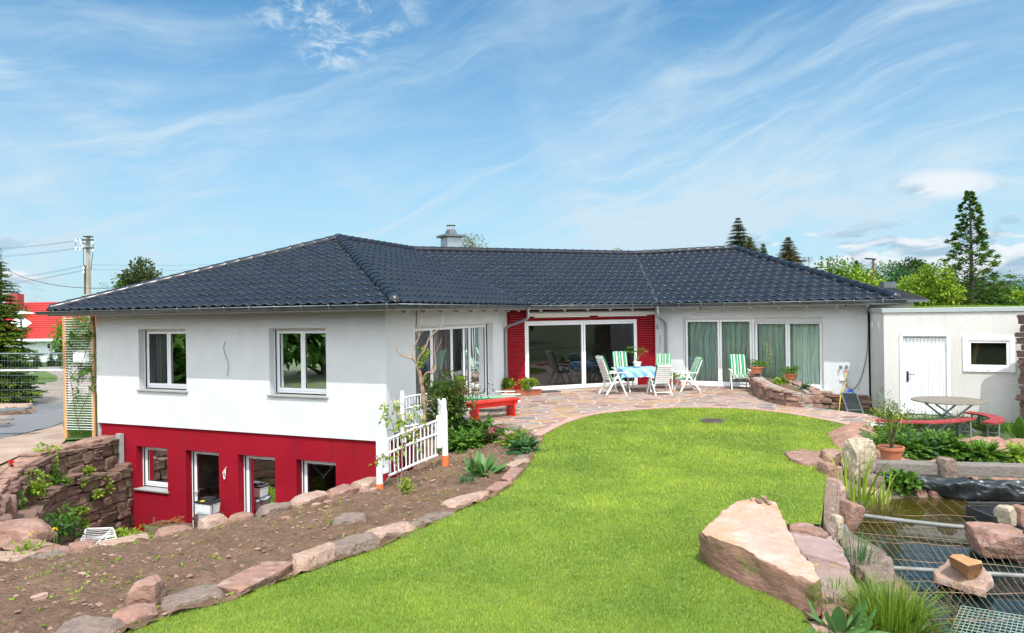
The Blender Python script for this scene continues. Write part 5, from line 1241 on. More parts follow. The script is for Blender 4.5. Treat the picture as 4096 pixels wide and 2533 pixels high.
def make_chair(label, loc, rz):
    """high backed folding armchair, white, facing local -Y"""
    c = thing('garden_chair', label, 'chair', loc, rz, 'white folding garden chairs on the terrace')
    W_ = .56
    for s in (-1, 1):
        x = s*W_/2
        MB().bar((x, -.02, .61), (x, -.30, .0), .028, .052, up=(0, 1, 0)).build('leg', M_wood_w, c, local=True, bevel=.008)
        MB().bar((x-s*.035, -.06, .60), (x-s*.035, .34, .0), .028, .052, up=(0, 1, 0)).build('leg', M_wood_w, c, local=True, bevel=.008)
        MB().bar((x, -.30, .645), (x, .26, .655), .058, .026).build('armrest', M_wood_w, c, local=True, bevel=.01)
    mb = MB()
    for i in range(6): mb.bar((-W_/2+.05, -.25+i*.075, .40-i*.006), (W_/2-.05, -.25+i*.075, .40-i*.006), .06, .018)
    for s in (-1, 1): mb.bar((s*(W_/2-.055), -.28, .385), (s*(W_/2-.055), .2, .35), .025, .045)
    mb.build('seat', M_wood_w, c, local=True, bevel=.004)
    mb = MB(); bk = lambda f: Vector((0, .17+.24*f+.03*f*f, .38+.74*f))
    for s in (-1, 1): mb.tube([bk(f)+Vector((s*(W_/2-.075-.01*f), 0, 0)) for f in (-.05, .25, .5, .75, 1)], .020, 8)
    for i in range(9):
        f = .12+i*.105; p = bk(f)
        n_ = 6; pts = [p+Vector((x_*(W_/2-.085), .022*(1-x_*x_)+.004, 0)) for x_ in np.linspace(-1, 1, n_)]
        for k in range(n_-1): mb.bar(pts[k], pts[k+1], .012, .062)
    mb.build('backrest', M_wood_w, c, local=True)
    MB().bar((-W_/2+.03, .28, .12), (W_/2-.03, .28, .12), .02, .035).build('stretcher', M_wood_w, c, local=True)
    path = [(-.27, .43), (-.2, .44), (-.1, .445), (0, .44), (.08, .435), (.13, .44), (.165, .50), (.20, .62), (.24, .74), (.28, .86), (.325, .98), (.37, 1.09), (.385, 1.13), (.40, 1.14), (.43, 1.10)]
    cushion_mesh(path, .47, .05).build('cushion', M_stripe, c, local=True, smooth=True)
    return c
def face(o, tx, ty):
    d = Vector((tx-o.location.x, ty-o.location.y)); o.rotation_euler.z = math.atan2(d.x, -d.y)
ch0 = make_chair('white garden chair left of the table, seen from the side', (2.98, 20.65, .014), 0); face(ch0, 4.0, 21.0)
TBL = (3.88, 21.35)
for lab, x, y, tx, ty in (('white chair in front of the table with its slatted back to the camera', 4.32, 20.35, 4.05, 22.0),
                          ('white reclined chair right of the table, turned towards it', 5.35, 21.25, 4.0, 21.1),
                          ('green striped chair behind the table on the left, facing the camera', 3.50, 22.05, 3.65, 20.0),
                          ('green striped chair behind the table on the right, mostly hidden', 4.78, 21.95, 4.3, 20.0),
                          ('lone green striped armchair facing the lawn before the curtained window', 7.08, 21.55, 6.75, 19.5)):
    c = copy_tree(ch0); c.location = (x, y, .014); c['label'] = lab; face(c, tx, ty); c.scale.z = {4.32: .80, 5.35: .87, 3.50: 1.0, 4.78: .92, 7.08: .90}[x]
# table and cloth
tb = thing('garden_table', 'white folding garden table hidden under the blue cloth', 'table', (TBL[0], TBL[1], .014))
MB().box((TBL[0], TBL[1], .715), (1.05, .95, .025)).build('tabletop', M_wood_w, tb)
for sx in (-.32, .32):
    for s in (-1, 1): MB().bar((TBL[0]+sx, TBL[1]-s*.02, .70), (TBL[0]+sx, TBL[1], .36), .03, .05).bar((TBL[0]+sx, TBL[1]-s*.33+.0, .0), (TBL[0]+sx+s*.001, TBL[1]+s*.33, .70), .028+.002*s, .055, up=(0, 1, 0)).build('leg', M_wood_w, tb)
M_cloth = mat('blue_cloth', (.14, .33, .66), .85, col2=(.28, .50, .80), nscale=5)
t = M_cloth.node_tree; N = t.nodes; Lk = t.links; b = N['Principled BSDF']; vor = N.new('ShaderNodeTexVoronoi'); vor.inputs['Scale'].default_value = 5.2; tcx = N.new('ShaderNodeTexCoord'); Lk.new(tcx.outputs['Object'], vor.inputs['Vector'])
r_ = N.new('ShaderNodeMapRange'); r_.inputs[1].default_value = .24; r_.inputs[2].default_value = .20; Lk.new(vor.outputs['Distance'], r_.inputs[0]); mx = N.new('ShaderNodeMix'); mx.data_type = 'RGBA'; Lk.new(r_.outputs[0], mx.inputs['Factor']); Lk.new(b.inputs['Base Color'].links[0].from_socket, mx.inputs['A']); mx.inputs['B'].default_value = (.72, .74, .68, 1)
r3 = N.new('ShaderNodeMapRange'); r3.inputs[1].default_value = .085; r3.inputs[2].default_value = .06; Lk.new(vor.outputs['Distance'], r3.inputs[0]); mx2 = N.new('ShaderNodeMix'); mx2.data_type = 'RGBA'; Lk.new(r3.outputs[0], mx2.inputs['Factor']); Lk.new(mx.outputs['Result'], mx2.inputs['A']); mx2.inputs['B'].default_value = (.65, .55, .10, 1); Lk.new(mx2.outputs['Result'], b.inputs['Base Color'])
V_ = []; F_ = []; n = 46; hw, hd = .55, .50
for i in range(n+1):
    for j in range(n+1):
        x = (i/n*2-1)*.80; y = (j/n*2-1)*.76; ox = max(0, abs(x)-hw); oy = max(0, abs(y)-hd)
        dr = math.hypot(ox, oy); 
        px_2 = math.copysign(min(abs(x), hw)+ox*.22, x); py_2 = math.copysign(min(abs(y), hd)+oy*.22, y); z = .732-max(ox, oy)*.93-min(ox, oy)*.25
        if dr > 0: w_ = .035*math.sin(x*21+y*17)*min(1, dr/.12); px_2 += w_*(ox > 0); py_2 += w_*(oy > 0)
        z += .006*fbm(x*6, y*6, 1, 3)
        V_.append((TBL[0]+px_2, TBL[1]+py_2, z))
for i in range(n):
    for j in range(n): a = i*(n+1)+j; F_.append((a, a+n+1, a+n+2, a+1))
o = npmesh('tablecloth', V_, np.array(F_), M_cloth, smooth=True); tag(o, 'blue tablecloth printed with white daisies on the garden table', 'tablecloth')
# --- red bench
M_redpaint = mat('red_paint', (.62, .018, .008), .32, col2=(.52, .012, .006), nscale=5, bump=(18, .15, .004))
ba, bb = at(1866, 1680, 0), at(2070, 1684, 0); bc = (ba+bb)/2; rb = math.atan2(bb.y-ba.y, bb.x-ba.x)+.02
be = thing('bench', 'bright red painted wooden bench at the edge of the terrace', 'bench', (bc.x+.02, bc.y+.30, .014), R(36))
mb = MB(); mb.prism([(-.72, -.19), (.66, -.19), (.70, -.12), (.70, .13), (.66, .19), (-.72, .19)], .385, .42); mb.build('seat', M_redpaint, be, local=True, bevel=.006)
for s in (-1, 1):
    mb = MB(); mb.add([(-.64, s*.135, .275), (.60, s*.135, .275), (.66, s*.135, .384), (-.68, s*.135, .384), (-.64, s*.135-s*.022, .275), (.60, s*.135-s*.022, .275), (.66, s*.135-s*.022, .384), (-.68, s*.135-s*.022, .384)], [(0, 1, 2, 3), (7, 6, 5, 4), (0, 4, 5, 1), (1, 5, 6, 2), (2, 6, 7, 3), (3, 7, 4, 0)]); mb.build('apron', M_redpaint, be, local=True, bevel=.004)
for x in (-.52, .52): MB().box((x, 0, .19), (.035, .33, .385)).build('leg', M_redpaint, be, local=True, bevel=.004)
# --- lounger behind the bench
lo_ = thing('lounger', 'low white folding lounger with green striped cushion behind the red bench', 'lounger', (-.62, 17.35, .014), R(-78))
for s in (-1, 1):
    MB().bar((s*.28, -.75, .30), (s*.28, .75, .26), .03, .045).build('side_rail', M_wood_w, lo_, local=True, bevel=.006)
    for y0, y1 in ((-.45, -.6), (.35, .55)): MB().bar((s*.25, y0, .28), (s*.25, y1, 0), .028, .045, up=(0, 1, 0)).build('leg', M_wood_w, lo_, local=True, bevel=.006)
    MB().bar((s*.33, .25, .46), (s*.33, .75, .44), .055, .024).bar((s*.31, .5, .27), (s*.33, .5, .45), .02, .03).build('armrest', M_wood_w, lo_, local=True, bevel=.006)
mb = MB()
for i in range(11): mb.bar((-.26, -.7+i*.14, .305-i*.003), (.26, -.7+i*.14, .305-i*.003), .06, .014)
mb.build('slats', M_wood_w, lo_, local=True)
cushion_mesh([(-1.0, .30), (-.85, .34), (-.6, .36), (-.4, .355), (-.2, .35), (0, .35), (.2, .345), (.4, .34), (.55, .35), (.7, .36)], .48, .06).build('cushion', M_stripe, lo_, local=True, smooth=True)
# --- doormat, drain, broom, step grate, hoses
M_matt = mat('door_mat', (.035, .04, .045), .95, bump=(80, .8, .01))
q = at(2180, 1571, 0); tag(MB().box((q.x, q.y+.05, .022), (.95, .42, .018), MR).build('doormat', M_matt), 'thin dark doormat before the left half of the sliding door', 'doormat')
q = at(2849, 1687, .0); dr = thing('drain_cover', 'round iron drain grate sunk in the lawn near the terrace', 'drain', (q.x, q.y, 0))
mb = MB(); mb.lathe((q.x, q.y, 0), [(.27, .0), (.27, .035), (.235, .037), (.235, .0)], 32); mb.build('rim', mat('cast_iron', (.07, .06, .055), .7, col2=(.12, .09, .07), nscale=12), dr, smooth=False)
mb = MB()
for i in range(-4, 5):
    l_ = math.sqrt(max(0, .235**2-(i*.052)**2)); mb.bar((q.x+i*.052, q.y-l_, .025), (q.x+i*.052, q.y+l_, .025), .024, .02)
mb.bar((q.x-.235, q.y, .02), (q.x+.235, q.y, .02), .02, .015); mb.build('grate', MATS['cast_iron'], dr)
MB().lathe((q.x, q.y, 0), [(.234, .004), (.001, .0045)], 24).build('shaft', M_gap, dr)
a = on(pD, rd, nr, 2637, 1432, .12); foot = at(2640, 1478, .0); s_, z_ = hit(pD, rd, 2643, 1340)
broom = thing('broom', 'long wooden broom leaning on the white wall beside the downpipe', 'broom', (a.x, a.y, 0))
p0 = pD+rd*s_+nr*.05+Vector((0, 0, z_)); p1 = pD+rd*(s_-.02)+nr*.45+Vector((0, 0, .1))
MB().tube([p0, p1], .012, 8).build('handle', mat('broomstick', (.38, .22, .12), .7), broom); MB().box(p1+Vector((0, 0, -.03)), (.34, .06, .07), RR).build('brush_head', M_dark, broom)
M_yel = mat('yellow_hose', (.70, .45, .02), .45)
def on2(x, y, o): return on(pD, rd, nr, x, y, o)
p = on2(3386, 1480, .10)
hz = [p, on2(3384, 1510, .12), on2(3382, 1525, .16), at(3372, 1580, .32)+V2(0, 0), at(3360, 1610, .1), at(3356, 1640, -.12), at(3352, 1655, -.3)]
hz[3] = atY(3374, 1555, 19.6); hz[4] = atY(3362, 1588, 19.2); hz[5] = atY(3358, 1625, 18.7); hz[6] = atY(3354, 1652, 18.2)
hose = thing('garden_hose', 'yellow garden hose with orange coupling hanging from the wall tap', 'hose', tuple(hz[-1])); MB().tube(spline(hz, 6), .014, 8).build('hose', M_yel, hose, smooth=True)
MB().tube([p+Vector((0, 0, .0)), p-Vector((0, 0, .07))], .022, 10).build('coupling', mat('orange_plastic', (.75, .14, .02), .4), hose)
gc = [atY(x, y, Y) for x, y, Y in ((3365, 1573, 18.6), (3424, 1576, 18.75), (3448, 1641, 17.9), (3388, 1642, 17.75))]
sg = thing('step_grate', 'steel mesh step panel leaning in the sunken corner by the wall', 'grate', tuple((gc[2]+gc[3])/2))
mb = MB(); 
for i in range(4): mb.bar(gc[i], gc[(i+1) % 4], .02, .035, up=(gc[1]-gc[0]).cross(gc[3]-gc[0]))
for s, e in ((gc[3], gc[0]), (gc[2], gc[1])): mb.bar(s, s+(s-e).normalized()*.22, .025, .04)
mb.build('frame', M_galv, sg)
mb = MB()
for k in range(1, 22): f = k/22; mb.bar(gc[0].lerp(gc[3], f), gc[1].lerp(gc[2], f), .006, .018, up=(gc[1]-gc[0]).cross(gc[3]-gc[0]))
for k in range(1, 12): f = k/12; mb.bar(gc[0].lerp(gc[1], f), gc[3].lerp(gc[2], f), .006, .018, up=(gc[1]-gc[0]).cross(gc[3]-gc[0]))
mb.build('mesh', M_zinc, sg)
bz = [atY(x, y, Y) for x, y, Y in ((3388, 1578, 18.95), (3390, 1568, 19), (3400, 1562, 19.05), (3409, 1566, 19), (3412, 1578, 18.95))]
tag(MB().tube(spline(bz, 5), .035, 10).build('blue_hose', mat('blue_plastic', (.02, .10, .45), .35), smooth=True), 'thick blue hose curling up behind the steel step panel', 'hose')
# --- planter boxes and pots
M_terra = mat('terracotta', (.50, .17, .08), .8, col2=(.42, .14, .07), nscale=6, bump=(30, .2, .005))
M_pot2 = mat('brown_plastic', (.33, .10, .05), .5)
def trough(name, label, c, L_, w, h, rz, m=M_pot2):
    o = thing(name, label, 'planter box', c, rz); mb = MB()
    a, b = L_/2, w/2; t = .018; tp_ = 1.1
    O0 = [(-a/tp_, -b/tp_), (a/tp_, -b/tp_), (a/tp_, b/tp_), (-a/tp_, b/tp_)]; O1 = [(-a, -b), (a, -b), (a, b), (-a, b)]; I1 = [(x*(1-t*2/L_), y*(1-t*2/w)) for x, y in O1]
    vs = [(x, y, 0) for x, y in O0]+[(x, y, h) for x, y in O1]+[(x, y, h) for x, y in I1]+[(x, y, h-.03) for x, y in I1]
    fs = [(3, 2, 1, 0)]
    for k in range(3): fs += [(k*4+i, k*4+(i+1) % 4, k*4+4+(i+1) % 4, k*4+4+i) for i in range(4)]
    mb.add(vs, fs); mb.build('box', m, o, local=True); MB().quad(*[(x, y, h-.028) for x, y in I1]).build('soil', M_soil, o, local=True); 
    mb = MB(); mb.bar((-a*1.01, -b-.004, h-.012), (a*1.01, -b-.004, h-.012), .016, .03); mb.build('rim', m, o, local=True); return o
def pot(label, c, r, h, m=M_terra, name='flower_pot'):
    o = thing(name, label, 'flower pot', c); mb = MB(); mb.lathe((0, 0, 0), [(r*.68, 0), (r*.9, h*.80), (r, h*.80), (r*1.02, h), (r*.9, h), (r*.88, h*.86)], 24); mb.build('pot', m, o, local=True, smooth=True)
    MB().lathe((0, 0, 0), [(r*.9, h*.88), (.001, h*.9)], 20).build('soil', M_soil, o, local=True); return o
q = at(2105, 1584, 0); geran1 = trough('planter_box', 'brown planter box of yellow green geraniums under the left cladding', (q.x+.05, q.y, .014), .82, .2, .17, R(20))
q = at(2055, 1578, 0); geran0 = trough('planter_box', 'terracotta coloured box of geraniums beside the downpipe foot', (q.x-.22, q.y+.1, .014), .5, .2, .16, R(55), M_terra)
q = at(2708, 1542, 0); geran2 = trough('planter_box', 'brown planter box of leafy plants behind the right hand chair', (q.x, q.y+.2, .014), .8, .2, .2, R(-10))
pt1 = pot('low terracotta bowl of trailing plants on the left end of the stone planter', (7.25, 20.5, .6), .21, .18)
pt2 = pot('terracotta bowl of trailing plants further along the stone planter', (8.02, 19.9, .45), .18, .17)
pt3 = pot('white pot on a saucer on the blue tablecloth', (TBL[0]-.02, TBL[1]+.05, .742), .13, .17, M_wood_w)
MB().lathe((0, 0, 0), [(.001, -.004), (.10, 0), (.13, .035), (.12, .035), (.09, .008)], 20).build('saucer', mat('saucer', (.40, .42, .33), .4), pt3, local=True)
pb_ = at(*q8(487, 338), -.06); pt4 = pot('terracotta pot with a small shrub at the left end of the long grey beam', (pb_.x, pb_.y+.12, -.07), .20, .24)
# --- round weathered table and curved benches before the shed
M_weath = mat('weathered_wood', (.20, .185, .155), .85, col2=(.11, .10, .085), nscale=4, stretch=(1.2, 14, 1), bump=(30, .6, .008), col3=(.33, .25, .15), n3=3)
M_redworn = mat('worn_red_paint', (.30, .03, .035), .8, col2=(.22, .02, .026), nscale=5, col3=(.42, .30, .25), n3=13, c3range=(.60, .68), bump=(22, .4, .006))
M_steel = mat('grey_steel', (.24, .27, .29), .5, metal=.5)
tc_ = atY(3793, 1614, 15.25); TZ = -.25
wt = thing('round_table', 'weathered round wooden table on crossed steel legs before the white shed door', 'table', (tc_.x, tc_.y, TZ)); tz = .42
mb = MB(); mb.lathe((tc_.x, tc_.y, tz-.03), [(.70, 0), (.72, .004), (.72, .026), (.70, .03), (.001, .03)], 48); mb.lathe((tc_.x, tc_.y, tz-.031), [(.001, 0), (.70, 0)], 48)
mb.build('tabletop', M_weath, wt)
MB().bar((tc_.x-.5, tc_.y, tz-.055), (tc_.x+.5, tc_.y, tz-.055), .07, .045).build('batten', M_weath, wt)
for s in (-1, 1):
    for yy in (-.28, .28):
        a = Vector((tc_.x-s*.42, tc_.y+yy*.8, tz-.06)); b = Vector((tc_.x+s*.40, tc_.y+yy+(.1 if yy > 0 else -.05)*s, TZ)); MB().bar(a, b, .035, .02, up=(0, 1, 0)).build('leg', M_steel, wt)
MB().bar((tc_.x-.0, tc_.y-.28, (tz+TZ)/2-.03), (tc_.x, tc_.y+.3, (tz+TZ)/2-.03), .03, .02).build('cross_bar', M_steel, wt)
def curved_bench(label, c, r, a0, a1, w, z, gz, rz=0):
    o = thing('curved_bench', label, 'bench', (c[0], c[1], gz), 0, 'curved red benches around the round table'); N_ = 26
    prof = [c[0:2] for _ in (0,)]
    vs = []
    for i in range(N_+1):
        a = a0+(a1-a0)*i/N_
        for rr in (r, r+w):
            for zz in (z-.035, z): vs.append((c[0]+rr*math.cos(a), c[1]+rr*math.sin(a), zz))
    fs = []
    for i in range(N_): k = i*4; fs += [(k, k+4, k+5, k+1), (k+2, k+3, k+7, k+6), (k+1, k+5, k+7, k+3), (k, k+2, k+6, k+4)]
    fs += [(0, 1, 3, 2), (N_*4, N_*4+2, N_*4+3, N_*4+1)]
    MB().add(vs, fs).build('seat', M_redworn, o, bevel=.004)
    for f in (.12, .88):
        a = a0+(a1-a0)*f
        for rr in (r+.03, r+w-.03):
            p = Vector((c[0]+rr*math.cos(a), c[1]+rr*math.sin(a), 0)); MB().bar(Z(p, z-.036), Z(p, gz-.03), .03, .03).build('leg', M_steel, o)
        p0 = Vector((c[0]+(r+.03)*math.cos(a), c[1]+(r+.03)*math.sin(a), 0)); p1 = Vector((c[0]+(r+w-.03)*math.cos(a), c[1]+(r+w-.03)*math.sin(a), 0))
        MB().bar(Z(p0, z-.12), Z(p1, z-.12), .02, .02).build('stretcher', M_steel, o); MB().bar(Z(p0, gz+.1), Z(p1, gz+.1), .02, .02).build('stretcher', M_steel, o)
        a2 = a0+(a1-a0)*(f+(.12 if f < .5 else -.12)); pm = Vector((c[0]+(r+w/2)*math.cos(a2), c[1]+(r+w/2)*math.sin(a2), 0)); MB().bar(Z((p0+p1)/2, gz+.15), Z(pm, z-.04), .02, .02).build('brace', M_steel, o)
    return o
q = atY(3770, 1688, 14.35); curved_bench('long curved worn red bench in front of the round table', (q.x-.25, q.y+1.55), 1.42, R(-128), R(-45), .27, q.z+.02, -.27)
q = atY(3930, 1675, 14.9); curved_bench('curved worn red bench at the right of the round table', (q.x-.62, q.y+.55), .95, R(-68), R(28), .27, q.z-.0, -.29)
# --- white picket fences at the pit
M_wfence = mat('white_fence_paint', (.74, .75, .76), .6, col2=(.60, .61, .62), nscale=9, contrast=(.4, .7), bump=(25, .4, .006))
M_orpipe = mat('orange_pipe', (.62, .15, .045), .55)
def fpost(px, py, z, Y, ytop, name='fence_post'): pass
def white_fence(label, a, b, za, zb, h, n, posts=(True, True), boards=True, pipe=(True, True)):
    """a,b = ground points of the two posts"""
    o = thing('picket_fence', label, 'fence', (a.x, a.y, a.z), 0, 'white painted fence panels guarding the pit')
    d = (b-a); dh = Vector((d.x, d.y, 0)); Ln = dh.length
    for k, (p, yes) in enumerate(((a, posts[0]), (b, posts[1]))):
        if not yes: continue
        MB().tube([p+Vector((0, 0, .12 if pipe[k] else -.1)), p+Vector((0, 0, .5)), p+Vector((0, 0, h+.12)), p+Vector((0, 0, h+.16))], [.052, .050, .048, .03], 12).build('post', M_wfence, o, smooth=True)
        if pipe[k]: MB().tube([p+Vector((0, 0, -.15)), p+Vector((0, 0, .16))], .062, 14).build('post_sleeve', M_orpipe, o, smooth=True)
    t = dh.normalized(); g = .17 if boards else .06
    if boards:
        for p, s in ((a, 1), (b, -1)): q = p+t*s*.11; MB().bar(q+Vector((0, 0, .30)), q+Vector((0, 0, h+.06)), .13, .03, up=V2(-t.y, t.x)).build('side_board', M_wfence, o, bevel=.006)
    P = lambda f, z: a+d*f+Vector((0, 0, z)); f0, f1 = g/Ln, 1-g/Ln
    for z in (.22, .22+(h-.22)*.62, h): MB().tube([P(f0, z), P((f0+f1)/2, z+.01), P(f1, z)], .021, 8).build('rail', M_wfence, o, smooth=True)
    rnd = random.Random(int(a.x*100))
    for i in range(n):
        f = f0+(f1-f0)*(i+.5)/n; e = rnd.uniform(-.006, .006)
        MB().tube([P(f+e, .20), P(f, h*.6), P(f-e, h+.01)], .0115, 6).build('picket', M_wfence, o, smooth=True)
    return o
fa = at(1519, 1975, -.33); fb = at(1781, 1858, -.10)
white_fence('largest white picket fence panel with orange pipe sleeves at its posts', fa, fb, 0, 0, .80, 13)
fc = Vector((-1.30, 12.9, -.1)); fe = Vector((-1.72, 15.0, -.1)); ff = Vector((-2.42, 15.05, -.2))
white_fence('middle white picket fence panel behind the bare tree', fc, fe, 0, 0, .84, 14, posts=(True, True), boards=False, pipe=(False, False))
white_fence('white picket fence panel against the corner of the house', fe+Vector((-.08, .02, 0)), ff, 0, 0, .86, 8, posts=(False, True), boards=False, pipe=(False, False))
# --- trellis at the left corner
M_pine = mat('yellow_pine', (.52, .30, .12), .8, col2=(.42, .23, .09), nscale=5, stretch=(6, 6, .5), bump=(20, .2, .004))
ta = atY(268, 1745, 18.95); tb_ = atY(378, 1738, 18.75); GZt = -.74
tr_ = thing('trellis', 'tall trellis of yellow posts and white slats at the left corner of the house', 'trellis', (ta.x, ta.y, GZt))
tx = [Vector((atY(262, 1500, 18.95).x, 18.95, 0)), Vector((atY(374, 1500, 18.75).x, 18.75, 0))]
for p in tx: MB().bar(Z(p, GZt-.1), Z(p, 2.56), .095, .07, up=(0, 1, 0)).build('post', M_pine, tr_, bevel=.005)
for i in range(46):
    z = -.52+i*.0675; MB().bar(Z(tx[0], z)+Vector((.02, -.045, 0)), Z(tx[1], z+random.Random(i).uniform(-.006, .006))+Vector((.02, -.045, 0)), .014, .016).build('slat', M_wfence, tr_)
# --- things in the pit and by the basement doors
def wl_pt(px, py, o): return on(pBb, fd, nf, px, py, o)
q = wl_pt(905, 2110, .55); fz = -3.1
dm_ = thing('steel_drum', 'round stainless steel tub standing before the second basement door', 'drum', (q.x, q.y, fz))
M_inox = mat('stainless', (.42, .43, .44), .22, metal=.9, col2=(.30, .30, .31), nscale=6)
MB().lathe((q.x, q.y, fz), [(.30, 0), (.30, .10), (.31, .11), (.30, .12), (.30, .80), (.34, .82), (.34, .86), (.32, .90), (.20, .935), (.001, .94)], 28).build('tub', M_inox, dm_, smooth=True)
bx = thing('battery_charger', 'clear plastic box with black lid and yellow tag on top of the steel tub', 'tool box', (q.x, q.y, fz+.94), -TH)
mb = MB(); mb.add([(-.2, -.14, .0), (.2, -.14, 0), (.2, .14, 0), (-.2, .14, 0), (-.23, -.16, .24), (.23, -.16, .24), (.23, .16, .24), (-.23, .16, .24)], [(3, 2, 1, 0), (4, 5, 6, 7), (0, 1, 5, 4), (1, 2, 6, 5), (2, 3, 7, 6), (3, 0, 4, 7)])
for i in range(5): mb.box((-.16+i*.08, -.152, .12), (.05, .012, .16))
mb.build('tray', mat('clear_plastic', (.62, .64, .64), .25), bx, local=True, bevel=.006)
mb = MB(); mb.box((0, 0, .265), (.49, .35, .05)); mb.box((-.03, .03, .32), (.30, .2, .07)); mb.box((.12, -.05, .31), (.10, .12, .05)); mb.build('lid', M_dark, bx, local=True, bevel=.012)
MB().box((-.06, -.11, .296), (.08, .07, .012)).build('tag', mat('yellow_label', (.75, .62, .03), .5), bx, local=True)
MB().tube(spline([(.18, -.1, .3), (.27, -.13, .25), (.27, -.14, .08), (.25, -.1, -.03)], 5), .008, 6).build('cord', M_dark, bx, local=True, smooth=True)
q = wl_pt(775, 2140, .7); cr = thing('wooden_crate', 'low wooden crate with rusty iron bars beside the basement door', 'crate', (q.x, q.y, fz), -TH)
M_rust = mat('rust', (.30, .10, .025), .9, col2=(.16, .06, .03), nscale=8, bump=(30, .4, .005)); M_oldw = mat('old_board', (.22, .16, .11), .9, col2=(.13, .10, .08), nscale=5, stretch=(1, 10, 10))
for s, a, b in ((0, (-.55, -.25), (.45, -.25)), (0, (-.55, .25), (.45, .25)), (0, (-.55, -.25), (-.55, .25)), (0, (.45, -.25), (.45, .25))): MB().bar((a[0], a[1], .32), (b[0], b[1], .32), .025, .5).build('side_board', M_oldw, cr, local=True)
ri = thing('rusty_irons', 'bundle of rusty iron bars lying across the low wooden crate', 'scrap iron', (q.x, q.y, fz+.57), -TH)
mb = MB()
for a, b in (((-.3, -.2, .0), (-.3, -.2, .22)), ((.42, -.1, 0), (.42, -.1, .30)), ((-.28, -.18, .06), (.45, -.1, .2)), ((-.28, -.1, .03), (.42, .05, .12)), ((-.1, -.2, .05), (.1, .1, .17)), ((.1, -.2, .07), (.35, .1, .22)), ((-.25, .1, .05), (.40, -.15, .16))): mb.bar(a, b, .035, .025)
mb.build('iron_bar', M_rust, ri, local=True)
# clothes rack lying in the pit
ra = [atY(x, y, Y) for x, y, Y in ((344, 2115, 14.6), (450, 2112, 14.3), (470, 2165, 13.6), (310, 2195, 13.4))]
rk = thing('drying_rack', 'folded white wire clothes rack lying in the pit by the stone wall', 'drying rack', tuple(ra[3]))
mb = MB(); 
for i in range(4): mb.tube([ra[i], ra[(i+1) % 4]], .013, 6)
mb.build('frame', M_wfence, rk, smooth=True); mb = MB()
for k in range(1, 11):
    f = k/11; mb.tube([ra[0].lerp(ra[3], f), ra[1].lerp(ra[2], f)+Vector((0, 0, .03*math.sin(k)))], .006, 5)
mb.build('wires', M_wfence, rk, smooth=True)
for i, (a, b) in enumerate(((ra[3], ra[3]+Vector((.25, .6, -.35))), (ra[1], ra[1]+Vector((-.1, -.5, -.5))), (ra[1], ra[2]+Vector((-.5, 0, -.12))), (ra[0], ra[0]+Vector((0, -.3, -.9))))): MB().tube([a, b], .011, 6).build('leg', M_wfence, rk, smooth=True)
# ================================================================== PLANTS
def leafmat(name, c, c2=None, tr=.35, rough=.55, n=3.0): return mat(name, c, rough, col2=c2, nscale=n, trans=tr, tone=True, spec=.35)
M_lf = leafmat('leaf_green', (.07, .17, .018), (.10, .22, .02))
M_lfy = leafmat('leaf_bright', (.17, .28, .02), (.24, .34, .03))
M_lfd = leafmat('leaf_dark', (.028, .075, .014), (.045, .11, .02))
M_lfb = leafmat('leaf_bluegreen', (.05, .13, .045), (.08, .19, .06))
M_lfr = leafmat('leaf_bronze', (.12, .09, .03), (.06, .14, .02))
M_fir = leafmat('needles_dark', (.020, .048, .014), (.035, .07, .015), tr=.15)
M_firy = leafmat('needles_bright', (.045, .11, .012), (.14, .21, .015), tr=.25, n=.9)  # mottled dark and yellow green needles
M_larch = leafmat('needles_brown', (.12, .065, .025), (.05, .075, .02), tr=.2)
M_bark = mat('bark', (.10, .075, .055), .95, col2=(.05, .04, .03), nscale=14, stretch=(1, 1, .2), bump=(20, .8, .02))
M_barkpale = mat('pale_bark', (.36, .26, .18), .9, col2=(.24, .16, .11), nscale=9, bump=(24, .5, .008))
M_stem = mat('green_stem', (.09, .15, .03), .8)
M_strawst = mat('dry_stem', (.30, .22, .10), .9)
def unit(v): return v/(np.linalg.norm(v, axis=1, keepdims=True)+1e-9)
def leaves(C, D, size, wid=.45, fold=.18, rs=None, droop=0.0, N=None):
    """C (n,3) bases, D (n,3) directions, size (n,) -> folded rhombic blades; returns verts, faces"""
    rs = rs or np.random.RandomState(1); n = len(C); D = unit(D)
    up = rs.normal(0, .45, (n, 3))+np.array([0, 0, 1.0]) if N is None else N
    S_ = unit(np.cross(D, up)); U = unit(np.cross(S_, D)); s = size[:, None]
    a = C; b = C+D*s*.5+S_*s*wid*.5+U*s*fold*.5; c = C+D*s-np.array([0, 0, 1])*s*droop; d = C+D*s*.5-S_*s*wid*.5+U*s*fold*.5
    V_ = np.stack([a, b, c, d], 1).reshape(-1, 3); i = np.arange(n)[:, None]*4
    F_ = np.concatenate([i+np.array([[0, 1, 2]]), i+np.array([[0, 2, 3]])], 0)
    return V_, F_
def leafobj(name, C, D, size, m, parent=None, wid=.45, fold=.18, seed=1, droop=0.0, tone=None):
    rs = np.random.RandomState(seed); V_, F_ = leaves(np.asarray(C, float), np.asarray(D, float), np.asarray(size, float), wid, fold, rs, droop)
    t = np.repeat(tone if tone is not None else rs.uniform(.25, .75, len(C)), 4)
    if parent is not None:
        o_ = Vector((0, 0, 0)); q = parent
        while q is not None: o_ += q.location; q = q.parent
        V_ = V_-np.array(o_)
    return npmesh(name, V_, F_, m, parent, attr=t)
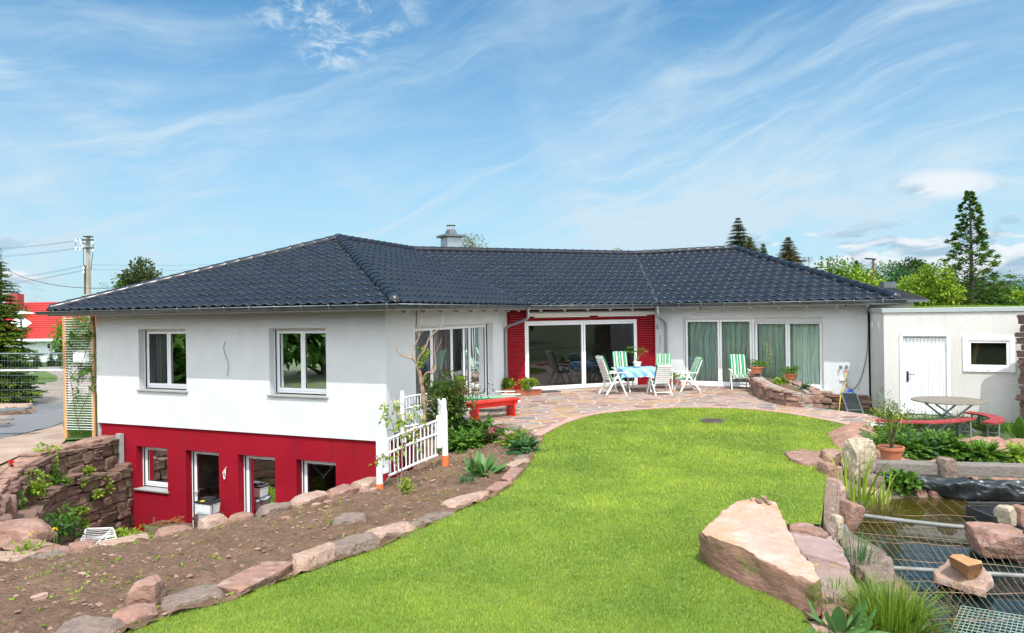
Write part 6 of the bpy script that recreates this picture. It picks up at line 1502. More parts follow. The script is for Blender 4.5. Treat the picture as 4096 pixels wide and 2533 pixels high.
def blob_pts(rs, n, c, r, clumps=10, shell=.55):
    """points clumped around random lobes of an ellipsoid, leaving gaps"""
    L_ = rs.normal(0, 1, (clumps, 3)); L_ = unit(L_)*rs.uniform(.25, .80, (clumps, 1)); L_[:, 2] = np.clip(L_[:, 2], -.7, .9)
    k = rs.randint(0, clumps, n); rad = rs.uniform(.22, .42, clumps)[k]
    P = unit(rs.normal(0, 1, (n, 3)))*(rad*rs.uniform(shell, 1, n))[:, None]
    Q = L_[k]+P; return Q*np.array(r)+np.array(c), unit(P), k
def bush(name, label, cat, c, r, n, ls, m, seed=0, group=None, clumps=12, wid=.5, stems=5, droop=.1, upb=.3, extra=None, m_stem=None, parent=None, tonek=True, partname='foliage'):
    c = Vector(c); o = thing(name, label, cat, (c.x, c.y, c.z), 0, group) if parent is None else parent
    rs = np.random.RandomState(seed+3); P, D, k = blob_pts(rs, n, (c.x, c.y, c.z+r[2]*1.0), r, clumps)
    keep = P[:, 2] > c.z+.01; P, D, k = P[keep], D[keep], k[keep]
    D = D+np.array([0, 0, upb])+rs.normal(0, .35, D.shape); tone = np.clip(rs.uniform(0, 1, clumps)[k]*.6+rs.uniform(0, .4, len(P)), 0, 1)
    leafobj(partname, P, D, rs.uniform(.6, 1.25, len(P))*ls, m, o, wid=wid, seed=seed, droop=droop, tone=tone)
    if stems:
        mb = MB(); rd_ = random.Random(seed)
        for _ in range(stems):
            a = rd_.uniform(0, 6.28); e = Vector((c.x+math.cos(a)*r[0]*.6, c.y+math.sin(a)*r[1]*.6, c.z+r[2]*rd_.uniform(.9, 1.6)))
            mb.tube([c+Vector((rd_.uniform(-.02, .02), rd_.uniform(-.02, .02), -.03)), c.lerp(e, .5)+Vector((0, 0, r[2]*.2)), e], [.012*max(.4, r[2]*2), .008*max(.4, r[2]*2), .003], 5)
        mb.build('stem', m_stem or M_stem, o)
    return o
def fronds(name, label, c, n, L_, m, seed=0, group=None, spread=1.0, lobes=7, ls=.05, cat='plant', up=.9):
    """herb with divided leaves: arching stalks with paired leaflets"""
    rs = np.random.RandomState(seed); c = Vector(c); o = thing(name, label, cat, tuple(c), 0, group); C = []; D = []; S_ = []; mb = MB(); T = []
    for i in range(n):
        a = rs.uniform(0, 2*math.pi); el = rs.uniform(.35, 1.35)*up; l = L_*rs.uniform(.6, 1.1); d0 = Vector((math.cos(a)*math.cos(el)*spread, math.sin(a)*math.cos(el)*spread, math.sin(el))); b0 = c+Vector((rs.normal(0, .03), rs.normal(0, .03), 0)); tn = rs.uniform(.1, .9); pts = []
        for k in range(lobes+1):
            f = k/lobes; p = b0+d0*(l*f)-Vector((0, 0, 1))*(l*.45*f*f*math.cos(el)); pts.append(p)
            if f > .25:
                t_ = Vector((d0.x, d0.y, d0.z-.9*f)).normalized(); sd_v = t_.cross(Vector((0, 0, 1))).normalized()
                for s in (-1, 1): C.append(p); D.append(t_*.7+sd_v*s*.9+Vector((0, 0, .1))); S_.append(ls*(1.25-abs(f-.6))*rs.uniform(.8, 1.2)); T.append(tn+rs.uniform(-.1, .1))
        C.append(pts[-1]); D.append(pts[-1]-pts[-2]); S_.append(ls*1.2); T.append(tn); mb.tube([pts[0], pts[lobes//2], pts[-1]], [.004, .003, .0015], 4, caps=False)
    leafobj('foliage', C, D, S_, m, o, wid=.5, seed=seed, tone=np.clip(T, 0, 1)); mb.build('stem', M_stem, o); return o
def blades(name, label, c, n, L_, w, m, seed=0, group=None, lean=.35, r0=.06, seg=5, cat='plant', parent=None, bend=.5, partname='blade', stuff=False):
    rs = np.random.RandomState(seed); c = Vector(c); V_ = []; F_ = []; T = []
    o = parent or thing(name, label, cat, tuple(c), 0, group)
    for i in range(n):
        a = rs.uniform(0, 2*math.pi); l = L_*rs.uniform(.55, 1.1); ln = abs(rs.normal(0, lean)); rr = r0*math.sqrt(rs.uniform(0, 1)); b0 = np.array([c.x+math.cos(a)*rr, c.y+math.sin(a)*rr, c.z]); d = np.array([math.cos(a)*math.sin(ln), math.sin(a)*math.sin(ln), math.cos(ln)]); a2 = a+rs.uniform(-1, 1)+1.57; sv_ = np.array([math.cos(a2), math.sin(a2), 0]); k0 = len(V_); tn = rs.uniform(.1, .9)
        for k in range(seg+1):
            f = k/seg; p = b0+d*l*f+np.array([math.cos(a), math.sin(a), -.6])*l*bend*ln*f*f*f; ww = w*(1-f**2.2)*.5+.0006
            V_ += [p-sv_*ww, p+sv_*ww]; T += [tn, tn]
            if k: F_.append((k0+2*k-2, k0+2*k-1, k0+2*k+1, k0+2*k))
    q = o; of = np.zeros(3)
    while q is not None: of += np.array(q.location); q = q.parent
    npmesh(partname, np.array(V_)-of, np.array(F_), m, o, attr=T); return o
def q4(x, y): return (1400+.5952*x, 1100+.5952*y)
def g4(x, y, z=None):
    p = at(*q4(x, y), -.1); z = H(p.x, p.y) if z is None else z; return at(*q4(x, y), z)
# --- bed beside the terrace
for i, (x, y, n, l, m, lab, gr) in enumerate([
    (735, 1175, 60, .42, M_lf, 'lush green peony like plant right of the fence post with the orange sleeve'), (805, 1160, 60, .42, M_lf, 'lush green divided leaf plant, second from the fence post'),
    (735, 1090, 45, .40, M_lfd, 'green plant behind the lush one next to the white fence'), (870, 1080, 70, .45, M_lf, 'tall green feathery plant just in front of the red bench'),
    (1165, 1195, 55, .34, M_lfb, 'blue green feathery plant nearest to the lawn corner'), (1110, 1150, 40, .32, M_lfy, 'yellow green plant below the pink flowers'),
    (935, 1130, 40, .30, M_lfr, 'bronze leaved plant with dark red buds')] and [(a_[0], a_[1], a_[2], a_[3], a_[4], a_[5], None) for a_ in [
    (735, 1175, 60, .42, M_lf, 'lush green peony like plant right of the fence post with the orange sleeve'), (805, 1160, 60, .42, M_lf, 'lush green divided leaf plant, second from the fence post'),
    (735, 1090, 45, .40, M_lfd, 'green plant behind the lush one next to the white fence'), (870, 1080, 70, .45, M_lf, 'tall green feathery plant just in front of the red bench'),
    (1165, 1195, 55, .34, M_lfb, 'blue green feathery plant nearest to the lawn corner'), (1110, 1150, 40, .32, M_lfy, 'yellow green plant below the pink flowers'),
    (935, 1130, 40, .30, M_lfr, 'bronze leaved plant with dark red buds')]]):
    fronds('border_plant', lab, g4(x, y), int(n*1.5), l*1.1, m, seed=i+1, ls=.085, group='leafy plants in the bed by the terrace')
p = g4(1100, 1085); blades('grassy_plant', 'dark grassy clump between the red bench and the lawn corner', p, 130, .30, .012, M_lfb, 5, lean=.6, r0=.22)
p = g4(1015, 1070); blades('grassy_plant', 'smaller grassy clump beside the feathery plants', p, 90, .26, .012, M_lfd, 6, lean=.6, r0=.15)
M_pinkf = mat('pink_petal', (.62, .12, .25), .6, trans=.3); M_palef = mat('pale_pink_petal', (.70, .48, .58), .6, trans=.3); M_yelf = mat('yellow_petal', (.80, .60, .01), .5, trans=.3); M_redf = mat('red_petal', (.65, .03, .02), .5, trans=.3); M_cream = mat('cream_petal', (.68, .64, .36), .7, trans=.3); M_blue = mat('blue_petal', (.10, .10, .55), .6, trans=.3)
def flowers(name, label, cat, pts, m, r=.02, npet=10, seed=0, group=None, stem=None, sm=None):
    """one plant's blossoms as one mesh each, stems below"""
    c = pts[0]; o = thing(name, label, cat, (c.x, c.y, c.z-(stem or 0)), 0, group); rs = np.random.RandomState(seed)
    for p in pts:
        D = unit(rs.normal(0, 1, (npet, 3))+np.array([0, 0, .6])); leafobj('blossom', np.repeat([list(p)], npet, 0), D, np.full(npet, r), m, o, wid=.8, seed=seed)
    if stem:
        mb = MB()
        for p in pts: mb.tube([p-Vector((rs.uniform(-.03, .03), rs.uniform(-.03, .03), stem)), p-Vector((0, 0, stem*.5)), p], .003, 4, caps=False)
        mb.build('stem', sm or M_stem, o)
    return o
def g4z(x, y, dz): p = g4(x, y+dz*170); return Vector((p.x, p.y, p.z+dz))
flowers('pink_flower', 'deep pink blossom among the green plants below the red bench', 'flower', [g4z(1003, 1075, .28), g4z(965, 1082, .26), g4z(955, 1100, .24)], M_pinkf, .05, 22, 1, stem=.26)
flowers('pale_flower', 'loose head of pale pink blossoms right of the deep pink one', 'flower', [g4z(1050+i*9, 1100+(i % 3)*8, .25) for i in range(5)], M_palef, .04, 12, 2, stem=.24)
# broad leaved clump
def broadclump(label, c, n, L_, w, m, seed=0, lean=.75, cat='plant', name='broad_leaf_plant'):
    rs = np.random.RandomState(seed); c = Vector(c); V_ = []; F_ = []; T = []; o = thing(name, label, cat, tuple(c))
    for i in range(n):
        a = rs.uniform(0, 6.28); ln = rs.uniform(.15, lean*1.3); l = L_*rs.uniform(.65, 1.1); rr = rs.uniform(.02, .16)
        b0 = np.array([c.x+math.cos(a)*rr, c.y+math.sin(a)*rr, c.z]); d = np.array([math.cos(a)*math.sin(ln), math.sin(a)*math.sin(ln), math.cos(ln)]); S_ = np.array([-math.sin(a), math.cos(a), 0]); Nn = np.cross(S_, d); k0 = len(V_); tn = rs.uniform(.2, .8); tw = rs.uniform(-.5, .5); S_ = S_*math.cos(tw)+Nn*math.sin(tw)
        for k in range(7):
            f = k/6; p = b0+d*l*f-np.array([0, 0, 1])*l*.35*ln*f*f; ww = w*math.sin(math.pi*min(1, f*.93+.07))**.7*.5+.002; 
            V_ += [p-S_*ww+Nn*ww*.35, p, p+S_*ww+Nn*ww*.35]; T += [tn]*3
            if k: F_ += [(k0+3*k-3, k0+3*k-2, k0+3*k+1, k0+3*k), (k0+3*k-2, k0+3*k-1, k0+3*k+2, k0+3*k+1)]
    npmesh('leaf_cluster', np.array(V_)-np.array(c), np.array(F_), m, o, smooth=True, attr=T); return o
M_tulip = leafmat('tulip_leaf', (.085, .19, .055), (.12, .25, .07), tr=.25, rough=.45)
broadclump('clump of broad grey green tulip leaves by the lawn edge', g4(890, 1345), 42, .40, .12, M_tulip, 3)
p = g4(790, 1400); blades('small_grass', 'fine grassy tuft at the foot of the broad leaved clump', p, 110, .20, .008, M_lfb, 8, lean=.8, r0=.10)
bush('leafy_seedling', 'small bright green leafy plant at the foot of the flowering shrub', 'plant', g4(378, 1478), (.13, .12, .13), 150, .06, M_lfy, 12, clumps=7, stems=3)
# lilac with cream panicles
lb = g4(335, 1452); li = thing('lilac', 'slender young lilac with cream flower heads in front of the white fence', 'shrub', tuple(lb)); mb = MB()
def P4(x, y, Y): return atY(*q4(x, y), Y)
YL = lb.y
for br in ([(335, 1452), (322, 1380), (318, 1290), (318, 1180), (300, 1080), (285, 1000), (255, 930), (230, 880)], [(335, 1452), (345, 1330), (350, 1200), (345, 1100), (320, 1000), (312, 900)], [(348, 1200), (380, 1120), (400, 1010), (398, 950)], [(318, 1290), (270, 1235), (215, 1215), (180, 1270)], [(345, 1100), (440, 1040), (490, 965)]):
    mb.tube(spline([P4(x, y, YL+.05*math.sin(i*2)) for i, (x, y) in enumerate(br)], 3), [.010*(1-.7*i/(3*(len(br)-1))) for i in range(3*(len(br)-1)+1)], 6)
mb.build('trunk', mat('grey_bark', (.20, .16, .13), .9, bump=(30, .4, .004)), li)
rs = np.random.RandomState(4); C = []; D = []
for (x, y, n_) in ((225, 890, 14), (250, 930, 10), (230, 990, 12), (300, 900, 16), (320, 990, 18), (350, 1010, 14), (400, 960, 14), (300, 1050, 12), (440, 1060, 16), (490, 980, 14), (370, 1080, 18), (420, 1110, 12), (345, 1180, 8), (270, 1235, 10), (215, 1215, 8), (185, 1260, 10), (460, 1180, 8), (340, 1000, 14), (270, 960, 10)):
    for _ in range(n_): C.append(P4(x+rs.normal(0, 14), y+rs.normal(0, 14), YL+rs.normal(0, .07))); D.append(rs.normal(0, 1, 3)+np.array([0, -.3, .1]))
leafobj('foliage', C, D, rs.uniform(.05, .085, len(C)), M_lfy, li, wid=.65, seed=3, droop=.25)
for (x, y) in ((228, 868), (298, 858), (325, 862), (325, 935), (345, 950), (392, 945), (408, 958), (490, 955), (375, 1052), (432, 1038)):
    C = [P4(x+rs.normal(0, 7), y+rs.normal(0, 12), YL+rs.normal(0, .02)) for _ in range(70)]; leafobj('flower_head', C, rs.normal(0, 1, (70, 3)), np.full(70, .02), M_cream, li, wid=.9, seed=7)
# bare pruned tree
YB = 14.2; bt0 = P4(512, 1012, YB); bt = thing('bare_tree', 'gnarled pruned tree with bare pale branches beside the corner window', 'tree', (bt0.x, bt0.y, bt0.z)); mb = MB()
br = [([(512, 1015, 0), (505, 900, 0), (492, 800, .02), (480, 730, 0), (470, 660, 0), (455, 620, -.02)], .055, .036), ([(455, 620, 0), (440, 585, .05), (410, 560, .1), (370, 548, .1), (330, 530, .12), (312, 495, .1), (325, 462, .1), (355, 425, .1)], .026, .006), ([(455, 620, 0), (462, 560, -.05), (490, 520, -.1), (515, 470, -.1), (530, 430, -.1), (560, 395, -.12), (600, 360, -.1), (622, 320, -.1), (630, 275, -.1)], .026, .005), ([(440, 585, 0), (420, 540, .05), (425, 495, .08), (445, 455, .08), (465, 410, .1), (470, 350, .1), (490, 280, .1)], .018, .004), ([(465, 410, 0), (440, 370, 0), (428, 320, 0)], .008, .003), ([(465, 410, .1), (495, 372, .1)], .006, .003), ([(485, 745, 0), (500, 680, -.1), (525, 655, -.15), (560, 660, -.2), (575, 630, -.2), (572, 560, -.2), (565, 500, -.2), (572, 420, -.2)], .024, .005), ([(568, 530, -.2), (595, 490, -.2), (612, 440, -.2), (615, 425, -.2)], .008, .003), ([(560, 660, -.2), (570, 612, -.22)], .02, .014), ([(540, 668, -.15), (556, 610, -.15)], .018, .013), ([(498, 830, 0), (530, 850, -.1), (585, 820, -.12)], .02, .012), ([(425, 495, .08), (395, 480, .1)], .008, .003), ([(515, 470, -.1), (480, 485, -.1)], .008, .003), ([(325, 462, .1), (350, 490, .1), (375, 495, .1)], .003, .0015)]
for pts, r0, r1 in br:
    pp_ = spline([P4(x, y, YB+d_) for x, y, d_ in pts], 4); mb.tube(pp_, [r0+(r1-r0)*i/(len(pp_)-1) for i in range(len(pp_))], 8)
o_ = mb.build('trunk', M_barkpale, bt, smooth=True)
C = []; 
for (x, y, n_) in ((480, 600, 40), (500, 560, 30), (505, 530, 20), (470, 500, 10), (520, 720, 12), (440, 900, 14), (470, 880, 14), (455, 960, 10)):
    for _ in range(n_): C.append(P4(x+rs.normal(0, 14), y+rs.normal(0, 14), YB-.08+rs.normal(0, .05)))
leafobj('foliage', C, rs.normal(0, 1, (len(C), 3)), rs.uniform(.05, .09, len(C)), M_lfy, bt, wid=.7, seed=9)
# rose bush
rb0 = P4(665, 965, 14.35); ro = bush('rose_bush', 'dense glossy climbing rose bush with dark green and bronze leaves by the white fence', 'shrub', (rb0.x-.02, rb0.y, -.05), (.50, .42, .62), 2600, .085, M_lfd, 21, clumps=26, wid=.6, stems=9)
bush('', '', '', (rb0.x-.02, rb0.y-.1, .0), (.52, .42, .66), 1500, .075, M_lfr, 22, clumps=20, stems=0, parent=ro, partname='young_foliage')
bush('', '', '', (rb0.x-.05, rb0.y-.12, .05), (.45, .38, .60), 700, .08, M_lf, 23, clumps=20, stems=0, parent=ro, partname='green_foliage')  # mid green leaves among the dark ones
p = P4(850, 780, 15.6); bush('rose_shoot', 'loose bronze rose shoots in front of the curtained corner window', 'shrub', (p.x-.05, p.y, .35), (.45, .3, .35), 240, .06, M_lfr, 24, clumps=12, stems=8)
# geraniums in boxes
for ob, n_, w_ in ((geran1, 520, .45), (geran0, 420, .32), (geran2, 330, .42)):
    l = ob.location; bush('geranium', ['bushy yellow green geraniums growing in the brown box by the sliding door', 'geranium foliage filling the terracotta box by the downpipe', 'light leafy plants in the box behind the right hand chair'][(geran1, geran0, geran2).index(ob)], 'plant', (l.x, l.y, l.z+.13), (w_, .22, .20 if ob != geran2 else .14), n_, .075, M_lfy, 31+int(w_*100), clumps=14, wid=.8, stems=5)
bush('trailing_plant', 'trailing plant spilling from the left bowl on the stone planter', 'plant', (7.25, 20.5, .74), (.34, .26, .13), 420, .07, M_lf, 41, clumps=12, wid=.3, stems=4)
bush('trailing_plant', 'trailing plant in the bowl farther right on the stone planter', 'plant', (8.02, 19.9, .58), (.36, .28, .15), 480, .07, M_lf, 42, clumps=12, wid=.4, stems=4)
fronds('planter_herb', 'low green herbs in the soil of the stone planter', (7.55, 19.5, .38), 40, .28, M_lfy, 43, ls=.06); fronds('planter_herb', 'silvery ground herb at the front end of the stone planter', (7.75, 18.2, .36), 50, .22, M_lfb, 44, ls=.04)
p = atY(3078, 1500, 20.3); cl_ = thing('climber', 'yellow green climbing plant on a brown cane in the stone planter', 'plant', (p.x, p.y, .38)); MB().tube([(p.x, p.y, .35), (p.x+.0, p.y, .38+1.25)], .008, 6).build('cane', mat('cane', (.24, .12, .06), .8), cl_)
C = [atY(3078+rs.normal(0, 6)-(18 if y < 1420 else 0)*(1420-y)/50, y, 20.25) for y in np.linspace(1375, 1500, 60)]; leafobj('foliage', C, rs.normal(0, 1, (60, 3)), np.full(60, .07), M_lfy, cl_, wid=.6, seed=2)
# rhododendron-like plant on the table
tp0 = Vector((TBL[0]-.02, TBL[1]+.05, .92)); rh = thing('potted_plant', 'rosette leaved green plant growing in the white pot on the table', 'plant', tuple(tp0)); C = []; D = []; mb = MB()
for (dx_, dz_) in ((.0, .30), (.12, .22), (-.20, .42), (-.12, .28), (.22, .30), (-.30, .30), (.1, .38)):
    e = tp0+Vector((dx_, rs.uniform(-.08, .08), dz_)); mb.tube([tp0, tp0.lerp(e, .5)+Vector((0, 0, .03)), e], .007, 5)
    for k in range(13): a = k*2.4; C.append(e); D.append((math.cos(a), math.sin(a), rs.uniform(-.1, .5)))
leafobj('foliage', C, D, np.full(len(C), .15), M_lf, rh, wid=.28, seed=3); mb.build('stem', M_stem, rh)
# --- weeds on the bed (too many to count)
C = []; D = []; S_ = []; rw_ = random.Random(8)
while len(C) < 5200:
    x = rw_.uniform(-8.5, -.8); y = rw_.uniform(5, 12.5)
    if not inpoly((x, y), BED): continue
    if noise.noise(Vector((x*.9, y*.9, 3))) < .08 and rw_.random() < .85: continue
    z = HB(x, y)+.02; k = rw_.randint(3, 9); sz = rw_.uniform(.012, .045)
    for _ in range(k): a = rw_.uniform(0, 6.28); C.append((x, y, z)); D.append((math.cos(a), math.sin(a), rw_.uniform(.2, 1.2))); S_.append(sz*rw_.uniform(.6, 1.3))
w_ = leafobj('weeds', C, D, S_, M_lfy, None, wid=.4, seed=4, droop=.1); tag(w_, kind='stuff')
# --- moss, weeds and flowers of the retaining wall
def wallpt(f, z, o=.25):
    i = min(len(lp)-2, int(f*(len(lp)-1))); p = lp[i]; t = (lp[i+1]-lp[i]).normalized(); return Vector((p.x-t.y*o, p.y+t.x*o, z))
def q2(x, y): return (x*.683, 1500+y*.683)
for i, (x, y, Y, r, n_, m, lab) in enumerate([(280, 480, 16.2, (.42, .25, .30), 420, M_lfy, 'bright green weed cushion hanging from the top of the retaining wall'), (350, 580, 16.0, (.45, .25, .28), 420, M_lf, 'green weeds on the ledge right of the bright cushion'), (225, 640, 14.8, (.38, .25, .28), 360, M_lfy, 'bright green weeds lower left on the retaining wall'), (500, 610, 16.6, (.25, .12, .16), 150, M_lfy, 'small weed tuft in the middle of the retaining wall'), (650, 630, 17.3, (.2, .1, .22), 130, M_lfy, 'small weeds on the wall near the basement corner'), (545, 530, 16.9, (.15, .08, .1), 80, M_lfy, 'tiny weed tuft high on the wall near the house'), (620, 570, 17.2, (.10, .08, .1), 60, M_lfy, 'tiniest weed tuft beside the concrete strip'), (200, 520, 15.6, (.18, .1, .16), 100, M_lfy, 'tiny bright weed near the left end of the wall top'), (125, 750, 14.0, (.2, .15, .35), 200, M_lf, 'green weeds in the left fold of the wall'), (320, 940, 13.2, (.7, .45, .42), 900, M_lfd, 'big dark green weed patch at the foot of the retaining wall'), (380, 860, 13.9, (.4, .3, .40), 420, M_lf, 'green weeds climbing the foot of the retaining wall'), (520, 840, 16.2, (.18, .1, .14), 90, M_lfy, 'weed tuft low on the wall left of the basement'), (500, 760, 16.0, (.2, .1, .12), 90, M_lfy, 'weed tuft between mossy stones of the wall'), (590, 665, 16.9, (.15, .08, .1), 60, M_lfy, 'weed tuft above the mossy stones')]):
    p = atY(*q2(x, y+30), Y); bush('wall_weed', lab, 'weeds', (p.x, p.y-.15, p.z-r[2]*.6), r, n_, .085, m, 50+i, clumps=10, wid=.7, stems=3, group='weeds on the retaining wall')
p = atY(*q2(720, 945), 15.6); bush('ground_plant', 'dense bright green plant beside the clothes rack in the pit', 'plant', (p.x, p.y, -3.1), (.85, .7, .48), 2400, .07, M_lfy, 70, clumps=30, wid=.6)
p = atY(*q2(560, 990), 14.2); bush('ground_plant', 'bright green plant growing under the clothes rack', 'plant', (p.x, p.y, -3.1), (.8, .6, .50), 1200, .07, M_lfy, 71, clumps=20, wid=.6)
q = at(20, 2230, -1.0); blades('grass_tuft', 'grass tuft at the left edge below the flat boulder', (q.x, q.y, -1.0), 260, .22, .007, M_lf, 72, lean=.6, r0=.4)
q = at(120, 2235, -1.0); fronds('weed_plant', 'weeds with yellow buttercups beside the flat boulder', (q.x, q.y, -1.0), 60, .30, M_lfy, 73, ls=.05)
flowers('buttercup', 'yellow buttercups above the pit beside the flat boulder', 'flower', [atY(*q2(x, y), 9.6) for x, y in ((172, 930), (198, 924), (318, 902), (330, 904), (313, 910))], M_yelf, .028, 8, 4, stem=.35)
tl_ = atY(*q2(68, 522), 8.6); flowers('tulip', 'single red tulip bending in from the left edge', 'flower', [tl_], M_redf, .065, 12, 5); bpy.data.objects.remove(bpy.data.objects['tulip'].children[0]) if False else None
MB().tube(spline([Vector((tl_.x-.75, tl_.y, tl_.z-.55)), Vector((tl_.x-.25, tl_.y, tl_.z-.2)), tl_], 5), .006, 6).build('stem', M_stem, bpy.data.objects['tulip'])
# climbing rose on the trellis
cr_ = thing('climbing_rose', 'thin climbing rose winding up the white slatted trellis', 'plant', (tx[0].x+.3, 18.7, -.7)); mb = MB()
def P1z(x, y, Y=18.7): return atY(x*.46296, 900+y*.46296, Y)
for b_ in ([(700, 1800), (668, 1700), (640, 1560), (620, 1400), (610, 1320), (650, 1270), (700, 1200), (740, 1100), (765, 1000), (760, 950), (700, 960), (640, 1000), (600, 1060)], [(668, 1700), (720, 1560), (770, 1450), (800, 1350), (780, 1250), (800, 1180)], [(640, 1090), (610, 1040), (600, 970), (620, 950)]):
    mb.tube(spline([P1z(x, y) for x, y in b_], 4), .009, 5)
mb.build('stem', mat('rose_stem', (.10, .055, .03), .8), cr_)
C = []; Tn = []
for (x, y, n_) in ((620, 960, 40), (600, 1030, 22), (760, 960, 40), (790, 950, 20), (640, 1100, 14), (750, 1270, 50), (700, 1280, 30), (790, 1340, 30), (640, 1320, 26), (680, 1350, 14), (790, 1400, 26), (670, 1440, 26), (610, 1280, 8), (800, 1120, 12), (770, 1250, 24), (640, 1480, 10)):
    for _ in range(n_): C.append(P1z(x+rs.normal(0, 16), y+rs.normal(0, 13), 18.65+rs.normal(0, .06)))
leafobj('foliage', C, rs.normal(0, 1, (len(C), 3)), rs.uniform(.05, .10, len(C)), M_lf, cr_, wid=.65, seed=3)
# --- back bed by the pond
def g7(x, y, z): return at(3396+.46296*x, 1150+.46296*y, z)
for i, (x, y, n_, l, m, lab) in enumerate([(800, 1430, 130, .50, M_lf, 'large green thistle like plant in the middle of the red earth bed'), (680, 1440, 70, .40, M_lfb, 'green weed plant left of the large thistle like one'), (900, 1450, 70, .40, M_lf, 'green weed plant right of the large thistle like one'), (1180, 1480, 90, .36, M_lf, 'spreading green weed on the red earth near the right'), (1480, 1490, 60, .34, M_lfy, 'weed plant at the right edge of the red earth bed'), (540, 1440, 70, .45, M_lf, 'green weeds right of the potted shrub'), (280, 1420, 80, .45, M_lf, 'green weeds left behind the potted shrub'), (500, 1390, 60, .40, M_lfb, 'bluish weeds behind the potted shrub'), (215, 1340, 90, .40, M_lf, 'green weeds beside the pale kerb slab'), (300, 1330, 80, .38, M_lfy, 'yellow green weeds between kerb slab and shed'), (440, 1300, 80, .36, M_lf, 'green weeds in front of the buttercups')]):
    fronds('weed_plant', lab, g7(x, y, -.12), int(n_*1.5), l, m, 80+i, ls=.075, group='weeds on the red earth bed')
p = g7(395, 1430, .16); bush('potted_shrub', 'airy yellow green shrub growing in the terracotta pot by the beam', 'shrub', (pb_.x, pb_.y+.12, .14), (.34, .30, .50), 1500, .045, leafmat('airy_leaf', (.13, .19, .03), (.09, .15, .02)), 90, clumps=20, wid=.3, stems=6, m_stem=M_bark)
bc_ = g7(380, 1170, -.2); bush('buttercup_plant', 'patch of buttercup leaves by the corner of the shed', 'plant', (bc_.x, bc_.y, -.25), (.85, .35, .22), 520, .06, M_lfy, 91, clumps=18, stems=6)
flowers('buttercup_flowers', 'cluster of yellow buttercups at the corner of the shed', 'flower', [g7(x, y+60, -.2)+Vector((0, 0, .28)) for x, y in ((330, 1080), (370, 1130), (395, 1170), (430, 1180), (455, 1190), (415, 1150), (300, 1085), (470, 1165), (380, 1190), (440, 1140), (405, 1195), (345, 1110))], M_yelf, .035, 8, 6, stem=.26)
flowers('buttercup_flowers', 'few yellow buttercups at the end of the terrace path', 'flower', [g7(x, y+40, -.1)+Vector((0, 0, .2)) for x, y in ((185, 1085), (250, 1110), (262, 1095), (220, 1080))], M_yelf, .03, 8, 7, stem=.2)
for i, (x, y) in enumerate(((600, 1190), (900, 1190), (1050, 1200), (1250, 1230), (1380, 1240), (720, 1150), (480, 1190), (1150, 1150), (950, 1150))):
    p = g7(x, y, -.28); blades('grass_tuft', ['grass tuft under the long curved bench, left part', 'grass tuft below the crossing table legs', 'grass tuft between the two curved benches', 'grass tuft under the right curved bench', 'grass tuft right of the right curved bench', 'grass tuft by the shed door sill', 'grass tuft between buttercups and bench', 'grass tuft behind the right curved bench', 'grass tuft at the shed wall behind the table legs'][i], (p.x, p.y, -.28), 150, .26, .010, M_lf, 100+i, lean=.6, r0=.32, group='grass tufts around the round table')
p = atY(4082, 1760, 13.8); broadclump('big dock leaves at the right edge in front of the stone pillar', (p.x, p.y, -.2), 16, .55, .17, M_lf, 110)
# --- pond side plants
def blades8(x, y, z, *a, **k): p = at(*q8(x, y), z); return (p.x, p.y, z)
blades('reed', 'tall yellow green reeds standing at the back left corner of the pond', blades8(205, 640, -.4), 26, .95, .030, M_lfy, 120, lean=.22, r0=.28)
blades('reed', 'shorter reeds beside the tall ones in the pond corner', blades8(330, 650, -.42), 22, .60, .024, M_lfy, 121, lean=.18, r0=.3)
blades('sedge', 'dry brown sedge mat at the base of the reeds', blades8(300, 690, -.42), 520, .24, .006, leafmat('dry_sedge', (.20, .13, .05), (.12, .14, .03)), 122, lean=.9, r0=.42)
bush('marsh_plant', 'round leaved marsh plant under the black pond liner', 'plant', (at(*q8(560, 570), -.42)), (.30, .22, .22), 420, .08, M_lf, 123, clumps=14, wid=.9)
blades('sedge_tuft', 'thin green sedge with white seed heads between the slabs', blades8(225, 1090, -.2), 90, .42, .007, M_lfb, 124, lean=.35, r0=.12)
blades('sedge_tuft', 'short grass tuft beside the small pale round stone', blades8(290, 1110, -.25), 120, .25, .008, M_lf, 125, lean=.6, r0=.14)
blades('ornamental_grass', 'big bright yellow green grass clump at the bottom edge by the pond', blades8(450, 1500, -.15), 800, .42, .009, leafmat('grass_clump', (.17, .25, .02), (.10, .19, .02)), 126, lean=.60, r0=.24)
blades('ornamental_grass', 'dry grass stalks arching over the water at the bottom edge', blades8(640, 1500, -.25), 60, .55, .003, leafmat('dry_grass', (.30, .20, .08), (.22, .16, .06)), 127, lean=.7, r0=.3)
broadclump('pale green rosette of broad pointed leaves at the bottom edge', blades8(120, 1490, -.05), 16, .36, .11, M_tulip, 128, lean=1.0)
blades('grass_tuft', 'grass along the foot of the lichen covered slab', blades8(60, 1290, -.1), 200, .16, .007, M_lf, 129, lean=.5, r0=.28)
flowers('blue_flower', 'tiny blue violet flowers in the big grass clump', 'flower', [at(*q8(x, y), .25) for x, y in ((275, 1555), (700, 1535), (718, 1528), (612, 1600))], M_blue, .014, 6, 8, stem=.2)
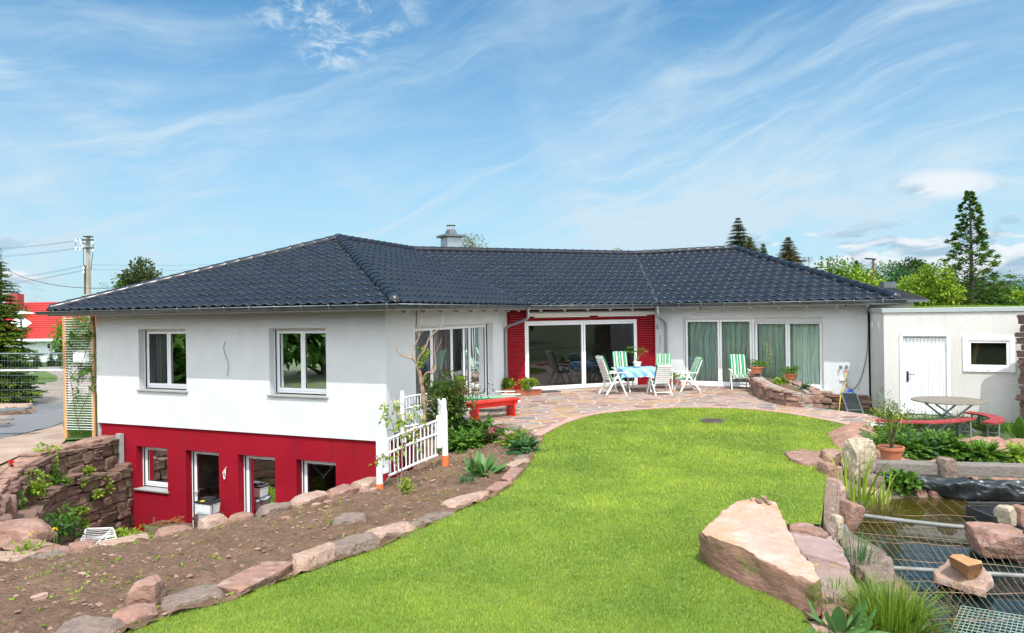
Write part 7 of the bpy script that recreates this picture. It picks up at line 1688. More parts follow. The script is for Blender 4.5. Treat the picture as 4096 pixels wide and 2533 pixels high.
# --- pond fittings
M_beam = mat('grey_timber', (.24, .215, .19), .9, col2=(.13, .115, .10), nscale=4, stretch=(1, 14, 14), contrast=(.35, .65), bump=(20, .9, .015), col3=(.32, .28, .24), n3=6)
a0, a1 = at(*q8(362, 345), .03), at(*q8(1400, 372), .03); a0.z = a1.z = -.06; a1 = a0+(a1-a0).normalized()*4.6
mb = MB(); mb.bar(a0+Vector((0, .14, 0)), a1+Vector((0, .14, 0)), .26, .18)
tag(mb.build('timber_beam', M_beam, bevel=.02), 'long weathered grey timber beam behind the pond', 'beam')
M_oldtim = mat('cracked_timber', (.27, .18, .13), .92, col2=(.14, .09, .065), nscale=4, stretch=(9, 1, 9), contrast=(.35, .65), bump=(16, 1, .02), col3=(.42, .38, .34), n3=4, c3range=(.55, .65))
slab('old_timber', 'cracked old timber sleeper between the lawn and the pond', 'beam', S8([(5, 450), (60, 462), (108, 478), (112, 560), (100, 700), (68, 858), (15, 800), (-10, 720), (0, 600)], .02), .22, M_oldtim, amp=.012, seed=70)
M_liner = mat('pond_liner', (.020, .025, .030), .32, col2=(.045, .055, .06), nscale=3, contrast=(.45, .7), spec=.5)
top_ = [(108, 362), (180, 372), (262, 398), (380, 412), (500, 422), (640, 432), (780, 446), (900, 456), (1010, 462), (1100, 466), (1200, 470), (1300, 464), (1450, 470), (1700, 478), (1950, 486)]
bot_ = [(130, 470), (200, 450), (265, 462), (380, 455), (470, 470), (600, 500), (720, 530), (820, 535), (940, 552), (1040, 545), (1190, 542), (1290, 570), (1450, 610), (1700, 600), (1950, 620)]
V_ = []; F_ = []; nu, nv = 150, 16
for i in range(nu+1):
    f = i/nu*(len(top_)-1); k = min(int(f), len(top_)-2); u_ = f-k
    ax, ay = [top_[k][j]*(1-u_)+top_[k+1][j]*u_ for j in (0, 1)]; bx_, by_ = [bot_[k][j]*(1-u_)+bot_[k+1][j]*u_ for j in (0, 1)]
    A = at(*q8(ax, ay), -.13); B_ = at(*q8(bx_, by_), -.42); B_.y = min(B_.y, A.y-.10)
    for j in range(nv+1):
        g_ = j/nv; p = A.lerp(B_, g_); s = i/nu*9
        w_ = .03*math.sin(s*3.1+g_*4+3*fbm(s*.6, 0, 1, 2))+.07*fbm(s*1.0, g_*1.6+s*.35, 2, 4)+.03*fbm(s*3.4, g_*2-s*.8, 5, 3); e = math.sin(math.pi*min(1, g_*.9+.1))
        V_.append((p.x, p.y-.10*e-w_*e, p.z+.05*e+w_*.6*e))
for i in range(nu):
    for j in range(nv): a = i*(nv+1)+j; F_.append((a, a+1, a+nv+2, a+nv+1))
o = npmesh('pond_liner', V_, np.array(F_), M_liner, smooth=True); tag(o, 'crumpled black rubber pond liner hanging below the grey beam', 'pond liner'); o.modifiers.new('t', 'SOLIDIFY').thickness = .006
M_pipe = mat('grey_pipe', (.20, .21, .20), .5, col2=(.13, .13, .12), nscale=6)
def pipe(pts, z, r, label):
    P_ = [at(*q8(x, y), z) for x, y in pts]; tag(MB().tube(P_, r, 10).build('pipe', M_pipe, smooth=True), label, 'pipe')
pipe([(255, 705), (500, 738), (800, 772), (1120, 802)], -.33, .030, 'grey pipe across the pond, the farther of the two'); pipe([(470, 1066), (900, 1092), (1400, 1122)], -.33, .026, 'grey pipe across the pond under the stone slab')
pipe([(140, 780), (172, 870)], -.22, .028, 'short grey pipe end beside the speckled stone')
M_rope = mat('rusty_wire', (.27, .19, .13), .85, col2=(.17, .10, .065), nscale=9)
net = thing('pond_net', 'sagging rusty wire mesh stretched over the pond', 'net', tuple(at(*q8(800, 950), -.38))); mb = MB()
long_ = [[(205+i*62, 690+i*12), (330+i*66, 850+i*22), (480+i*72, 1040+i*28), (690+i*74, 1260+i*34), (930+i*76, 1520+i*30)] for i in range(-1, 19)]
for i, L__ in enumerate(long_): mb.tube(spline([at(*q8(x+5*math.sin(i*3+y*.02), y), -.36-.03*math.sin(k*1.2+i)) for k, (x, y) in enumerate(L__)], 3), .0034, 4, caps=False)
for i, (a_, b_) in enumerate([((170, 815), (1400, 925)), ((215, 740), (1150, 800)), ((560, 1235), (1420, 1242)), ((700, 1421), (1420, 1420)), ((260, 880), (760, 905)), ((480, 1010), (1400, 1060)), ((470, 700), (1130, 715)), ((540, 1150), (900, 1175))]):
    mb.tube([at(*q8(a_[0]+(b_[0]-a_[0])*f, a_[1]+(b_[1]-a_[1])*f+6*math.sin(f*9+i)), -.36) for f in np.linspace(0, 1.35, 12)], .0038, 4, caps=False)
for i in range(7): mb.tube(spline([at(*q8(600+i*90, 585+i*4), -.38), at(*q8(680+i*92, 660), -.37), at(*q8(780+i*95, 740+i*6), -.36)], 3), .003, 4, caps=False)
mb.build('wire', M_rope, net)
gg = thing('wire_grid', 'green coated welded wire grid lying on the water at the bottom right', 'grid', tuple(at(*q8(1100, 1430), -.36))); mb = MB(); c00, c10, c01, c11 = [at(*q8(x, y), -.36) for x, y in ((940, 1325), (1480, 1415), (850, 1530), (1440, 1640))]
for k in range(17): f = k/16; mb.tube([c00.lerp(c10, f), c01.lerp(c11, f)], .004, 4)
for k in range(12): f = k/11; mb.tube([c00.lerp(c01, f), c10.lerp(c11, f)], .004, 4)
mb.build('wire', mat('green_wire', (.16, .24, .20), .5), gg)
bk0 = at(*q8(1280, 720), -.35); bkt = thing('plant_basket', 'black plastic planting tray holding stones at the right edge of the pond', 'basket', (bk0.x, bk0.y, -.42)); mb = MB()
w0, d0_ = .42, .26
for z_ in (-.40, -.30): 
    for a_, b_ in (((-w0, -d0_), (w0, -d0_)), ((w0, -d0_), (w0, d0_)), ((w0, d0_), (-w0, d0_)), ((-w0, d0_), (-w0, -d0_))): mb.bar((bk0.x+a_[0], bk0.y+a_[1], z_), (bk0.x+b_[0], bk0.y+b_[1], z_), .03, .09)
mb.box((bk0.x, bk0.y, -.43), (w0*2, d0_*2, .02)); mb.build('tray', M_liner, bkt)
MB().tube([(bk0.x-w0, bk0.y+d0_, -.22), (bk0.x+w0, bk0.y+d0_, -.24)], .018, 8).build('handle', M_dark, bkt)
# ================================================================== LAWN GRASS
rs = np.random.RandomState(77)
Lp_ = [tuple(p) for p in LAWNp]; bx0 = min(p[0] for p in Lp_); bx1 = max(p[0] for p in Lp_)
def inpoly_np(X, Y, poly):
    c = np.zeros(len(X), bool); j = len(poly)-1
    for i in range(len(poly)):
        xi, yi = poly[i]; xj, yj = poly[j]
        k = ((yi > Y) != (yj > Y)); xx = (xj-xi)*(Y-yi)/((yj-yi) if yj != yi else 1e-9)+xi; c ^= (k & (X < xx)); j = i
    return c
bpoly = [(p.x, p.y) for p in bot]; XS = []; YS = []; HS = []; WS = []
for (y0, y1, dens, h, w) in ((4.6, 6.5, 9000, .030, .0034), (6.5, 8.5, 6000, .031, .0045), (8.5, 11.5, 3800, .033, .006), (11.5, 17.6, 2200, .035, .009)):
    n = int((bx1-bx0)*(y1-y0)*dens); X = rs.uniform(bx0, bx1, n); Y = rs.uniform(y0, y1, n); k = inpoly_np(X, Y, Lp_) & (np.abs(X) < Y*.80+.3) & ~inpoly_np(X, Y, bpoly)
    k &= ((X-dr.location.x)**2+(Y-dr.location.y)**2 > .28**2)
    X = X[k]; Y = Y[k]; XS.append(X); YS.append(Y); HS.append(np.full(len(X), h)); WS.append(np.full(len(X), w))
X = np.concatenate(XS); Y = np.concatenate(YS); Hh = np.concatenate(HS); Ww = np.concatenate(WS); n = len(X)
def vnoise(X, Y, f, seed):
    r = np.random.RandomState(seed); G_ = r.uniform(0, 1, (128, 128)); x = (X*f+50); y = (Y*f+50); i = np.floor(x).astype(int); j = np.floor(y).astype(int); u = x-i; v = y-j; u = u*u*(3-2*u); v = v*v*(3-2*v); g = lambda a, b: G_[a % 128, b % 128]
    return (g(i, j)*(1-u)+g(i+1, j)*u)*(1-v)+(g(i, j+1)*(1-u)+g(i+1, j+1)*u)*v
pat = .5*vnoise(X, Y, .9, 1)+.3*vnoise(X, Y, 2.6, 2)+.2*vnoise(X, Y, 9, 3)
a = rs.uniform(0, 2*np.pi, n); ln = np.abs(rs.normal(0, .55, n)); h = Hh*rs.uniform(.5, 1.25, n)*(.75+.5*pat)
dxy = np.stack([np.cos(a), np.sin(a)], 1)*np.sin(ln)[:, None]; b2 = a+rs.uniform(-.8, .8, n)+np.pi/2; sx = np.stack([np.cos(b2), np.sin(b2)], 1)*(Ww*rs.uniform(.7, 1.3, n))[:, None]*.5
base = np.stack([X, Y], 1); z0 = np.full(n, .0)
v0_ = np.column_stack([base-sx, z0]); v1_ = np.column_stack([base+sx, z0]); md_ = base+dxy*(h*.5)[:, None]; v2_ = np.column_stack([md_+sx*.8, h*.55*np.cos(ln*.6)]); v3_ = np.column_stack([md_-sx*.8, h*.55*np.cos(ln*.6)]); tp_ = base+dxy*(h*1.15)[:, None]; v4_ = np.column_stack([tp_, h*np.cos(ln)])
V_ = np.stack([v0_, v1_, v2_, v3_, v4_], 1).reshape(-1, 3); i5 = (np.arange(n)*5)[:, None]
F_ = np.concatenate([i5+np.array([[0, 1, 2]]), i5+np.array([[0, 2, 3]]), i5+np.array([[3, 2, 4]])], 0)
tone = np.clip((pat-.5)*1.15+.44+rs.uniform(-.25, .25, n), 0, 1); dry = rs.uniform(0, 1, n) < .07; tone[dry] = 1.0
M_blade = leafmat('lawn_blade', (.205, .298, .028), (.275, .352, .044), tr=.30, rough=.5, n=1.3)
lg = npmesh('lawn_grass', V_, F_, M_blade, attr=np.repeat(tone, 5)); tag(lg, kind='stuff')
print('blades', n)
def patch(name, poly, n, h, w, hf, m, seed, kind='stuff'):
    r = np.random.RandomState(seed); xs_ = [p[0] for p in poly]; ys_ = [p[1] for p in poly]; C = []; 
    while len(C) < n:
        x = r.uniform(min(xs_), max(xs_)); y = r.uniform(min(ys_), max(ys_))
        if inpoly((x, y), poly): C.append((x, y, hf(x, y)))
    D = r.normal(0, .4, (n, 3))+np.array([0, 0, 1]); o = leafobj(name, C, D, r.uniform(.5, 1.2, n)*h, m, None, wid=w, seed=seed); tag(o, kind=kind); return o
# verge grass, strip by the trellis, garage roof grass
vg = [atH(*p).to_2d()[:] for p in [(-60, 1640), (0, 1555), (90, 1500), (180, 1485), (228, 1505), (226, 1525), (130, 1540), (20, 1552)]]
sg_ = [atH(*p).to_2d()[:] for p in [(262, 1700), (280, 1625), (310, 1590), (420, 1580), (400, 1760), (275, 1755)]]
patch('strip_grass', sg_, 5000, .16, .07, lambda x, y: H(x, y)+.03, M_lf, 5)
RG = lambda x, y: GT+.03+.085*math.exp(-(((x-(pF.x+2.9))/1.9)**2))*math.exp(-(((y-(pF.y+1.6))/1.5)**2))
rp = [(pF+gd*.5-gn*.4).to_2d()[:], (pF+gd*5.3-gn*.4).to_2d()[:], (pF+gd*5.6-gn*4).to_2d()[:], (pF+gd*.8-gn*4).to_2d()[:]]
og = sheet('roof_soil', rp, M_grass2, off=.01, res=.25, hf=RG, kind=None); og.parent = garage; og.location = -garage.location
gg_ = patch('roof_grass', rp, 14000, .035, .12, RG, M_lfy, 6); gg_.parent = garage; gg_.location = -garage.location
# ================================================================== TREES AND BACKGROUND
def conifer(label, c, h, r, m, seed=0, lv=26, per=9, ls=.3, trunk_r=.12, droop=.35, bare=0, group='conifers beyond the roofs', name='conifer', gap=0.0, pw=.85, low=.04, dens=1.0):
    rs = np.random.RandomState(seed); c = Vector(c); o = thing(name, label, 'tree', tuple(c), 0, group); mb = MB(); mb.tube([c, c+Vector((0, 0, h*.6)), c+Vector((0, 0, h*.99))], [trunk_r, trunk_r*.5, .01], 7); C = []; D = []; S_ = []; T = []; bb = MB()
    for i in range(lv):
        f = low+(1-low)*(i+rs.uniform(-.3, .3))/lv; f = min(.985, max(low, f)); R_ = r*(1-f)**pw*rs.uniform(.78, 1.15)+.03
        for k in range(per):
            if rs.uniform() < gap: continue
            a = rs.uniform(0, 6.283); l = R_*rs.uniform(.6, 1.15); z0 = h*f; n_ = max(3, int(l/ls*4.2*dens)); b0 = c+Vector((0, 0, z0)); e = b0+Vector((math.cos(a)*l, math.sin(a)*l, -l*droop+.1*l)); bb.tube([b0, b0.lerp(e, .5)+Vector((0, 0, l*.04)), e], [.02*trunk_r/.12, .012*trunk_r/.12, .004], 4, caps=False); tn = rs.uniform(.1, .9)
            for j in range(n_):
                g_ = (j+1)/n_
                if g_ < bare: continue
                p = b0.lerp(e, g_)+Vector((0, 0, l*.05*math.sin(g_*3)))
                for s in (-1, 0, 1):
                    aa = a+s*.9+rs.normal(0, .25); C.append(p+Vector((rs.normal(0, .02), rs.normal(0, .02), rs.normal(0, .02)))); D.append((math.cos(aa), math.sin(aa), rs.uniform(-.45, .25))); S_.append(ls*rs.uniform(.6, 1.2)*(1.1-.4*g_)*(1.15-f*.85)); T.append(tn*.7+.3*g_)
    C.append(c+Vector((0, 0, h*.97))); D.append((0, 0, 1)); S_.append(ls); T.append(.5)
    leafobj('crown', C, D, S_, m, o, wid=.34, seed=seed, droop=.12, tone=np.clip(T, 0, 1)); mb.build('trunk', M_bark, o); bb.build('limb', M_bark, o); return o
def broadleaf(label, c, h, r, m, seed=0, n=5000, ls=.22, clumps=34, trunk=.28, group='broad leaved trees behind the shed', rz_=None, name='tree', wid=.62):
    r *= 1.2; h *= 1.03; rs = np.random.RandomState(seed); c = Vector(c); o = thing(name, label, 'tree', tuple(c), 0, group); hc = h*(1-trunk); rz_ = rz_ or hc/2; P, D, k = blob_pts(rs, n, (c.x, c.y, c.z+h-rz_), (r, r, rz_*1.02), clumps, .5)
    tone = np.clip(rs.uniform(0, 1, clumps)[k]*.7+rs.uniform(0, .3, len(P)), 0, 1); leafobj('crown', P, D+rs.normal(0, .5, D.shape), rs.uniform(.6, 1.2, len(P))*ls, m, o, wid=wid, seed=seed, droop=.15, tone=tone)
    mb = MB(); mb.tube([c, c+Vector((.05, 0, h*.3)), c+Vector((0, .05, h*.75))], [.05*r+.05, .035*r+.04, .02], 8)
    for i in range(9): a = i*2.4; z = h*(trunk+.05*i); e = c+Vector((math.cos(a)*r*.6, math.sin(a)*r*.6, min(h*.92, z+h*.22))); mb.tube([c+Vector((0, 0, z*.9)), (c+Vector((0, 0, z*.9))).lerp(e, .5), e], [.02*r+.02, .012*r+.01, .005], 5)
    mb.build('trunk', M_bark, o); return o
def ht(px, py, Y, zb=None):
    p = atY(px, py, Y); zb = H(p.x, Y) if zb is None else zb; return (p.x, Y, zb), p.z-zb
# left conifer with drooping bright yellow green sprays
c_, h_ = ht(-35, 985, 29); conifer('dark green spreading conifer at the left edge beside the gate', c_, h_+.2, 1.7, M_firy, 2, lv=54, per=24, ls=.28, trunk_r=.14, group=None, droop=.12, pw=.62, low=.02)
c_, h_ = ht(562, 1040, 34); broadleaf('rounded dark evergreen tree behind the left end of the roof', c_, h_, 1.15, leafmat('thuja', (.045, .075, .02), (.07, .09, .03)), 3, n=13000, ls=.19, clumps=70, trunk=.1, rz_=2.2, group=None)
c_, h_ = ht(470, 1110, 33); broadleaf('thin leafy branches left of the rounded dark evergreen', c_, h_, .7, M_lf, 4, n=500, ls=.12, clumps=16, trunk=.3, rz_=1.0, group=None)
c_, h_ = ht(1890, 940, 38); broadleaf('light birch crown showing beside the chimney', c_, h_, 1.2, leafmat('birch_leaf', (.14, .15, .03), (.19, .19, .05)), 5, n=5200, ls=.10, clumps=36, trunk=.2, rz_=2.0, group=None)
c_, h_ = ht(1966, 988, 40); conifer('tiny conifer tip right of the birch behind the ridge', c_, h_, .75, M_lfr, 6, lv=26, ls=.16, group=None)
c_, h_ = ht(2375, 1000, 42); broadleaf('faint treetop peeping over the middle of the ridge', c_, h_, 1.0, M_lf, 7, n=1200, ls=.13, clumps=14, rz_=1.4, group=None)
c_, h_ = ht(2450, 998, 42); broadleaf('small treetop over the ridge right of the faint one', c_, h_, .7, M_lf, 8, n=900, ls=.13, clumps=10, rz_=1.2, group=None)
for lab, px, py, Y, r, m, s in (('tallest dark spruce rising behind the right peak of the roof', 2952, 866, 44, 3.4, M_fir, 11), ('second spruce just right of the tallest one', 2998, 945, 43, 3.3, M_lfr, 12), ('small spruce tip low behind the hip of the roof', 3052, 972, 43, 2.0, M_fir, 13), ('brown half dry spruce behind the hip of the roof', 3152, 945, 42, 3.3, M_larch, 14), ('small dark spruce behind the round green trees', 3425, 1040, 46, 1.8, M_fir, 15), ('tiny spruce right of the lamp post', 3503, 1085, 48, .6, M_fir, 16), ('tiny dark spruce left of the maple', 3678, 1038, 50, .8, M_fir, 17), ('small spruce tip far right above the barn', 4006, 1128, 70, 1.0, M_fir, 18)):
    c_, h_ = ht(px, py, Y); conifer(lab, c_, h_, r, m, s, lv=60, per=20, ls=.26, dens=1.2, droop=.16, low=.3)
for lab, px, py, Y, r, m, s, n in (('bright green round tree left of the lamp post', 3330, 1030, 40, 1.75, M_lf, 21, 5500), ('bright green tree right behind the hip of the roof', 3415, 1062, 39, 1.5, M_lfy, 22, 4200), ('low green tree right of the lamp post', 3515, 1120, 41, 1.0, M_lfy, 23, 1800), ('dark grey green tree left of the maple', 3590, 1038, 44, 1.7, M_lfb, 24, 4200), ('dark tree between the grey green one and the maple', 3640, 1028, 46, 1.2, M_lfd, 25, 3200), ('yellow green maple behind the grass of the shed roof', 3712, 1062, 30, 1.08, M_lfy, 26, 5000), ('green maple right of the tall pointed tree', 3945, 1105, 31, 1.25, M_lf, 27, 5200), ('green tree behind the trunk of the tall pointed tree', 3830, 1090, 34, 1.1, M_lfd, 28, 3200), ('soft green tree at the far right above the barn', 4085, 1100, 60, 1.9, M_lfb, 29, 2600)):
    c_, h_ = ht(px, py, Y); broadleaf(lab, c_, h_, r*1.12, m, s, n=int(n*1.9), ls=.20 if Y > 35 else .15, rz_=min(h_*.45, r*1.35), clumps=50)
c_, h_ = ht(3878, 768, 30)
def pyramid(label, c, h, r, m, seed, n_cl=230, per=46, ls=.14, low=.12):
    rs = np.random.RandomState(seed); c = Vector(c); o = thing('tree', label, 'tree', tuple(c)); C = []; D = []; T = []; bb = MB(); mb = MB(); mb.tube([c, c+Vector((.04, 0, h*.5)), c+Vector((.02, 0, h*.96))], [.17, .09, .015], 8); mb.build('trunk', M_bark, o)
    for i in range(n_cl):
        f = low+(1-low)*(i+rs.uniform(0, 1))/n_cl; R_ = r*min(1, (f-low)*6+.35)*(1-f)**.95*rs.uniform(.65, 1.2)+.04; a = i*2.39996+rs.normal(0, .3); g = rs.uniform(.35, 1.0)**.6; l = R_*g; p = c+Vector((math.cos(a)*l, math.sin(a)*l, h*f+l*.22)); bb.tube([c+Vector((0, 0, h*f-l*.15)), p], [.018, .004], 4, caps=False); cr = .06+.36*(1-f); tn = rs.uniform(0, .75)
        q = rs.normal(0, 1, (per, 3)); q = unit(q)*rs.uniform(.2, 1, (per, 1))*np.array([cr, cr, cr*.42])
        for v in q: C.append((p.x+v[0], p.y+v[1], p.z+v[2]+.2*np.hypot(v[0], v[1]))); D.append((math.cos(a)*.6+v[0], math.sin(a)*.6+v[1], rs.uniform(-.3, .5))); T.append(tn+rs.uniform(0, .25))
    leafobj('crown', C, D, rs.uniform(.6, 1.25, len(C))*ls, m, o, wid=.6, seed=seed, droop=.1, tone=np.array(T)); bb.build('limb', M_bark, o)
pyramid('tall pointed leafy tree towering over the shed roof', c_, h_, 2.35, leafmat('beech_leaf', (.06, .125, .02), (.09, .17, .025)), 31)
p = atY(4080, 1178, 24); bush('branch', 'bright maple branch reaching in at the right edge above the barn', 'branch', (p.x+.35, 24, p.z-.3), (.55, .4, .28), 420, .16, M_lfy, 33, clumps=12, wid=.7)
# bushes and trees beyond the trellis on the left
c_, h_ = ht(318, 1255, 48); broadleaf('green leafy tree seen through the trellis', c_, h_, 1.7, M_lf, 35, n=4200, ls=.22, trunk=.1, rz_=h_*.5, group=None)
for lab, px, s in (('small columnar conifer nearest the garden lamp by the pale wall', 147, 36), ('middle small columnar conifer by the pale wall', 203, 37), ('right small columnar conifer by the pale wall', 238, 38)):
    c_, h_ = ht(px, 1412, 72); conifer(lab, c_, max(h_, 1.4), .55, M_fir, s, lv=18, per=8, ls=.2, group='small conifers before the red roofed house', pw=.6)
hd_ = sheet('far_wood', [(-330, 205), (-60, 190), (120, 230), (420, 225), (420, 260), (-330, 260)], M_grass2, off=.0, res=14, hf=lambda x, y: -2.0); 
Cn = []; rs = np.random.RandomState(9)
for i in range(26000):
    x = rs.uniform(-330, 420); y = 214+rs.normal(0, 6); Cn.append((x, y, -3+rs.uniform(0, 1)**.7*(5.2+2.2*math.sin(x*.06)+1.6*math.sin(x*.21+1)+1.2*math.sin(x*.7))))
o = leafobj('distant_trees', Cn, rs.normal(0, 1, (26000, 3)), rs.uniform(.8, 1.8, 26000), M_lfb, None, wid=.7, seed=2, tone=rs.uniform(0, .6, 26000)); tag(o, kind='stuff')
# trees behind the photographer: seen only as reflections in the panes
for i, (x, y, h, r) in enumerate([(-19, -10, 7.5, 2.6), (-12, -15, 9, 2.8), (-5, -17, 8, 3.0), (2, -18, 9.5, 2.8), (9, -17, 8.5, 3.0), (16, -13, 9, 2.8), (-26, -4, 8, 3.4), (23, -8, 8, 3), (-27, 3, 9, 3.6), (-28, 9, 8, 3.4), (-32, 15, 9, 3.6)]):
    broadleaf(['garden tree', 'tall garden tree'][i % 2]+' mirrored in the window panes, %s in the row' % ('first second third fourth fifth sixth seventh eighth ninth tenth eleventh'.split()[i]), (x, y, -1.6), h, r*1.15, M_lfd if i < 8 else M_lf, 40+i, n=6000, ls=.55, clumps=60, rz_=h*.52, trunk=.0, group='trees mirrored in the windows')
# --- houses
M_redtile = mat('red_roof_tile', (.40, .030, .022), .6, col2=(.33, .022, .016), nscale=3, bump=(6, .3, .03)); M_pale = mat('pale_render', (.62, .68, .68), .9, col2=(.55, .61, .61), nscale=1); M_browntile = mat('brown_roof_tile', (.14, .06, .045), .7, col2=(.10, .045, .035), nscale=4); M_darkwood = mat('dark_wood', (.035, .022, .018), .85, col2=(.055, .035, .028), nscale=3, stretch=(9, 9, .6)); M_cream2 = mat('cream_render', (.60, .57, .48), .9); M_darktile = mat('dark_roof_tile', (.028, .030, .036), .45, col2=(.05, .05, .055), nscale=3)
def wave_roof(a, b, c, d, m, parent, name='roof', rows=16, th=.12):
    """tiled slope a-b eave, d-c ridge, with stepped courses"""
    mb = MB(); n = (b-a).cross(d-a).normalized(); n = n if n.z > 0 else -n
    for i in range(rows):
        f0, f1 = i/rows, (i+1)/rows; p0, p1, p2, p3 = a.lerp(d, f0)+n*.07, b.lerp(c, f0)+n*.07, b.lerp(c, f1)+n*.0, a.lerp(d, f1)+n*.0
        mb.quad(p0, p1, p2, p3); mb.quad(p0-n*.07, p1-n*.07, p1, p0)
    return mb.build(name, m, parent)
def rect_house(P0, d, n, L_, D_, z0, ze): 
    return [P0, P0+d*L_, P0+d*L_-n*D_, P0-n*D_]
# red roofed neighbour
Yn = 84; e1 = atY(258, 1452, Yn); rzn = R(-8); dn = V2(-math.cos(rzn), -math.sin(rzn)); nn2 = V2(math.sin(rzn), -math.cos(rzn)); P0 = V2(e1.x+.6, Yn); zg = -3.0; ze = atY(258, 1352, Yn).z; zr = atY(180, 1208, Yn+5).z
nh = thing('neighbour_house', 'pale house with bright red tiled roof at the far left', 'house', (P0.x-7, P0.y, zg)); Lh, Dh = 24, 10; q0, q1_, q2_, q3 = rect_house(P0, dn, nn2, Lh, Dh, 0, 0)
mb = MB(); mb.prism([(p.x, p.y) for p in (q0, q1_, q2_, q3)], zg, ze+.1); mb.build('wall', M_pale, nh)
ov = 1.0; ea = Z(P0-dn*ov+nn2*ov, ze-.1); eb = Z(P0+dn*(Lh+1)+nn2*ov, ze-.1); ra_ = Z(P0+dn*3.4-nn2*Dh/2, zr); rb_ = Z(P0+dn*(Lh)-nn2*Dh/2, zr); ec = Z(P0-dn*ov-nn2*(Dh+ov), ze-.1)
wave_roof(ea, eb, rb_, ra_, M_redtile, nh, rows=20); mb = MB(); mb.add([ea, ra_, ec], [(0, 1, 2)]); mb.build('hip', M_redtile, nh); MB().bar(ea+Vector((0, 0, -.1)), eb+Vector((0, 0, -.1)), .3, .28).build('eaves_board', M_pvc, nh)
def far_window(par, px, py, w, h, m, Y=Yn, o=.12, name='window'):
    p = atY(px, py, Y-.4); s = (V2(p.x, p.y)-P0).dot(dn); q = P0+dn*s+nn2*.03
    f = MB().box(Z(q, p.z), (w, .12, h), rzn).build(name, M_pvc, par); MB().box(Z(q+nn2*.05, p.z), (w-.2, .06, h-.2), rzn).build('pane' if m is M_seal else 'shutter', m, f); return f
far_window(nh, 177, 1386, .62, .8, M_seal); far_window(nh, 241, 1386, .75, 1.0, mat('shutter2', (.50, .56, .56), .6))
p = atY(58, 1205, Yn+4); ck = MB().box((p.x, p.y, p.z-.1), (1.6, 1.2, 2.0)).build('chimney', mat('red_chimney', (.33, .05, .05), .8), nh); MB().box((p.x, p.y, p.z+1.0), (.9, .8, .12)).box((p.x, p.y, p.z+1.25), (1.1, 1.0, .08)).build('chimney_cap', M_zinc, ck)
p = atY(90, 1290, Yn+.5); MB().bar(p+Vector((-.9, 0, .4)), p+Vector((.5, 0, -.5)), 1.4, .1, up=(0, -.6, .8)).build('skylight', M_pvc, nh)
# barn on the right
Yb = 62; b0 = atY(3982, 1222, Yb); 
bn = thing('barn', 'dark brown timber gabled barn with brown tiled roof at the far right', 'barn', (b0.x+6, Yb, -.8)); ga = atY(3985, 1218, Yb); gp = atY(4052, 1148, Yb); gb_ = atY(4122, 1222, Yb)
zb_ = ga.z-.05
MB().add([Z(ga, zb_), Z(gb_, zb_), Z(gp, gp.z), Z(ga+V2(0, 9), zb_), Z(gb_+V2(0, 9), zb_), Z(gp+V2(0, 9), gp.z)], [(0, 1, 2), (3, 5, 4), (0, 3, 4, 1)]).build('gable', M_darkwood, bn)
MB().prism([(ga.x+.3, Yb+.1), (gb_.x-.3, Yb+.1), (gb_.x-.3, Yb+9), (ga.x+.3, Yb+9)], -1.2, zb_).build('wall', M_cream2, bn)
wave_roof(Z(gb_+V2(.8, -.5), zb_-.3), Z(gb_+V2(.8, 9.5), zb_-.3), Z(gp+V2(0, 9.5), gp.z+.15), Z(gp+V2(0, -.5), gp.z+.15), M_browntile, bn); wave_roof(Z(ga+V2(-.6, 9.5), zb_-.3), Z(ga+V2(-.6, -.5), zb_-.3), Z(gp+V2(0, -.5), gp.z+.15), Z(gp+V2(0, 9.5), gp.z+.15), M_browntile, bn)
bh2 = thing('far_house', 'house with long dark tiled roof and two chimneys behind the barn', 'house', (b0.x+4, 76, -.8)); r0_, r1_ = atY(3985, 1148, 76), atY(4150, 1148, 76)
MB().prism([(r0_.x+1, 73), (r1_.x+9, 73), (r1_.x+9, 81), (r0_.x+1, 81)], -1.2, 3.2).build('wall', M_pvc, bh2); wave_roof(Z(r0_+V2(-1.5, -5), 3.0), Z(r1_+V2(9, -5), 3.0), Z(r1_+V2(9, 1), r0_.z), Z(r0_+V2(0, 1), r0_.z), M_darktile, bh2)
for px in (4033, 4075): p = atY(px, 1145, 76); MB().box((p.x, 77, p.z+.1), (.7, .7, 1.1)).build('chimney', M_darktile, bh2)
wh = thing('white_house', 'small white house wall between the trees and the barn', 'house', (atY(3945, 1215, 58).x, 58, -.8)); p = atY(3900, 1218, 58); p2 = atY(3985, 1218, 58)
MB().prism([(p.x, 58), (p2.x, 58), (p2.x, 64), (p.x, 64)], -1.2, atY(3945, 1200, 58).z).build('wall', M_pvc, wh); MB().box((p2.x-1.1, 57.97, 2.6), (.35, .06, .4)).build('window', M_seal, wh)
# pavilion with dark hip roof behind the shed
Yp = 26; pv = thing('pavilion', 'cream outbuilding with dark hipped roof just behind the shed', 'building', (atY(3550, 1220, Yp).x, Yp, -.3)); wa, wb = atY(3400, 1220, Yp), atY(3655, 1220, Yp)
MB().prism([(wa.x, Yp), (wb.x, Yp), (wb.x, Yp+5), (wa.x, Yp+5)], -.5, atY(3600, 1203, Yp).z).build('wall', M_cream2, pv)
zev = atY(3600, 1202, Yp).z; A_ = [Vector((wa.x-.4, Yp-.45, zev)), Vector((atY(3680, 1200, Yp).x, Yp-.45, zev)), Vector((atY(3680, 1200, Yp).x, Yp+5.4, zev)), Vector((wa.x-.4, Yp+5.4, zev))]; tpz = atY(3552, 1152, Yp+2.4).z; T0, T1 = Vector((atY(3545, 1150, Yp+2.4).x-.4, Yp+2.4, tpz)), Vector((atY(3560, 1150, Yp+2.4).x, Yp+2.4, tpz))
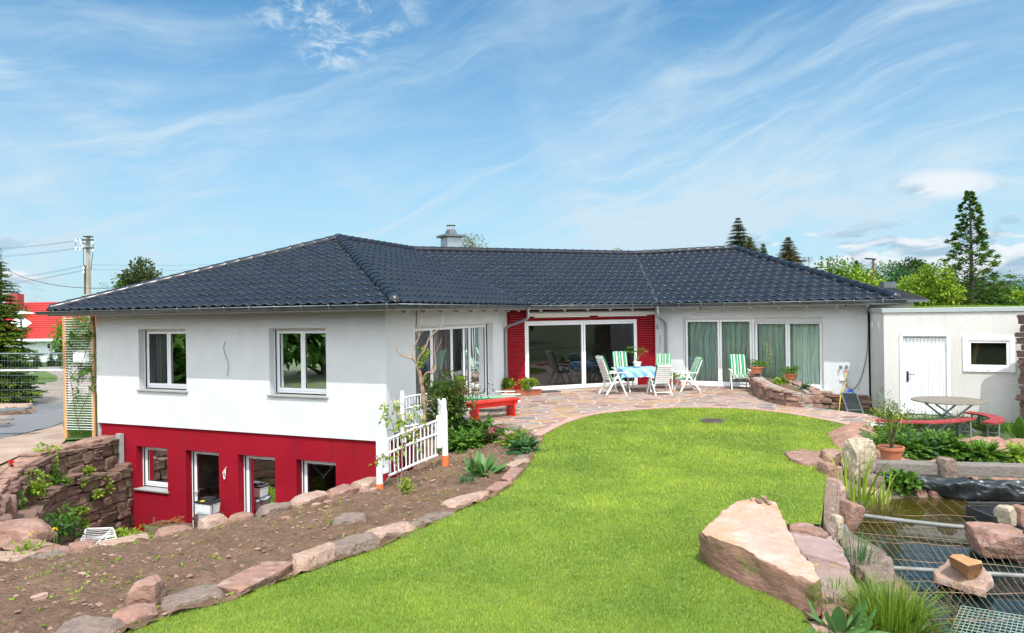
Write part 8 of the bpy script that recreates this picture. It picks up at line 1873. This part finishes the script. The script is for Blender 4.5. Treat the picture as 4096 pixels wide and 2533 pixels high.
wave_roof(A_[0], A_[1], T1, T0, M_darktile, pv); MB().add([A_[1], A_[2], T1], [(0, 1, 2)]).add([A_[0], T0, A_[3]], [(0, 1, 2)]).add([A_[2], A_[3], T0, T1], [(0, 1, 2, 3)]).build('roof_side', M_darktile, pv); MB().bar(A_[0]+Vector((0, -.04, -.03)), A_[1]+Vector((0, -.04, -.03)), .10, .09).build('gutter', M_zinc, pv)
MB().box((T1.x-.1, T1.y, tpz+.12), (.5, .4, .25)).build('roof_vent', M_zinc, pv)
# --- poles, lamps, wires
Yu = 58; M_conc = mat('pole_concrete', (.34, .31, .26), .9, col2=(.20, .17, .14), nscale=1.5, stretch=(1, 1, .3), bump=(14, .4, .02), col3=(.45, .42, .38), n3=3)
def U(x, y, Y=Yu): return atY(x*.46296, 900+y*.46296, Y)
ub = U(772, 1180); ut = U(761, 105); up = thing('utility_pole', 'tall weathered concrete power pole with two crossarms and insulators', 'utility pole', (ub.x, Yu, ub.z-.8))
MB().tube([Vector((ub.x, Yu, ub.z-1)), Vector((ut.x, Yu, ut.z))], [.28, .17], 6).build('pole', M_conc, up); MB().box((ut.x, Yu, ut.z+.03), (.6, .5, .08)).build('cap', M_dark, up)
MB().tube([U(745, 600, Yu+.1), U(740, 350, Yu+.1)], [.17, .14], 8).build('timber_stub', M_bark, up)
for y in (130, 200): MB().bar(U(712, y, Yu-.3), U(806, y, Yu-.3), .12, .12).build('crossarm', M_dark, up)
for x, y in ((655, 135), (690, 128), (700, 152), (655, 200), (690, 205), (715, 195), (800, 150), (803, 215), (722, 370), (722, 405)):
    p = U(x, y, Yu-.3); MB().lathe((p.x, p.y, p.z-.15), [(.02, 0), (.08, .04), (.04, .1), (.08, .14), (.03, .22), (.02, .28)], 8).build('insulator', M_pvc, up)
for b_ in ([(655, 145), (650, 180), (655, 205)], [(690, 120), (720, 160), (745, 170)], [(690, 130), (700, 155), (745, 160)], [(720, 205), (721, 300), (722, 370)], [(805, 215), (795, 300), (787, 390)], [(800, 140), (806, 180), (803, 215)], [(660, 130), (690, 118), (740, 130)], [(655, 205), (690, 205), (745, 200)]): MB().tube(spline([U(x, y, Yu-.25) for x, y in b_], 4), .025, 5).build('jumper_wire', M_dark, up)
def wire(a, b, sag, label, r=.018):
    pts = [a.lerp(b, f)-Vector((0, 0, sag*4*f*(1-f))) for f in np.linspace(0, 1, 20)]; tag(MB().tube(pts, r, 5).build('power_line', M_cable, smooth=True), label, 'wire', 'overhead power lines')
for i, (x, y, x2, y2, l) in enumerate([(655, 135, -900, 192, 'topmost power line running left from the pole'), (655, 142, -900, 205, 'power line just under the topmost one'), (655, 200, -900, 262, 'upper line of the second pair left of the pole'), (655, 208, -900, 275, 'lower line of the second pair left of the pole'), (716, 352, -900, 520, 'upper line of the third pair left of the pole'), (716, 360, -900, 540, 'second line of the third pair left of the pole'), (716, 390, -900, 575, 'third line of the lower bundle left of the pole'), (716, 397, -900, 590, 'lowest power line left of the pole')]): wire(U(x, y), U(x2, y2, Yu+18), .5, l, .012)
for y, y2, l in ((345, 300, 'upper thin line running right from the pole over the roof'), (385, 345, 'lower thin line running right from the pole over the roof')): wire(U(790, y), U(2600, y2, Yu+30), .3, l, .012)
wire(U(20, 372, 40), U(960, 545, 26), .35, 'single cable sloping down from the left edge to the roof', .018)
lp2 = thing('wooden_pole', 'dark pole with a small crossarm at the very left edge', 'utility pole', (U(-3, 600, 40).x, 40, -1.5)); MB().tube([Vector((U(-3, 600, 40).x, 40, -1.5)), U(-3, 320, 40)], .11, 8).build('pole', M_dark, lp2); MB().bar(U(-30, 352, 40), U(42, 352, 40), .07, .07).build('crossarm', M_dark, lp2)
def lampp(label, px, pyb, pyt, Y, flat=True):
    b_, t_ = atY(px+2, pyb, Y), atY(px, pyt, Y); zb = min(b_.z, 0); o = thing('street_lamp', label, 'lamp post', (b_.x, Y, zb)); MB().tube([Vector((b_.x, Y, zb)), t_], [.10, .06], 8).build('post', mat('lamp_post', (.14, .06, .04), .6) if flat else M_galv, o)
    return o, t_
o, t_ = lampp('slim brown street lamp with flat head behind the shed', 3493, 1148, 1038, 40); MB().bar(t_+Vector((-.45, 0, .06)), t_+Vector((.12, 0, .0)), .22, .07).build('lamp_head', M_dark, o)
o, t_ = lampp('distant floodlight mast above the hip of the roof', 3236, 1080, 1040, 75, False)
for k in (-.35, .15): MB().box(t_+Vector((k, 0, .1)), (.4, .3, .45)).build('floodlight', M_galv, o)
b_, t_ = atH(84, 1470), U(185, 765, 46); gl = thing('garden_lamp', 'park style lamp with a wide white disc shade before the red roof', 'lamp post', (U(185, 900, 46).x, 46, -2)); gx = U(185, 900, 46).x
MB().tube([(gx, 46, -2), (gx, 46, U(185, 815, 46).z)], .07, 8).build('post', M_galv, gl); MB().lathe((gx, 46, U(185, 825, 46).z), [(.14, 0), (.20, .75)], 14).build('glass', mat('lamp_glass', (.6, .62, .62), .2), gl, smooth=True)
MB().lathe((gx, 46, U(185, 768, 46).z), [(.74, 0), (.70, .06), (.2, .16), (.001, .20)], 24).build('lamp_shade', M_pvc, gl, smooth=True)
for (x0, x1, y0, y1, l) in ((652, 700, 1092, 1180, 'left white cable cabinet seen through the trellis'), (704, 748, 1095, 1185, 'right white cable cabinet seen through the trellis')):
    a_, b_ = U(x0, y1, 44), U(x1, y0, 44); zc_ = (a_.z+b_.z)/2; o = thing('cable_cabinet', l, 'cabinet', ((a_.x+b_.x)/2, 44, a_.z)); MB().box(((a_.x+b_.x)/2, 44, zc_), (b_.x-a_.x, .5, b_.z-a_.z)).build('housing', M_pvc, o, bevel=.03); MB().box(((a_.x+b_.x)/2, 44, b_.z+.03), ((b_.x-a_.x)*1.06, .55, .06)).build('lid', M_conc, o)
# mesh construction fence
Yf = 26.5; cf = thing('mesh_fence', 'temporary steel mesh fence panel across the drive on the left', 'fence', (U(250, 1600, Yf).x, Yf, -1.1)); f0_, f1_ = U(-260, 1112, Yf+1.6), U(556, 1110, Yf); g0_, g1_ = U(-260, 1622, Yf+1.6), U(556, 1605, Yf)
for a_, b_ in ((f0_, f1_), (g0_, g1_)): MB().tube([a_, b_], .024, 8).build('rail', M_galv, cf)
MB().tube([g1_, f1_], .024, 8).build('post', M_galv, cf); mb = MB()
for k in range(34): f = k/34; mb.tube([f0_.lerp(f1_, f), g0_.lerp(g1_, f)], .003, 4, caps=False)
for k in range(1, 8): f = k/8; mb.tube([f0_.lerp(g0_, f), f1_.lerp(g1_, f)], .005, 4, caps=False)
mb.build('mesh', M_galv, cf); a_, b_ = U(-260, 1258, Yf+1.7), U(540, 1252, Yf+.1); tag(MB().bar(a_, b_, .03, .07).build('barrier_rail', M_pvc), 'long white rail running behind the mesh fence', 'rail')
# slats and stone block at the left edge
q = atH(30, 1700); mb = MB()
for i, (x0, y0, x1, y1) in enumerate(((0, 215, 46, 245), (0, 262, 75, 268), (0, 285, 50, 282), (0, 318, 42, 300))):
    a_, b_ = atY(*q2(x0-40, y0), q.y-.3-i*.25), atY(*q2(x1, y1), q.y-.3-i*.25); a_.z = b_.z = max(-.95, a_.z); mb2 = MB(); mb2.bar(a_, b_, .14, .03); tag(mb2.build('loose_board', M_oldw), ['topmost loose grey board at the left edge', 'second loose grey board below the stone block', 'third loose grey board at the left edge', 'lowest loose grey board at the left edge'][i], 'board')
a_, b_ = atY(-60, 1644, 19.6), atY(115, 1634, 19.6); tag(MB().bar(a_, b_, .3, .05).build('steel_beam', M_galv), 'grey steel channel lying under the pale stone block', 'beam')
